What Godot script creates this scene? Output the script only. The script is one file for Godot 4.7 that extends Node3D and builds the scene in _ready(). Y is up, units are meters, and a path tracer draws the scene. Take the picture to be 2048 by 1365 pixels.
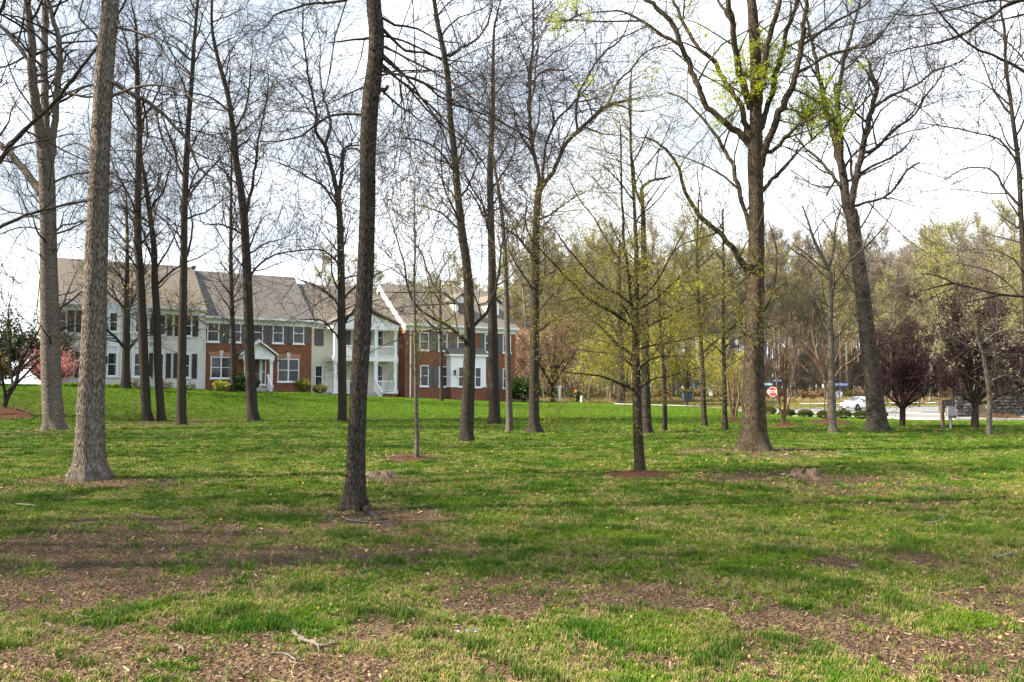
extends Node3D
# A park lawn with tall bare spring trees, townhouses on a rise behind it, a road and a wood beyond. Metres, y up.

var M := {}            # materials
var taken := {}        # names in use
var sprays := []       # twig sprays: sprays[class][variant] = {mesh, tips}
var leaf_meshes := {}
var lumps := FastNoiseLite.new()
var fine := FastNoiseLite.new()

const SOIL := [[-4.521,8.9,1.728,1.45,0.9],[-3.802,6.95,1.145,0.85,0.8],[-2.291,8.5,1.65,0.55,0.75],[-1.66,10.8,0.826,0.95,1],[-2.482,11.1,0.784,0.55,0.7],[-2.617,5.85,0.757,0.425,0.45],[-0.796,5.65,0.499,0.45,0.6],[-0.782,4.95,0.757,0.3,0.8],[0.096,6.4,0.565,0.475,0.6],[1.071,6.7,0.828,0.425,0.6],[1.965,5.9,0.59,0.35,0.55],[2.442,5.45,0.705,0.4,0.65],[3.663,6.55,0.462,0.55,0.8],[2.956,5.25,0.432,0.5,0.8],[2.852,7.85,0.462,0.3,0.7],[5.195,15.45,2.363,1.3,0.8],[6.244,13.45,2.057,1.3,0.5],[6.126,12,1.412,0.95,0.4],[6.239,21.95,1.937,2.1,0.85],[-7.045,14.65,1.724,0.925,0.85],[-8.355,14.85,0.786,0.8,0.6],[-2.274,20.05,0.826,1.073,1],[2.345,16,0.894,0.825,1],[-18.074,33.4,2.554,3.32,0.75],[-15.898,39.1,3.22,4.186,0.8],[-24.224,41.15,1.452,1.325,0.9],[4.852,31.15,1.283,1.667,0.7],[0.821,31.85,0.843,1.096,0.7],[11.995,37.5,0.882,1.147,0.9],[15.018,40.3,1.067,1.387,0.9],[11.422,43.7,0.9,1.17,0.9],[14.397,33.4,1.179,1.532,0.6],[17.238,33.6,2.174,2.575,0.7],[17.916,31.35,1.291,1.678,0.7],[-2.327,15.1,0.622,0.65,0.8],[0.738,8.15,0.575,0.325,0.35],[-0.398,7.3,0.472,0.3,0.4],[1.595,6.95,0.531,0.3,0.45],[3.909,8.15,0.767,0.325,0.4],[-1.901,5.45,0.577,0.3,0.5],[-2.717,5.1,0.48,0.35,0.5],[0.374,5.15,0.606,0.3,0.35],[1.341,5.1,0.48,0.3,0.35],[-8.898,45.45,1.069,1.39,0.6],[-13.064,42.95,1.137,1.478,0.5],[-0.802,40.25,0.947,1.231,0.5],[-1.372,26.35,0.775,1.008,0.6]]

const RIGHT := [[-30.0, 0.0], [36.0, -0.02], [62.0, -0.42], [88.0, -0.6], [118.0, 0.3], [180.0, 1.2], [700.0, 3.0]]
const MID := [[-30.0, 0.0], [40.0, 0.0], [58.0, 0.15], [70.0, 0.28], [79.0, -0.25], [90.0, -0.4], [118.0, 0.3], [180.0, 1.2], [700.0, 3.0]]
const LEVEL := [[-45.0, 2.3], [-14.0, 1.9], [0.0, 1.45], [6.0, 1.1], [21.0, 0.6], [45.0, 0.3]]
const FACADE_TURN := 0.5498

func _ready() -> void:
	# ---------------------------------------------------------------- camera, sky, sun, exposure
	var cam := Camera3D.new()
	cam.name = "camera"
	cam.position = Vector3(0, 1.6, 0)
	cam.rotation_degrees = Vector3(3.283, 0, 0)
	cam.fov = 43.75
	cam.near = 0.1
	cam.far = 2000.0
	add_child(cam)
	var sky_mat := ProceduralSkyMaterial.new()
	sky_mat.sky_top_color = Color(0.50, 0.65, 0.86)
	sky_mat.sky_horizon_color = Color(0.91, 0.945, 0.975)
	sky_mat.sky_curve = 0.8
	sky_mat.ground_bottom_color = Color(0.20, 0.22, 0.14)
	sky_mat.ground_horizon_color = Color(0.55, 0.58, 0.55)
	sky_mat.sun_angle_max = 1.0
	sky_mat.sky_cover = cloud_picture()
	sky_mat.sky_cover_modulate = Color(1, 1, 1, 0.8)
	var env := Environment.new()
	env.background_mode = Environment.BG_SKY
	env.sky = Sky.new()
	env.sky.sky_material = sky_mat
	env.background_energy_multiplier = 0.42
	env.tonemap_mode = Environment.TONE_MAPPER_LINEAR
	env.tonemap_exposure = 3.2
	env.sdfgi_enabled = true
	env.ssao_enabled = true
	env.ssil_enabled = true
	var we := WorldEnvironment.new()
	we.name = "world"
	we.environment = env
	add_child(we)
	var sun := DirectionalLight3D.new()
	sun.name = "sun"
	sun.light_color = Color(1.0, 0.945, 0.86)
	sun.light_energy = 1.6
	sun.light_angular_distance = 0.5
	sun.shadow_enabled = true
	add_child(sun)
	sun.look_at_from_position(Vector3(-7.2, 6.9, 0.75), Vector3.ZERO)

	lumps.seed = 5
	lumps.frequency = 1.0
	lumps.fractal_octaves = 3
	fine.seed = 11
	fine.frequency = 1.0
	fine.fractal_octaves = 2
	make_materials()
	print("materials ", Time.get_ticks_msec())
	build_ground()
	print("ground ", Time.get_ticks_msec())
	build_roads()
	build_houses()
	print("houses ", Time.get_ticks_msec())
	make_sprays()
	for plan in tree_plans():
		build_tree(plan)
	print("trees ", Time.get_ticks_msec())
	build_wood()
	print("wood ", Time.get_ticks_msec())
	build_shrubs()
	build_street_things()
	build_car()
	build_person()
	build_lawn_debris()
	print("things ", Time.get_ticks_msec())
	build_grass()
	print("grass ", Time.get_ticks_msec())

# ==================================================================== small helpers
func numbered(called: String) -> String:
	var n: int = taken.get(called, 0)
	taken[called] = n + 1
	return called if n == 0 else "%s_%03d" % [called, n]

func tag(o: Node, label: String, category := "", group := "", kind := "") -> void:
	if label: o.set_meta("label", label)
	if category: o.set_meta("category", category)
	if group: o.set_meta("group", group)
	if kind: o.set_meta("kind", kind)

func thing(called: String, label: String, category: String, at: Vector3, turn := 0.0, group := "") -> Node3D:
	var o := Node3D.new()
	o.name = numbered(called)
	add_child(o)
	o.position = at
	o.rotation.y = turn
	tag(o, label, category, group)
	return o

func stuff(called: String, label: String, category: String) -> Node3D:   # a mass that nobody could count, one object
	var o := Node3D.new()
	o.name = numbered(called)
	add_child(o)
	tag(o, label, category, "", "stuff")
	return o

func part(parent: Node, called: String, mesh: Mesh, mat: Material, at := Vector3.ZERO, turn := Vector3.ZERO) -> MeshInstance3D:
	var o := MeshInstance3D.new()
	o.name = numbered(called) if parent == self else called
	o.mesh = mesh
	if mat: o.material_override = mat
	parent.add_child(o, true)
	o.position = at
	o.rotation = turn
	return o

func bx(parent: Node, called: String, mat: Material, c: Vector3, s: Vector3, turn := Vector3.ZERO) -> MeshInstance3D:
	var b := BoxMesh.new()
	b.size = s
	return part(parent, called, b, mat, c, turn)

func flat_at(x: float, z: float) -> Vector3:
	return Vector3(x, ground(x, z), z)

func profile(k: Array, d: float) -> float:
	if d <= k[0][0]: return k[0][1]
	for i in range(1, k.size()):
		if d <= k[i][0]:
			return lerpf(k[i - 1][1], k[i][1], smoothstep(k[i - 1][0], k[i][0], d))
	return k[-1][1]

func ground(x: float, z: float) -> float:
	var d := -z
	var w := smoothstep(14.0, 21.0, x)
	var b := lerpf(profile(MID, d), profile(RIGHT, d), w)
	var s := (x + 17.3) * 0.853 + (d - 62.0) * 0.5225
	var t := (x + 17.3) * 0.5225 - (d - 62.0) * 0.853
	var rise := (1.0 - smoothstep(1.5, 20.0, t)) * (1.0 - smoothstep(24.0, 34.0, s)) * smoothstep(-60.0, -32.0, t)
	var y := lerpf(b, maxf(profile(LEVEL, s), b), rise)
	return y + 0.025 * lumps.get_noise_2d(x * 0.25, z * 0.25) * (1.0 - smoothstep(40.0, 55.0, d))

func on_hard(x: float, d: float) -> bool:   # roads and pavements carry no grass
	if x > 25.0 and x < 34.6 and d > 51.5 and d < 80.0: return true
	if x > 25.0 and d > 51.5 and d < 61.8: return true
	if d > 77.0 and d < 102.0 and x > -70.0: return d < 92.0 or x > 24.0
	return false

func bare(x: float, z: float) -> float:   # how much soil shows instead of grass, 0..1
	var d := -z
	var m := 0.0
	for b in SOIL:
		var u: float = (x - b[0]) / b[2]
		var v: float = (d - b[1]) / b[3]
		var q := u * u + v * v
		if q < 4.0:
			m = maxf(m, b[4] * exp(-q * 0.75))
	var n := lumps.get_noise_2d(x * 0.55 + 40.0, z * 0.55) * 0.42 + lumps.get_noise_2d(x * 1.9, z * 1.9 + 77.0) * 0.42 + fine.get_noise_2d(x * 6.0, z * 6.0) * 0.35
	var base := 0.5 * (1.0 - smoothstep(14.0, 34.0, d)) * (1.0 - 0.35 * smoothstep(7.0, 12.0, d))
	return clampf((m * 0.95 + base * (0.56 + 0.2 * (1.0 - smoothstep(6.0, 10.0, d))) + n * 1.05) * 1.15 - 0.24, 0.0, 1.0)

class Tubes:
	var v := PackedVector3Array()
	var n := PackedVector3Array()
	var i := PackedInt32Array()
	func tube(pts: PackedVector3Array, rad: PackedFloat32Array, sides: int) -> void:
		var first := v.size()
		var count := pts.size()
		var t := (pts[1] - pts[0]).normalized()
		var u := t.cross(Vector3.RIGHT if absf(t.x) < 0.8 else Vector3.UP).normalized()
		for k in count:
			if k > 0 and k < count - 1:
				t = (pts[k + 1] - pts[k - 1]).normalized()
			elif k > 0:
				t = (pts[k] - pts[k - 1]).normalized()
			u = (u - t * u.dot(t)).normalized()
			var w := t.cross(u)
			var r := rad[k]
			for a in sides:
				var g := TAU * a / sides
				var dir := u * cos(g) + w * sin(g)
				v.push_back(pts[k] + dir * r)
				n.push_back(dir)
			if k > 0:
				var p := first + (k - 1) * sides
				for a in sides:
					var b := (a + 1) % sides
					i.push_back(p + a); i.push_back(p + sides + a); i.push_back(p + b)
					i.push_back(p + b); i.push_back(p + sides + a); i.push_back(p + sides + b)
	func cap(pt: Vector3, sides: int) -> void:   # closes the end of the tube added last
		var last := v.size() - sides
		v.push_back(pt)
		n.push_back((pt - v[last]).normalized())
		for a in sides:
			i.push_back(last + a); i.push_back(v.size() - 1); i.push_back(last + (a + 1) % sides)
	func mesh() -> ArrayMesh:
		var a := []
		a.resize(Mesh.ARRAY_MAX)
		a[Mesh.ARRAY_VERTEX] = v
		a[Mesh.ARRAY_NORMAL] = n
		a[Mesh.ARRAY_INDEX] = i
		var m := ArrayMesh.new()
		m.add_surface_from_arrays(Mesh.PRIMITIVE_TRIANGLES, a)
		return m

class Copies:
	var b := PackedFloat32Array()
	var coloured := false
	func add(t: Transform3D, c := Color.WHITE) -> void:
		var x := t.basis.x
		var y := t.basis.y
		var z := t.basis.z
		var o := t.origin
		b.append_array([x.x, y.x, z.x, o.x, x.y, y.y, z.y, o.y, x.z, y.z, z.z, o.z])
		if coloured:
			b.append_array([c.r, c.g, c.b, 1.0])
	func count() -> int:
		return b.size() / (16 if coloured else 12)
	func node(mesh: Mesh, mat: Material) -> MultiMeshInstance3D:
		var mm := MultiMesh.new()
		mm.transform_format = MultiMesh.TRANSFORM_3D
		mm.use_colors = coloured
		mm.mesh = mesh
		mm.instance_count = count()
		mm.buffer = b
		var o := MultiMeshInstance3D.new()
		o.multimesh = mm
		o.material_override = mat
		return o

func surface(v: PackedVector3Array, n: PackedVector3Array, i: PackedInt32Array, c := PackedColorArray(), uv := PackedVector2Array()) -> ArrayMesh:
	var a := []
	a.resize(Mesh.ARRAY_MAX)
	a[Mesh.ARRAY_VERTEX] = v
	a[Mesh.ARRAY_NORMAL] = n
	if i.size(): a[Mesh.ARRAY_INDEX] = i
	if c.size(): a[Mesh.ARRAY_COLOR] = c
	if uv.size(): a[Mesh.ARRAY_TEX_UV] = uv
	var m := ArrayMesh.new()
	m.add_surface_from_arrays(Mesh.PRIMITIVE_TRIANGLES, a)
	return m

func smooth_path(p: PackedVector3Array, r: PackedFloat32Array, step: float) -> Array:   # Catmull-Rom through the points
	var q := PackedVector3Array()
	var s := PackedFloat32Array()
	for k in p.size() - 1:
		var a := p[maxi(k - 1, 0)]
		var b := p[k]
		var c := p[k + 1]
		var d := p[mini(k + 2, p.size() - 1)]
		var n := maxi(1, int(ceil(b.distance_to(c) / step)))
		for j in n:
			var t := float(j) / n
			q.push_back(b.cubic_interpolate(c, a, d, t))
			s.push_back(lerpf(r[k], r[k + 1], t))
	q.push_back(p[-1])
	s.push_back(r[-1])
	return [q, s]

func prism(outline: PackedVector2Array, depth: float) -> ArrayMesh:   # an outline in x, y drawn out along z, centred
	var st := SurfaceTool.new()
	st.begin(Mesh.PRIMITIVE_TRIANGLES)
	st.set_smooth_group(-1)
	var h := depth * 0.5
	var tri := Geometry2D.triangulate_polygon(outline)
	for side in [1.0, -1.0]:
		for k in range(0, tri.size(), 3):
			for j in [0, 1, 2]:
				var p := outline[tri[k + (j if side > 0 else 2 - j)]]
				st.add_vertex(Vector3(p.x, p.y, h * side))
	for k in outline.size():
		var a := outline[k]
		var b := outline[(k + 1) % outline.size()]
		for q in [[a, h], [a, -h], [b, h], [b, h], [a, -h], [b, -h]]:
			st.add_vertex(Vector3(q[0].x, q[0].y, q[1]))
	st.generate_normals()
	return st.commit()

func lathe(prof: Array, sides := 16) -> ArrayMesh:   # profile of [radius, y] from bottom to top
	var v := PackedVector3Array()
	var i := PackedInt32Array()
	for k in prof.size():
		for a in sides:
			var g := TAU * a / sides
			v.push_back(Vector3(cos(g) * prof[k][0], prof[k][1], sin(g) * prof[k][0]))
	for k in prof.size() - 1:
		for a in sides:
			var b := (a + 1) % sides
			var p := k * sides
			i.append_array([p + a, p + b, p + sides + a, p + b, p + sides + b, p + sides + a])
	var st := SurfaceTool.new()
	st.begin(Mesh.PRIMITIVE_TRIANGLES)
	st.set_smooth_group(0)
	for k in i: st.add_vertex(v[k])
	st.index()
	st.generate_normals()
	return st.commit()

func rod(a: Vector3, b: Vector3, r: float, sides := 6) -> ArrayMesh:
	var t := Tubes.new()
	t.tube(PackedVector3Array([a, b]), PackedFloat32Array([r, r]), sides)
	t.cap(b, sides)
	return t.mesh()

# ==================================================================== materials
func noise_tex(freq: float, low: Color, high: Color, size := 512, kind := FastNoiseLite.TYPE_SIMPLEX_SMOOTH, octaves := 4, mid := 0.5, seed_ := 1) -> NoiseTexture2D:
	var n := FastNoiseLite.new()
	n.noise_type = kind
	n.frequency = freq
	n.fractal_octaves = octaves
	n.seed = seed_
	var t := NoiseTexture2D.new()
	t.width = size
	t.height = size
	t.seamless = true
	t.noise = n
	var g := Gradient.new()
	g.set_color(0, low)
	g.set_color(1, high)
	g.set_offset(0, maxf(0.0, mid - 0.32))
	g.set_offset(1, minf(1.0, mid + 0.32))
	t.color_ramp = g
	return t

func mat(low: Color, high: Color, scale: Vector3, rough := 0.9, freq := 0.02, bump := 0.0, bump_freq := 0.03, world := false) -> StandardMaterial3D:
	var m := StandardMaterial3D.new()
	m.albedo_texture = noise_tex(freq, low, high, 512, FastNoiseLite.TYPE_SIMPLEX_SMOOTH, 5)
	m.uv1_triplanar = true
	m.uv1_world_triplanar = world
	m.uv1_scale = scale
	m.roughness = rough
	m.metallic_specular = 0.25
	if bump > 0.0:
		m.heightmap_enabled = true
		m.heightmap_texture = noise_tex(bump_freq, Color.BLACK, Color.WHITE, 512, FastNoiseLite.TYPE_SIMPLEX_SMOOTH, 4, 0.5, 9)
		m.heightmap_scale = bump
	return m

func plain(c: Color, rough := 0.7, spec := 0.5) -> StandardMaterial3D:
	var m := StandardMaterial3D.new()
	m.albedo_color = c
	m.roughness = rough
	m.metallic_specular = spec
	return m

func lin(r: float, g: float, b: float) -> Color:
	return Color(r, g, b).linear_to_srgb()

func bark(low: Color, high: Color, scale: Vector3, bump: float) -> StandardMaterial3D:
	var m := StandardMaterial3D.new()
	m.albedo_texture = noise_tex(0.03, low, high, 512, FastNoiseLite.TYPE_SIMPLEX_SMOOTH, 5)
	m.uv1_triplanar = true
	m.uv1_scale = scale
	m.roughness = 0.95
	m.metallic_specular = 0.15
	m.heightmap_enabled = true
	var n := FastNoiseLite.new()
	n.noise_type = FastNoiseLite.TYPE_SIMPLEX_SMOOTH
	n.fractal_type = FastNoiseLite.FRACTAL_RIDGED
	n.fractal_octaves = 3
	n.frequency = 0.03
	var t := NoiseTexture2D.new()
	t.width = 512; t.height = 512; t.seamless = true; t.noise = n
	m.heightmap_texture = t
	m.heightmap_scale = bump
	return m

func leaf_mat(c: Color, back: Color) -> StandardMaterial3D:
	var m := plain(c, 0.55, 0.3)
	m.cull_mode = BaseMaterial3D.CULL_DISABLED
	m.backlight_enabled = true
	m.backlight = back
	return m

func make_materials() -> void:
	M.oak = bark(lin(0.03, 0.026, 0.022), lin(0.18, 0.155, 0.13), Vector3(2.0, 0.45, 2.0), 9.0)
	M.oak_pale = bark(lin(0.06, 0.05, 0.041), lin(0.44, 0.385, 0.315), Vector3(2.0, 0.45, 2.0), 9.0)
	M.oak_dark = bark(lin(0.022, 0.018, 0.015), lin(0.16, 0.137, 0.115), Vector3(2.8, 0.6, 2.8), 6.0)
	M.maple = bark(lin(0.03, 0.026, 0.021), lin(0.115, 0.098, 0.078), Vector3(2.2, 0.6, 2.2), 6.0)
	M.tulip = bark(lin(0.04, 0.032, 0.023), lin(0.185, 0.145, 0.10), Vector3(2.2, 0.32, 2.2), 9.0)
	M.pale = bark(lin(0.06, 0.053, 0.044), lin(0.19, 0.168, 0.14), Vector3(1.6, 0.7, 1.6), 3.0)
	M.tan = bark(lin(0.11, 0.065, 0.038), lin(0.27, 0.185, 0.12), Vector3(2.0, 0.6, 2.0), 0.8)
	M.pinoak = bark(lin(0.022, 0.018, 0.014), lin(0.085, 0.068, 0.05), Vector3(2.4, 0.6, 2.4), 1.5)
	M.twig = plain(lin(0.045, 0.037, 0.03), 0.9, 0.2)
	M.twig_pale = plain(lin(0.10, 0.085, 0.068), 0.9, 0.2)
	M.twig_mossy = plain(lin(0.075, 0.068, 0.038), 0.9, 0.2)
	M.twig_tan = plain(lin(0.17, 0.115, 0.075), 0.9, 0.2)
	M.twig_plum = plain(lin(0.04, 0.025, 0.025), 0.9, 0.2)
	M.leaf_green = leaf_mat(lin(0.30, 0.36, 0.02), lin(0.46, 0.50, 0.02))
	M.leaf_yellow = leaf_mat(lin(0.31, 0.28, 0.03), lin(0.34, 0.31, 0.02))
	M.leaf_olive = leaf_mat(lin(0.25, 0.26, 0.05), lin(0.30, 0.32, 0.05))
	M.leaf_russet = leaf_mat(lin(0.30, 0.17, 0.10), lin(0.26, 0.14, 0.07))
	M.leaf_brown = leaf_mat(lin(0.20, 0.09, 0.04), lin(0.15, 0.06, 0.02))
	M.leaf_seed = leaf_mat(lin(0.07, 0.055, 0.035), lin(0.03, 0.03, 0.02))
	M.leaf_cream = leaf_mat(lin(0.55, 0.50, 0.28), lin(0.3, 0.3, 0.15))
	M.leaf_plum = leaf_mat(lin(0.042, 0.016, 0.021), lin(0.04, 0.01, 0.013))
	M.leaf_pink = leaf_mat(lin(0.45, 0.22, 0.22), lin(0.3, 0.12, 0.12))
	M.leaf_dark = leaf_mat(lin(0.035, 0.06, 0.018), lin(0.03, 0.05, 0.01))
	M.leaf_box = leaf_mat(lin(0.055, 0.072, 0.012), lin(0.03, 0.045, 0.006))
	M.leaf_haze = leaf_mat(lin(0.27, 0.28, 0.06), lin(0.32, 0.34, 0.05))
	M.leaf_bright = leaf_mat(lin(0.33, 0.32, 0.02), lin(0.40, 0.40, 0.01))
	M.leaf_bush = leaf_mat(lin(0.12, 0.12, 0.02), lin(0.1, 0.11, 0.01))
	M.leaf_sage = leaf_mat(lin(0.13, 0.12, 0.075), lin(0.06, 0.06, 0.03))
	M.leaf_lawn = leaf_mat(lin(0.12, 0.19, 0.02), lin(0.1, 0.16, 0.01))
	M.leaf_brush = leaf_mat(lin(0.085, 0.10, 0.02), lin(0.07, 0.09, 0.01))
	M.petal = leaf_mat(lin(0.42, 0.48, 0.75), lin(0.1, 0.12, 0.2))
	M.leaf_drab = leaf_mat(lin(0.15, 0.10, 0.05), lin(0.08, 0.05, 0.02))
	M.leaf_dead = leaf_mat(lin(0.21, 0.15, 0.095), lin(0.08, 0.05, 0.025))
	var g := StandardMaterial3D.new()
	g.vertex_color_use_as_albedo = true
	g.albedo_texture = noise_tex(0.05, Color(0.55, 0.55, 0.55), Color(1, 1, 1), 1024, FastNoiseLite.TYPE_SIMPLEX_SMOOTH, 6)
	g.uv1_triplanar = true
	g.uv1_world_triplanar = true
	g.uv1_scale = Vector3(0.55, 0.55, 0.55)
	g.roughness = 1.0
	g.metallic_specular = 0.1
	g.heightmap_enabled = true
	g.heightmap_texture = noise_tex(0.06, Color.BLACK, Color.WHITE, 512, FastNoiseLite.TYPE_SIMPLEX_SMOOTH, 5, 0.5, 4)
	g.heightmap_scale = 3.0
	M.ground = g
	var b := StandardMaterial3D.new()
	b.vertex_color_use_as_albedo = true
	b.roughness = 0.7
	b.metallic_specular = 0.2
	b.cull_mode = BaseMaterial3D.CULL_DISABLED
	b.backlight_enabled = true
	b.backlight = lin(0.03, 0.07, 0.008)
	M.blade = b
	var l := StandardMaterial3D.new()
	l.vertex_color_use_as_albedo = true
	l.roughness = 0.9
	l.metallic_specular = 0.2
	l.cull_mode = BaseMaterial3D.CULL_DISABLED
	M.litter = l
	M.road = mat(lin(0.15, 0.15, 0.148), lin(0.205, 0.203, 0.197), Vector3(0.5, 0.5, 0.5), 0.95, 0.02, 0.2, 0.1, true)
	M.concrete = mat(lin(0.36, 0.345, 0.315), lin(0.48, 0.46, 0.42), Vector3(0.5, 0.5, 0.5), 0.9, 0.02, 0.1, 0.1, true)
	M.paint = plain(lin(0.78, 0.78, 0.77), 0.5)
	M.paint_blue = plain(lin(0.62, 0.67, 0.75), 0.5)
	M.white_brick = mat(lin(0.64, 0.635, 0.60), lin(0.76, 0.755, 0.72), Vector3(0.5, 3.4, 0.5), 0.85, 0.02, 0.6, 0.03)
	M.brick = brick_mat(Vector3(0.21, 0.072, 0.0), lin(0.27, 0.10, 0.05), lin(0.15, 0.055, 0.03), lin(0.28, 0.20, 0.15))
	M.lintel = mat(lin(0.36, 0.17, 0.11), lin(0.46, 0.26, 0.18), Vector3(2, 1, 2), 0.9)
	M.siding = mat(lin(0.60, 0.565, 0.46), lin(0.68, 0.645, 0.54), Vector3(0.4, 2, 0.4), 0.6)
	M.roof_warm = mat(lin(0.085, 0.075, 0.062), lin(0.235, 0.205, 0.17), Vector3(0.22, 0.9, 0.45), 0.95, 0.05, 1.0, 0.05)
	M.roof_grey = mat(lin(0.072, 0.066, 0.06), lin(0.205, 0.19, 0.175), Vector3(0.22, 0.9, 0.45), 0.95, 0.05, 1.0, 0.05)
	M.shutter = plain(lin(0.018, 0.018, 0.02), 0.5)
	M.shutter_grey = plain(lin(0.085, 0.085, 0.085), 0.6)
	M.glass = plain(lin(0.016, 0.02, 0.024), 0.06, 0.5)
	M.bars = plain(lin(0.11, 0.115, 0.12), 0.5)
	M.door_red = plain(lin(0.09, 0.016, 0.013), 0.4)
	M.black = plain(lin(0.012, 0.012, 0.013), 0.45)
	M.charcoal = plain(lin(0.025, 0.027, 0.03), 0.6)
	M.metal = plain(lin(0.32, 0.32, 0.31), 0.45)
	M.metal_dark = plain(lin(0.05, 0.045, 0.04), 0.6)
	M.metal_pale = plain(lin(0.66, 0.67, 0.66), 0.45)
	M.green_post = plain(lin(0.012, 0.04, 0.025), 0.5)
	M.red = plain(lin(0.62, 0.012, 0.02), 0.4)
	M.sign_blue = plain(lin(0.035, 0.13, 0.50), 0.4)
	M.sign_sky = plain(lin(0.10, 0.36, 0.62), 0.4)
	M.sign_back = plain(lin(0.03, 0.04, 0.055), 0.6)
	M.cabinet = plain(lin(0.028, 0.032, 0.045), 0.6)
	M.glass_car = plain(lin(0.05, 0.06, 0.065), 0.05, 0.6)
	M.white = plain(lin(0.82, 0.82, 0.81), 0.4)
	M.stone = []
	for k in 5:
		var t := 0.7 + 0.15 * k
		M.stone.append(mat(lin(0.065 * t, 0.06 * t, 0.055 * t), lin(0.19 * t, 0.18 * t, 0.165 * t), Vector3(3, 3, 3), 0.95, 0.03, 1.0, 0.05))
	M.mortar = plain(lin(0.05, 0.05, 0.05), 1.0, 0.1)
	M.step_stone = mat(lin(0.24, 0.17, 0.11), lin(0.36, 0.27, 0.18), Vector3(2, 2, 2), 0.95)
	M.wood = mat(lin(0.10, 0.07, 0.045), lin(0.22, 0.16, 0.11), Vector3(3, 0.5, 3), 0.9)
	M.dead_wood = mat(lin(0.14, 0.12, 0.10), lin(0.36, 0.32, 0.27), Vector3(5, 5, 5), 0.95, 0.03, 1.0, 0.06)
	M.stump_pale = mat(lin(0.10, 0.07, 0.05), lin(0.42, 0.30, 0.20), Vector3(3, 2, 3), 0.95, 0.04, 4.0, 0.06)
	M.stump = mat(lin(0.08, 0.06, 0.045), lin(0.32, 0.25, 0.18), Vector3(3, 1.5, 3), 0.95, 0.03, 3.0, 0.05)
	M.car = plain(lin(0.80, 0.80, 0.80), 0.25)
	M.car.clearcoat_enabled = true
	M.car.clearcoat = 1.0
	M.car.clearcoat_roughness = 0.05
	M.tyre = plain(lin(0.015, 0.015, 0.015), 0.9)
	M.rim = plain(lin(0.35, 0.35, 0.36), 0.35)
	M.rim.metallic = 0.6
	M.mulch = mat(lin(0.06, 0.026, 0.015), lin(0.17, 0.085, 0.05), Vector3(2, 2, 2), 1.0, 0.06, 3.0, 0.08)
	M.orange = plain(lin(0.75, 0.16, 0.015), 0.6)
	M.cloth_dark = plain(lin(0.03, 0.035, 0.04), 0.9)

func brick_mat(_size: Vector3, a: Color, b: Color, joint: Color) -> StandardMaterial3D:
	# brickwork so far off that the courses only just show: 16 courses of 75 mm to a 1.2 m tile
	var rng := RandomNumberGenerator.new()
	rng.seed = 3
	var im := Image.create(256, 256, false, Image.FORMAT_RGB8)
	im.fill(joint)
	for row in 16:
		for col in range(-1, 6):
			var x := col * 45 + (22 if row % 2 else 0)
			var c := a.lerp(b, rng.randf())
			im.fill_rect(Rect2i(x, row * 16, 42, 14).intersection(Rect2i(0, 0, 256, 256)), c)
	var m := StandardMaterial3D.new()
	m.albedo_texture = ImageTexture.create_from_image(im)
	m.uv1_triplanar = true
	m.uv1_scale = Vector3(0.83, 0.83, 0.83)
	m.roughness = 0.95
	m.metallic_specular = 0.2
	return m

func cloud_picture() -> ImageTexture:
	# thin broken cloud over the whole sky: white with an alpha that the noise gives
	var n := FastNoiseLite.new()
	n.seed = 21
	n.frequency = 1.0
	n.fractal_octaves = 5
	var w := 512
	var h := 256
	var im := Image.create(w, h, false, Image.FORMAT_RGBA8)
	for y in h:
		var up := (0.5 - (y + 0.5) / h) * PI
		if up < -0.05: continue
		for x in w:
			var g := TAU * x / w
			var dir := Vector3(cos(g) * cos(up), sin(up) * 2.2, sin(g) * cos(up)) * 1.7
			var c := clampf(n.get_noise_3dv(dir) * 1.5 + 0.62, 0.0, 1.0)
			im.set_pixel(x, y, Color(1, 1, 1, smoothstep(0.15, 0.8, c)))
	return ImageTexture.create_from_image(im)

# ==================================================================== ground and roads
func tan_patch(x: float, z: float) -> float:   # worn, yellowed turf in drifts a few metres wide
	return smoothstep(0.08, 0.42, lumps.get_noise_2d(x * 0.3 + 5.0, z * 0.3)) * (1.0 - smoothstep(30.0, 44.0, -z))

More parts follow.
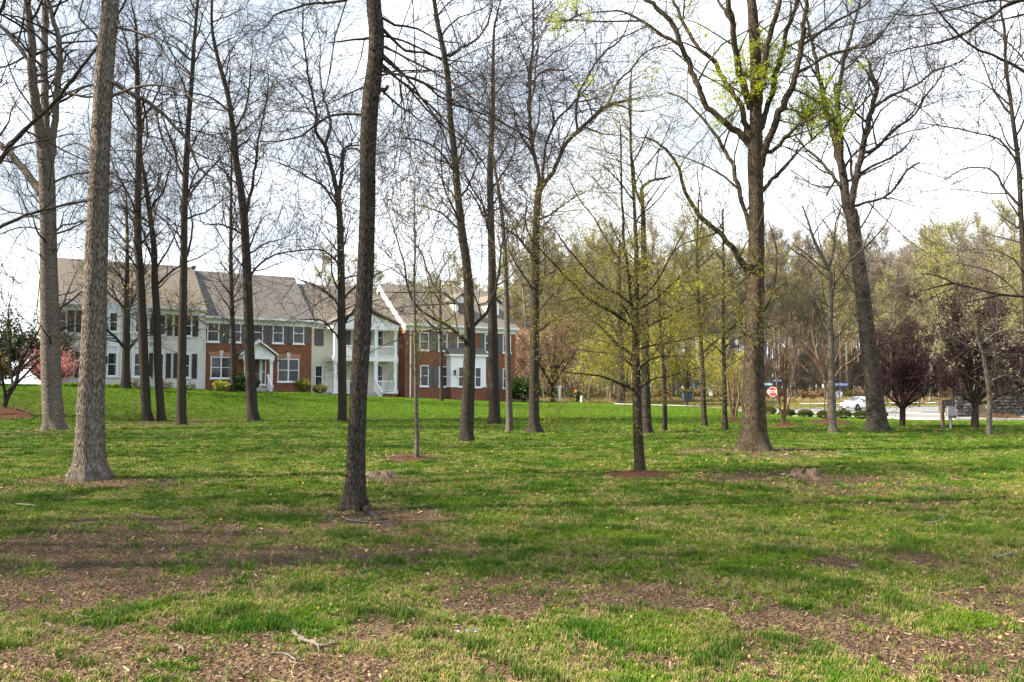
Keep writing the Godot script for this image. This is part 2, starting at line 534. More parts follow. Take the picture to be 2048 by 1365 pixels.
func ground_colour(x: float, z: float) -> Color:
	var d := -z
	var s := bare(x, z)
	var a := lumps.get_noise_2d(x * 0.9 + 9.0, z * 0.9)
	var b := fine.get_noise_2d(x * 3.1, z * 3.1)
	var green := Color(0.05, 0.105, 0.012).lerp(Color(0.08, 0.125, 0.016), clampf(0.5 + a, 0.0, 1.0))
	var straw := Color(0.25, 0.185, 0.085)
	var soil := Color(0.115, 0.075, 0.05).lerp(Color(0.19, 0.13, 0.085), clampf(0.5 + b, 0.0, 1.0))
	var c := green.lerp(straw, clampf(0.30 + 0.9 * lumps.get_noise_2d(x * 0.7, z * 0.7 + 31.0) + 0.4 * b, 0.0, 0.6) * (1.0 - 0.75 * smoothstep(30.0, 46.0, d)))
	c = c.lerp(straw, 0.28 * tan_patch(x, z))
	c = c.lerp(soil, smoothstep(0.25, 0.7, s))
	if d > 44.0:
		var lush := Color(0.085, 0.175, 0.014).lerp(Color(0.115, 0.19, 0.022), clampf(0.5 + a, 0.0, 1.0))
		c = c.lerp(lush, smoothstep(44.0, 54.0, d) * (1.0 - smoothstep(0.3, 0.7, s)))
	if d > 92.0:
		var meadow := Color(0.17, 0.19, 0.045).lerp(Color(0.24, 0.21, 0.07), clampf(0.5 + a, 0.0, 1.0))
		c = c.lerp(meadow, smoothstep(90.0, 96.0, d))
		c = c.lerp(Color(0.34, 0.22, 0.11), smoothstep(107.0, 112.0, d + a * 3.0))
		c = c.lerp(Color(0.13, 0.085, 0.05), smoothstep(119.0, 126.0, d))
	return c

func build_ground() -> void:
	var rows := PackedFloat32Array([-40.0, -20.0, -8.0, -2.0, 1.0, 2.2])
	var d := 3.0
	while d < 700.0:
		rows.push_back(d)
		d *= 1.0125 if d < 130.0 else 1.06
	var cols := 380
	var v := PackedVector3Array()
	var n := PackedVector3Array()
	var c := PackedColorArray()
	var idx := PackedInt32Array()
	for r in rows.size():
		d = rows[r]
		for k in cols + 1:
			var q := 2.0 * k / cols - 1.0
			var x := (0.75 * q + 1.1 * q * q * q) * (absf(d) + 9.0)
			var y := ground(x, -d)
			v.push_back(Vector3(x, y, -d))
			var e := 0.25
			n.push_back(Vector3(y - ground(x + e, -d), e, y - ground(x, -d + e)).normalized())
			c.push_back(ground_colour(x, -d))
			if r and k:
				var p := r * (cols + 1) + k
				var o := p - cols - 1
				idx.append_array([o - 1, p - 1, o, o, p - 1, p])
	var g := part(self, "ground", surface(v, n, idx, c), M.ground)
	tag(g, "", "", "", "structure")

func ribbon(called: String, left: Array, right: Array, lift: float, m: Material) -> MeshInstance3D:
	# a strip of road between two edges given as [x, d] points, laid on the ground
	var v := PackedVector3Array()
	var n := PackedVector3Array()
	var idx := PackedInt32Array()
	var across := 6
	var count := 0
	for k in left.size() - 1:
		var a := Vector2(left[k][0], left[k][1])
		var b := Vector2(left[k + 1][0], left[k + 1][1])
		var c := Vector2(right[k][0], right[k][1])
		var e := Vector2(right[k + 1][0], right[k + 1][1])
		var steps := maxi(1, int(ceil(maxf(a.distance_to(b), c.distance_to(e)) / 1.2)))
		for j in steps + (1 if k == left.size() - 2 else 0):
			var t := float(j) / steps
			var p := a.lerp(b, t)
			var q := c.lerp(e, t)
			for w in across + 1:
				var s := p.lerp(q, float(w) / across)
				v.push_back(Vector3(s.x, ground(s.x, -s.y) + lift, -s.y))
				n.push_back(Vector3.UP)
			if count:
				for w in across:
					var o := (count - 1) * (across + 1) + w
					idx.append_array([o, o + 1, o + across + 1, o + 1, o + across + 2, o + across + 1])
			count += 1
	if (v[1] - v[0]).cross(v[across + 1] - v[0]).y > 0.0: idx.reverse()   # the upper side is the front
	var r := part(self, called, surface(v, n, idx), m)
	tag(r, "", "", "", "structure")
	return r

func kerb(pts: Array, height := 0.14) -> void:
	var t := SurfaceTool.new()
	t.begin(Mesh.PRIMITIVE_TRIANGLES)
	t.set_smooth_group(-1)
	var w := 0.16
	var path: Array[Vector2] = []
	for k in pts.size() - 1:
		var a := Vector2(pts[k][0], pts[k][1])
		var b := Vector2(pts[k + 1][0], pts[k + 1][1])
		var steps := maxi(1, int(ceil(a.distance_to(b) / 1.5)))
		for j in steps: path.append(a.lerp(b, float(j) / steps))
	path.append(Vector2(pts[-1][0], pts[-1][1]))
	for k in path.size() - 1:
		var q := []
		for e in [0, 1]:
			var i: int = k + e
			var dir := (path[mini(i + 1, path.size() - 1)] - path[maxi(i - 1, 0)]).normalized().orthogonal() * w
			for s in [-1.0, 1.0]:
				var p: Vector2 = path[i] + dir * s
				var y := ground(path[i].x, -path[i].y)
				q.append(Vector3(p.x, y - 0.1, -p.y))
				q.append(Vector3(p.x, y + height, -p.y))
		for f in [[0, 1, 5, 4], [1, 3, 7, 5], [3, 2, 6, 7]]:
			for i in [0, 1, 2, 0, 2, 3]: t.add_vertex(q[f[i]])
	t.generate_normals()
	var o := part(self, "kerb", t.commit(), M.concrete)
	tag(o, "", "", "", "structure")

func build_roads() -> void:
	ribbon("road", [[25.6, 53.0], [40.0, 52.4], [60.0, 52.0], [100.0, 51.0]], [[25.6, 61.0], [40.0, 60.4], [60.0, 60.0], [100.0, 59.0]], 0.030, M.road)
	ribbon("road", [[25.8, 58.0], [26.2, 66.0], [27.0, 80.0]], [[34.0, 58.0], [34.2, 66.0], [34.5, 80.0]], 0.036, M.road)
	ribbon("road", [[-70.0, 78.5], [-10.0, 79.0], [24.0, 79.0], [50.0, 80.0], [130.0, 84.0]], [[-70.0, 87.0], [-10.0, 88.0], [24.0, 90.0], [50.0, 98.0], [130.0, 106.0]], 0.042, M.road)
	kerb([[100.0, 51.0], [60.0, 52.0], [40.0, 52.4], [27.5, 53.0], [26.2, 54.0], [25.8, 56.0], [26.2, 66.0], [26.6, 74.0], [25.5, 77.0], [22.0, 78.6], [0.0, 78.7]])
	kerb([[100.0, 59.2], [60.0, 60.2], [40.0, 60.6], [36.0, 61.2], [34.6, 63.0], [34.4, 70.0], [35.0, 76.0], [38.0, 79.0], [50.0, 80.0], [100.0, 82.4]])
	kerb([[-60.0, 87.3], [-10.0, 88.2], [24.0, 90.2], [50.0, 98.2], [130.0, 106.2]])
	ribbon("pavement", [[8.0, 65.8], [14.0, 65.4], [20.0, 64.4], [25.4, 62.2]], [[8.0, 67.2], [14.0, 66.8], [20.2, 65.8], [25.6, 63.6]], 0.05, M.concrete)
	ribbon("pavement", [[36.4, 63.6], [36.2, 70.0], [37.5, 76.5]], [[39.4, 63.0], [38.6, 70.0], [40.5, 77.6]], 0.05, M.concrete)
	ribbon("pavement", [[35.0, 102.5], [60.0, 106.0], [120.0, 114.0]], [[35.0, 104.0], [60.0, 107.5], [120.0, 115.5]], 0.05, M.concrete)

func tree_plans() -> Array:
	return [
		{"name":"oak_tree","label":"tall grey forked oak at the lawn edge before the white house","category":"tree","group":"lawn trees with bare crowns","style":"oak_pale","x":-18.375,"z":-34.25,"crown":0.3,"sides":18,"opt":{"leaf":0.1,"kind":"brown"},
		"trunk":[0,-0.18,0,0.584,0,0,0,0.508,-0.051,0.358,0,0.411,-0.15,1.6,0,0.371,-0.26,3.211,0,0.363,-0.364,5.237,0,0.343,-0.468,7.276,0,0.322,-0.54,8.918,0,0.302,-0.653,10.568,0,0.302,-0.761,11.397,0,0.262],
		"limbs":[[-0.788,10.982,0,0.222,-0.871,12.365,0.225,0.2,-1.02,13.93,0.483,0.179,-0.995,15.672,0.771,0.148,-1.06,17.203,1.027,0.127,-1.287,18.43,0.958,0.098,-1.449,19.632,0.655,0.069,-1.589,20.835,0.345,0.041,-1.957,21.989,0.04,0.012],
		[-0.666,10.982,0,0.181,-1.103,13.26,-0.593,0.154,-1.365,14.549,-0.919,0.145,-1.706,16.593,-1.422,0.136,-1.986,18.576,-1.897,0.128,-2.345,19.761,-2.063,0.098,-2.385,20.996,-2.256,0.069,-2.129,22.218,-2.207,0.041,-2.033,23.45,-2.395,0.012],
		[-0.496,10.775,0,0.151,-0.311,11.761,0.173,0.14,-0.076,13.517,0.483,0.129,0.157,15.251,0.793,0.118,0.087,16.014,0.932,0.098,-0.172,17.147,1.146,0.078,-0.223,18.453,1.41,0.059,-0.181,19.762,1.657,0.035,-0.43,21.072,1.682,0.012],
		[-0.827,9.639,0,0.171,-1.366,10.289,-0.121,0.152,-1.753,10.704,-0.202,0.142,-2.817,11.724,-0.409,0.133,-4.006,12.522,-0.607,0.113,-5.504,14.004,-0.895,0.083,-6.142,14.77,-0.97,0.062,-6.709,15.59,-0.895,0.037,-7.122,16.495,-0.789,0.012],
		[-1.214,14.693,0,0.101,-1.634,15.329,-0.016,0.091,-2.291,16.117,-0.038,0.081,-2.771,16.609,-0.052,0.071,-3.636,17.296,-0.075,0.05,-3.982,17.86,-0.159,0.042,-4.144,18.497,-0.269,0.027,-4.204,19.153,-0.37,0.012],
		[-0.262,13.813,0,0.06,0.584,13.59,0.277,0.05,1.418,13.39,0.552,0.04,2.169,13.599,0.828,0.029,2.444,13.758,0.931,0.03,2.709,13.93,1.037,0.021,2.945,14.15,1.12,0.012],
		[-0.792,8.507,0,0.05,-1.33,8.743,-0.147,0.04,-2.298,8.898,-0.393,0.031,-3.559,9.495,-0.733,0.021],
		[-0.819,8.096,0,0.04,-1.82,8.259,-0.316,0.03,-2.834,8.01,-0.65,0.021],
		[-0.247,7.993,0,0.05,0.096,8.258,0.01,0.04,0.812,8.399,0.026,0.03,1.631,8.497,0.045,0.02],
		[-0.31,10.052,0,0.05,0.279,10.388,-0.104,0.04,0.939,10.519,-0.208,0.03,1.686,10.971,-0.34,0.02]]},
		{"name":"oak_tree","label":"stout pale-barked oak with peeling plates and wide flared foot","category":"tree","group":"lawn trees with bare crowns","style":"oak_pale","x":-7.603,"z":-15.45,"crown":0.6,"sides":24,"opt":{"leaf":0.1,"kind":"brown","spread":1.2},
		"trunk":[0,-0.18,0,0.437,0,0,0,0.38,-0.013,0.123,0,0.335,-0.017,0.293,0,0.284,-0.024,0.517,0,0.259,-0.037,0.967,0,0.241,-0.036,1.6,0,0.227,-0.021,2.327,0,0.214,-0.019,3.24,0,0.204,-0.017,4.16,0,0.191,-0.007,5.087,0,0.182,0.004,6.019,0,0.168,0.035,7.241,0,0.164,0.063,7.904,0,0.155,0.103,8.856,0,0.145,-0.07,9.965,0.069,0.127,0.032,11.085,0.021,0.11,0.055,12.179,-0.241,0.094,0.054,13.225,-0.653,0.077,-0.143,14.233,-1.113,0.061,-0.445,15.3,-1.306,0.045,-0.881,16.329,-1.431,0.028,-1.036,17.44,-1.351,0.012],
		"limbs":[[0.172,7.307,0,0.05,0.427,7.153,-0.122,0.041,0.752,7.012,-0.265,0.037,1.023,6.816,-0.397,0.033,1.256,6.505,-0.546,0.028,1.406,6.31,-0.64,0.024,1.529,5.885,-0.8,0.019,1.758,5.724,-0.904,0.014,1.798,5.451,-1,0.01],
		[0.831,6.945,-0.35,0.028,0.977,6.489,-0.273,0.023,1.157,6.077,-0.201,0.018,1.352,5.816,-0.148,0.018,1.382,5.482,-0.092,0.014,1.514,5.266,-0.05,0.009],
		[0.218,8.36,0,0.027,0.708,8.18,0.088,0.023,1.083,8.008,0.158,0.022,1.335,7.621,0.236,0.018,1.709,7.348,0.316,0.013,2.082,7.04,0.399,0.009],
		[0.18,7.024,0,0.027,0.824,7.116,0.293,0.022,1.314,7.047,0.508,0.018,1.776,6.889,0.718,0.013,2.165,6.544,0.94,0.013,2.708,6.36,1.2,0.008],
		[-0.009,7.819,0,0.027,-0.154,8.196,0.028,0.023,-0.426,8.506,0.058,0.018,-0.359,8.818,0.08,0.014,-0.296,9.463,0.237,0.02,-0.354,10.125,0.288,0.016,-0.477,10.777,0.354,0.012],
		[-0.085,5.926,0,0.018,-0.421,6.17,-0.195,0.018,-0.736,6.234,-0.347,0.014,-1.022,6.162,-0.5,0.009]]},
		{"name":"maple_tree","label":"slender straight tree, first of three beside the white house bay","category":"tree","group":"lawn trees with bare crowns","style":"maple","x":-17.69,"z":-41.35,"crown":0.3,"sides":14,"opt":{},
		"trunk":[0,-0.18,0,0.308,0,0,0,0.268,-0.06,0.482,0,0.226,-0.207,2.47,0,0.216,-0.365,4.909,0,0.207,-0.512,6.872,0,0.195,-0.654,8.648,0,0.17,-0.734,10.831,0,0.158,-0.735,12.826,0,0.146,-0.754,14.581,0,0.134,-0.898,16.345,0,0.122,-0.93,17.61,0,0.097,-1.024,19.388,0,0.061,-1.134,20.045,-0.027,0.048,-1.256,20.691,0.082,0.03,-1.297,21.345,0.205,0.012],
		"limbs":[[-0.836,16.85,0,0.073,-1.082,17.656,-0.118,0.073,-1.412,18.226,-0.209,0.061,-1.785,19.289,-0.365,0.037,-2.056,19.898,-0.356,0.034,-2.161,20.556,-0.381,0.023,-2.284,21.21,-0.359,0.012],
		[-0.709,9.837,0,0.061,-0.871,10.74,0.402,0.048,-1.23,11.618,0.838,0.036,-1.459,12.266,1.158,0.024],
		[-0.754,14.581,0,0.061,-0.062,15.33,0.391,0.048,0.516,16.071,0.764,0.036,0.65,16.362,0.855,0.033,0.702,16.69,0.882,0.023,0.683,17.019,0.832,0.012]]},
		{"name":"maple_tree","label":"thin crooked tree, second of three beside the white house bay","category":"tree","group":"lawn trees with bare crowns","style":"maple","x":-17.09,"z":-41.6,"crown":0.34,"sides":14,"opt":{},
		"trunk":[0,-0.18,0,0.253,0,0,0,0.22,-0.06,0.483,0,0.196,-0.23,2.483,0,0.184,-0.362,4.937,0,0.171,-0.508,6.912,0,0.159,-0.6,8.699,0,0.135,-0.864,10.395,0,0.11,-1.099,11.897,0,0.098,-1.238,12.525,0,0.073,-1.391,13.658,0,0.049,-1.333,14.645,-0.151,0.041,-1.398,15.625,-0.338,0.027,-1.601,16.602,-0.273,0.012],
		"limbs":[[-0.811,10.27,0,0.061,-0.521,10.89,0.02,0.061,-0.202,11.262,0.035,0.049,0.036,12.132,0.062,0.037,0.11,12.452,0.006,0.034,0.149,12.783,0.011,0.023,0.129,13.107,0.088,0.012]]},
		{"name":"maple_tree","label":"straight tree with narrow crown, third of three beside the bay","category":"tree","group":"lawn trees with bare crowns","style":"maple","x":-15.165,"z":-39.1,"crown":0.3,"sides":14,"opt":{},
		"trunk":[0,-0.18,0,0.307,0,0,0,0.267,-0.01,0.456,0,0.221,-0.033,2.518,0,0.193,-0.038,4.825,0,0.184,-0.054,7.613,0,0.161,-0.072,9.485,0,0.149,-0.049,11.602,0,0.138,0.016,13.971,0,0.115,0.151,16.355,0,0.103,0.209,18.034,0,0.08,0.333,19.963,0,0.069,0.425,21.293,0.028,0.053,0.227,22.578,0.321,0.033,0.283,23.907,0.413,0.012],
		"limbs":[[-0.067,11.366,0,0.057,-0.373,12.05,0.091,0.057,-0.604,12.961,0.205,0.046,-0.926,13.868,0.323,0.034,-1.051,14.175,0.357,0.033,-1.116,14.502,0.342,0.022,-1.121,14.833,0.378,0.012],
		[0,10.424,0,0.046,0.278,11.681,-0.307,0.046,0.577,12.07,-0.429,0.035,1.112,12.229,-0.576,0.023],
		[0.188,16.834,0,0.046,0.506,17.914,-0.291,0.035,0.967,19.02,-0.602,0.023,1.107,19.315,-0.668,0.026,1.205,19.605,-0.801,0.019,1.257,19.922,-0.89,0.012]]},
		{"name":"maple_tree","label":"tall grey tree leaning slightly before the brick portico","category":"tree","group":"lawn trees with bare crowns","style":"maple","x":-13.038,"z":-42.95,"crown":0.25,"sides":14,"opt":{"leaf":0.2,"kind":"yellow"},
		"trunk":[0,-0.18,0,0.391,0,0,0,0.34,-0.059,0.502,0,0.28,-0.196,2.566,0,0.25,-0.317,5.1,0,0.24,-0.429,7.139,0,0.227,-0.538,8.933,0,0.215,-0.758,11.251,0,0.189,-1.104,13.324,0,0.164,-1.256,14.625,0,0.139,-1.604,16.716,0,0.126,-2.129,18.555,0,0.101,-2.471,20.139,0,0.076,-2.503,21.729,0,0.063,-2.26,23.015,0.253,0.05,-1.834,24.274,0.36,0.031,-1.642,25.589,0.257,0.012],
		"limbs":[[-0.54,10.476,0,0.088,-0.129,11.999,0.431,0.063,0.148,13.07,0.738,0.062,0.382,14.293,1.09,0.049,0.779,15.681,1.501,0.037,0.936,16.29,1.72,0.034,1.05,16.898,1.97,0.023,1.02,17.494,2.267,0.012],
		[-0.675,9.472,0,0.063,-1.795,10.013,-0.265,0.051,-2.826,10.056,-0.487,0.026,-3.166,10.551,-0.613,0.026],
		[-0.429,7.139,0,0.063,0.383,8.208,-0.291,0.051,1.34,8.632,-0.522,0.038,2.561,8.807,-0.794,0.026],
		[-1.284,14.755,0,0.063,-0.681,15.922,0.025,0.05,-0.443,17.483,0.055,0.038,-0.456,18.148,0.018,0.035,-0.386,18.809,-0.037,0.023,-0.362,19.475,-0.016,0.012],
		[-1.407,15.8,0,0.063,-2.136,16.35,0.299,0.05,-2.82,16.528,0.533,0.037,-3.722,16.678,0.837,0.025]]},
		{"name":"young_tree","label":"small slim bare tree growing close to the brick house","category":"tree","group":"","style":"maple","x":-18.528,"z":-56.65,"crown":0.2,"sides":14,"opt":{"leaf":0.35,"kind":"yellow","dense":1.4},
		"trunk":[0,-0.18,0,0.268,0,0,0,0.233,-0.086,2.796,0,0.183,-0.249,6.147,0,0.15,-0.38,9.52,0,0.117,-0.424,13.599,0,0.083,-0.455,17.023,0,0.05],
		"limbs":[]},
		{"name":"young_tree","label":"low-branching dark tree against the white bay windows","category":"tree","group":"","style":"maple","x":-23.843,"z":-52.45,"crown":0.4,"sides":14,"opt":{"leaf":0.35,"kind":"yellow","dense":1.4},
		"trunk":[0,-0.18,0,0.371,0,0,0,0.323,0.001,1.138,0,0.25,-0.008,2.682,0,0.225,-0.048,4.232,0,0.201,-0.082,6.722,0,0.139,-0.116,9.226,0,0.093,-0.244,11.743,0,0.062],
		"limbs":[[-0.062,2.373,0,0.108,-0.671,3.276,0.4,0.077,-1.173,3.718,0.656,0.061,-1.801,4.153,0.955,0.045],
		[0.094,2.311,0,0.108,0.718,2.976,0.262,0.077,1.695,3.418,0.561,0.061,3.069,3.697,0.95,0.045,4.159,4.126,1.283,0.03],
		[-0.048,4.232,0,0.077,-0.834,5.527,-0.487,0.062,-1.679,6.52,-0.89,0.047],
		[-0.034,4.853,0,0.077,0.444,6.144,-0.388,0.062,0.784,7.454,-0.757,0.047]]},
		{"name":"maple_tree","label":"grey forked tree with drooping seed-dotted twigs before the porch house","category":"tree","group":"lawn trees with bare crowns","style":"maple","x":-8.682,"z":-43.7,"crown":0.3,"sides":14,"opt":{"leaf":0.3,"kind":"seed"},
		"trunk":[0,-0.18,0,0.332,0,0,0,0.289,-0.006,0.509,0,0.236,-0.056,2.61,0,0.216,-0.111,5.188,0,0.206,-0.167,7.783,0,0.193,-0.245,10.134,0,0.167,-0.365,11.498,0,0.154,-0.476,12.104,0,0.129,-0.777,13.29,0,0.103,-1.077,14.349,0,0.103],
		"limbs":[[-1.023,14.216,0,0.103,-1.484,14.995,0.312,0.089,-1.426,15.872,0.61,0.076,-1.611,16.92,0.983,0.063,-1.767,18.294,1.474,0.05,-1.843,19.64,1.962,0.037,-1.782,20.272,2.166,0.034,-1.777,20.936,2.222,0.023,-1.901,21.586,2.3,0.012],
		[-0.313,11.446,0,0.116,-0.271,12.107,-0.013,0.103,-0.183,13.168,-0.035,0.09,-0.197,14.046,-0.052,0.077,0.216,14.314,-0.062,0.051,0.684,14.37,-0.072,0.039],
		[-1.077,14.349,0,0.077,-0.972,14.941,-0.206,0.077,-0.955,15.988,-0.553,0.065,-1.366,17.058,-0.918,0.052,-1.713,18.609,-1.417,0.04,-1.871,20.514,-2.009,0.027,-1.915,21.011,-2.052,0.028,-2.017,21.493,-2.135,0.02,-2.149,21.962,-2.249,0.012],
		[-0.412,11.052,0,0.064,-1.03,12.083,0.085,0.051,-1.672,12.464,0.137,0.051,-2.569,12.971,0.211,0.038,-3.463,13.347,0.28,0.026],
		[-0.167,7.783,0,0.064,-0.564,8.397,0.237,0.051,-1.161,8.749,0.465,0.038,-2.107,8.697,0.779,0.025],
		[-0.117,5.705,0,0.064,-0.795,6.522,-0.347,0.052,-1.66,7.087,-0.679,0.039,-2.581,7.391,-0.987,0.026],
		[-0.079,4.671,0,0.051,0.345,5.437,0.109,0.051,1.002,5.943,0.211,0.038,1.917,6.189,0.328,0.026],
		[-0.07,3.897,0,0.051,-0.562,4.668,0.031,0.051,-1.206,5.183,0.059,0.039,-2.227,5.18,0.095,0.026]]},
		{"name":"oak_tree","label":"dark slender-barked oak in front of all others, with a knotted trunk","category":"tree","group":"lawn trees with bare crowns","style":"oak_dark","x":-2.13,"z":-11.5,"crown":0.62,"sides":28,"opt":{"dense":1.35},
		"trunk":[0,-0.18,0,0.211,0,0,0,0.183,0.006,0.061,0,0.167,0.018,0.194,0,0.148,0.029,0.46,0,0.132,0.037,0.928,0,0.122,0.052,1.465,0,0.118,0.085,2.141,0,0.115,0.119,2.821,0,0.115,0.14,3.506,0,0.112,0.153,4.195,0,0.108,0.149,4.611,0,0.108,0.158,5.155,0,0.112,0.175,5.518,0,0.112,0.194,5.729,0,0.118,0.238,6.151,0,0.108,0.248,6.575,0,0.105,0.209,7.001,0,0.101,0.173,8.125,-0.036,0.092,0.351,9.235,-0.05,0.08,0.523,10.346,-0.095,0.069,0.499,11.464,0.033,0.058,0.32,12.554,0.244,0.046,0.2,13.657,0.43,0.035,0.134,14.779,0.384,0.023,0.111,15.893,0.229,0.012],
		"limbs":[[0.329,6.759,0,0.02,0.503,6.674,-0.049,0.017,0.808,6.657,-0.123,0.014,1.089,6.525,-0.2,0.01,1.394,6.512,-0.272,0.007],
		[0.331,6.603,0,0.027,0.512,6.42,-0.002,0.02,0.665,6.286,-0.003,0.017,0.928,6.259,-0.005,0.014,1.156,6.182,-0.006,0.01,1.571,6.126,-0.009,0.007],
		[0.32,6.222,0,0.03,0.486,6.064,-0.012,0.024,0.637,5.948,-0.023,0.02,0.926,5.849,-0.039,0.017,1.078,5.691,-0.051,0.014,1.341,5.541,-0.067,0.014,1.701,5.442,-0.087,0.01,2.13,5.239,-0.113,0.007],
		[0.309,5.94,0,0.017,0.509,6.015,-0.049,0.014,0.785,6.061,-0.113,0.01,1.065,6.071,-0.178,0.007],
		[0.297,5.764,0,0.017,0.504,5.604,-0.107,0.014,0.702,5.48,-0.2,0.01,0.876,5.37,-0.281,0.007],
		[0.308,6.081,0,0.02,0.577,5.892,-0.062,0.017,0.917,5.637,-0.14,0.014,1.261,5.31,-0.227,0.01,1.609,4.979,-0.314,0.01,1.854,4.572,-0.4,0.007],
		[0.308,6.01,0,0.02,0.667,5.902,0.101,0.017,1.09,5.681,0.229,0.013,1.504,5.358,0.371,0.01,1.874,5.08,0.5,0.006],
		[0.32,6.257,0,0.02,0.561,6.078,-0.177,0.017,0.819,5.799,-0.397,0.014,1.085,5.442,-0.645,0.011,1.25,4.997,-0.9,0.007],
		[0.326,6.363,0,0.02,0.71,6.112,0.186,0.017,1.174,5.779,0.425,0.013,1.585,5.426,0.658,0.01,1.978,5.05,0.9,0.006],
		[0.321,6.116,0,0.017,0.683,5.782,-0.051,0.014,1.061,5.378,-0.108,0.01,1.476,5.007,-0.165,0.01,1.684,4.734,-0.2,0.007],
		[0.325,6.504,0,0.017,0.771,6.426,-0.153,0.014,1.25,6.209,-0.329,0.01,1.67,5.908,-0.5,0.007],
		[0.152,6.469,0,0.02,-0.06,6.45,0.011,0.014,-0.238,6.411,0.02,0.01,-0.415,6.393,0.029,0.007],
		[0.145,5.785,0,0.017,-0.107,5.71,-0.026,0.01,-0.452,5.54,-0.063,0.007,-0.742,5.514,-0.091,0.007],
		[0.094,5.392,0,0.02,-0.203,5.434,-0.105,0.017,-0.428,5.425,-0.184,0.017,-0.627,5.336,-0.264,0.014,-0.86,5.209,-0.361,0.014,-1.212,5.165,-0.482,0.011,-1.57,5.2,-0.6,0.007],
		[0.242,5.743,0,0.034,0.378,5.729,0.078,0.03,0.445,5.741,0.12,0.023],
		[0.2,7.286,0,0.03,-0.221,7.051,-0.106,0.02,-0.633,7.062,-0.191,0.017,-0.968,7.014,-0.261,0.014,-1.275,6.935,-0.327,0.01,-1.369,6.791,-0.365,0.007,-1.536,6.748,-0.4,0.007],
		[0.099,4.806,0,0.017,-0.005,4.933,-0.078,0.014,-0.197,4.94,-0.176,0.01,-0.29,4.761,-0.3,0.007]]},
		{"name":"sapling","label":"thin pale sapling with yellow-green leaves in a round mulch bed","category":"sapling","group":"","style":"sapling","x":-2.193,"z":-19.75,"crown":0.28,"sides":14,"opt":{"leaf":0.8,"kind":"yellow"},
		"trunk":[0,-0.18,0,0.073,0,0,0,0.064,-0.003,0.446,0,0.052,-0.032,1.369,0,0.046,-0.051,2.529,0,0.041,-0.08,3.463,0,0.035,-0.097,4.166,0,0.029,-0.078,4.873,0,0.023,-0.107,5.701,0,0.017,-0.087,6.295,0,0.012],
		"limbs":[]},
		{"name":"maple_tree","label":"mossy tree with two big upswept lower limbs before the brick end house","category":"tree","group":"lawn trees with bare crowns","style":"maple","x":-1.446,"z":-26.85,"crown":0.35,"sides":14,"opt":{"leaf":0.3,"kind":"yellow","dense":0.85},
		"trunk":[0,-0.18,0,0.323,0,0,0,0.281,0.015,0.219,0,0.234,0.059,1.285,0,0.208,0.088,2.231,0,0.19,0.117,3.18,0,0.174,0.082,4.132,0,0.158,0.048,5.089,0,0.15,-0.034,5.889,0,0.142,-0.115,6.371,0,0.134,-0.214,7.175,0,0.126,-0.313,8.145,0,0.111,-0.413,9.28,0,0.103,-0.53,10.258,0,0.095,-0.616,11.568,0,0.095,-0.732,12.39,0,0.087,-0.914,13.216,0,0.079,-1.08,14.21,0,0.063,-1.253,15.527,0.114,0.05,-1.418,16.848,0.191,0.031,-1.296,18.148,0.459,0.012],
		"limbs":[[0.055,2.673,0,0.063,-0.002,3.14,0.141,0.063,-0.31,3.4,0.263,0.055,-0.478,3.567,0.335,0.055,-0.889,3.76,0.475,0.047,-1.28,3.981,0.615,0.039,-1.576,4.309,0.753,0.038,-1.761,4.77,0.909,0.031,-1.806,5.258,1.064,0.03,-1.953,5.841,1.257,0.023,-2.152,6.56,1.5,0.015],
		[0.02,3.814,0,0.063,-0.136,4.28,-0.205,0.056,-0.351,4.419,-0.311,0.048,-0.687,4.698,-0.489,0.048,-1.026,4.895,-0.648,0.04,-1.259,5.348,-0.85,0.033,-1.351,5.541,-0.934,0.033,-1.617,6.253,-1.228,0.025,-2.071,6.807,-1.5,0.017],
		[0.195,3.576,0,0.063,0.288,3.69,-0.04,0.055,0.601,4.02,-0.163,0.048,0.773,4.416,-0.277,0.048,0.914,4.866,-0.4,0.04,0.992,5.303,-0.515,0.04,1.102,6.172,-0.738,0.032,1.214,7.216,-1,0.016],
		[-0.619,12.358,0,0.055,-0.164,12.737,-0.201,0.04,0.363,13.148,-0.426,0.032,0.667,13.821,-0.656,0.024,0.81,14.634,-0.903,0.016,0.818,14.967,-0.914,0.022,0.879,15.288,-0.983,0.017,0.921,15.603,-1.083,0.012],
		[-0.379,8.55,0,0.047,-0.73,9.036,0.233,0.039,-1.126,9.334,0.427,0.031,-1.58,9.456,0.608,0.023,-2.146,9.423,0.824,0.015],
		[-0.148,6.532,0,0.039,-0.539,7.032,-0.09,0.032,-1.028,7.374,-0.174,0.024,-1.601,7.555,-0.259,0.016],
		[-0.247,7.66,0,0.039,0.094,8.266,-0.164,0.032,0.328,8.877,-0.315,0.024,0.891,9.423,-0.497,0.016]]},
		{"name":"maple_tree","label":"dark straight trunk right behind the forked mossy tree","category":"tree","group":"lawn trees with bare crowns","style":"maple","x":-0.802,"z":-40.25,"crown":0.4,"sides":14,"opt":{"leaf":0.15,"kind":"yellow","dense":0.75},
		"trunk":[0,-0.18,0,0.386,0,0,0,0.336,-0.024,0.422,0,0.282,-0.074,2.545,0,0.244,-0.124,4.919,0,0.225,-0.151,7.31,0,0.189,-0.202,9.716,0,0.166,-0.254,12.139,0,0.142,-0.137,14.579,0,0.118,-0.116,16.789,0,0.083,-0.07,19.013,0,0.059,0.065,19.662,0.068,0.048,0.227,20.285,0.241,0.03,0.482,20.844,0.5,0.012],
		"limbs":[[-0.178,9.475,0,0.059,-0.726,10.657,0.119,0.047,-1.202,11.363,0.197,0.035,-1.339,11.659,0.264,0.033,-1.495,11.948,0.319,0.023,-1.652,12.242,0.337,0.012],
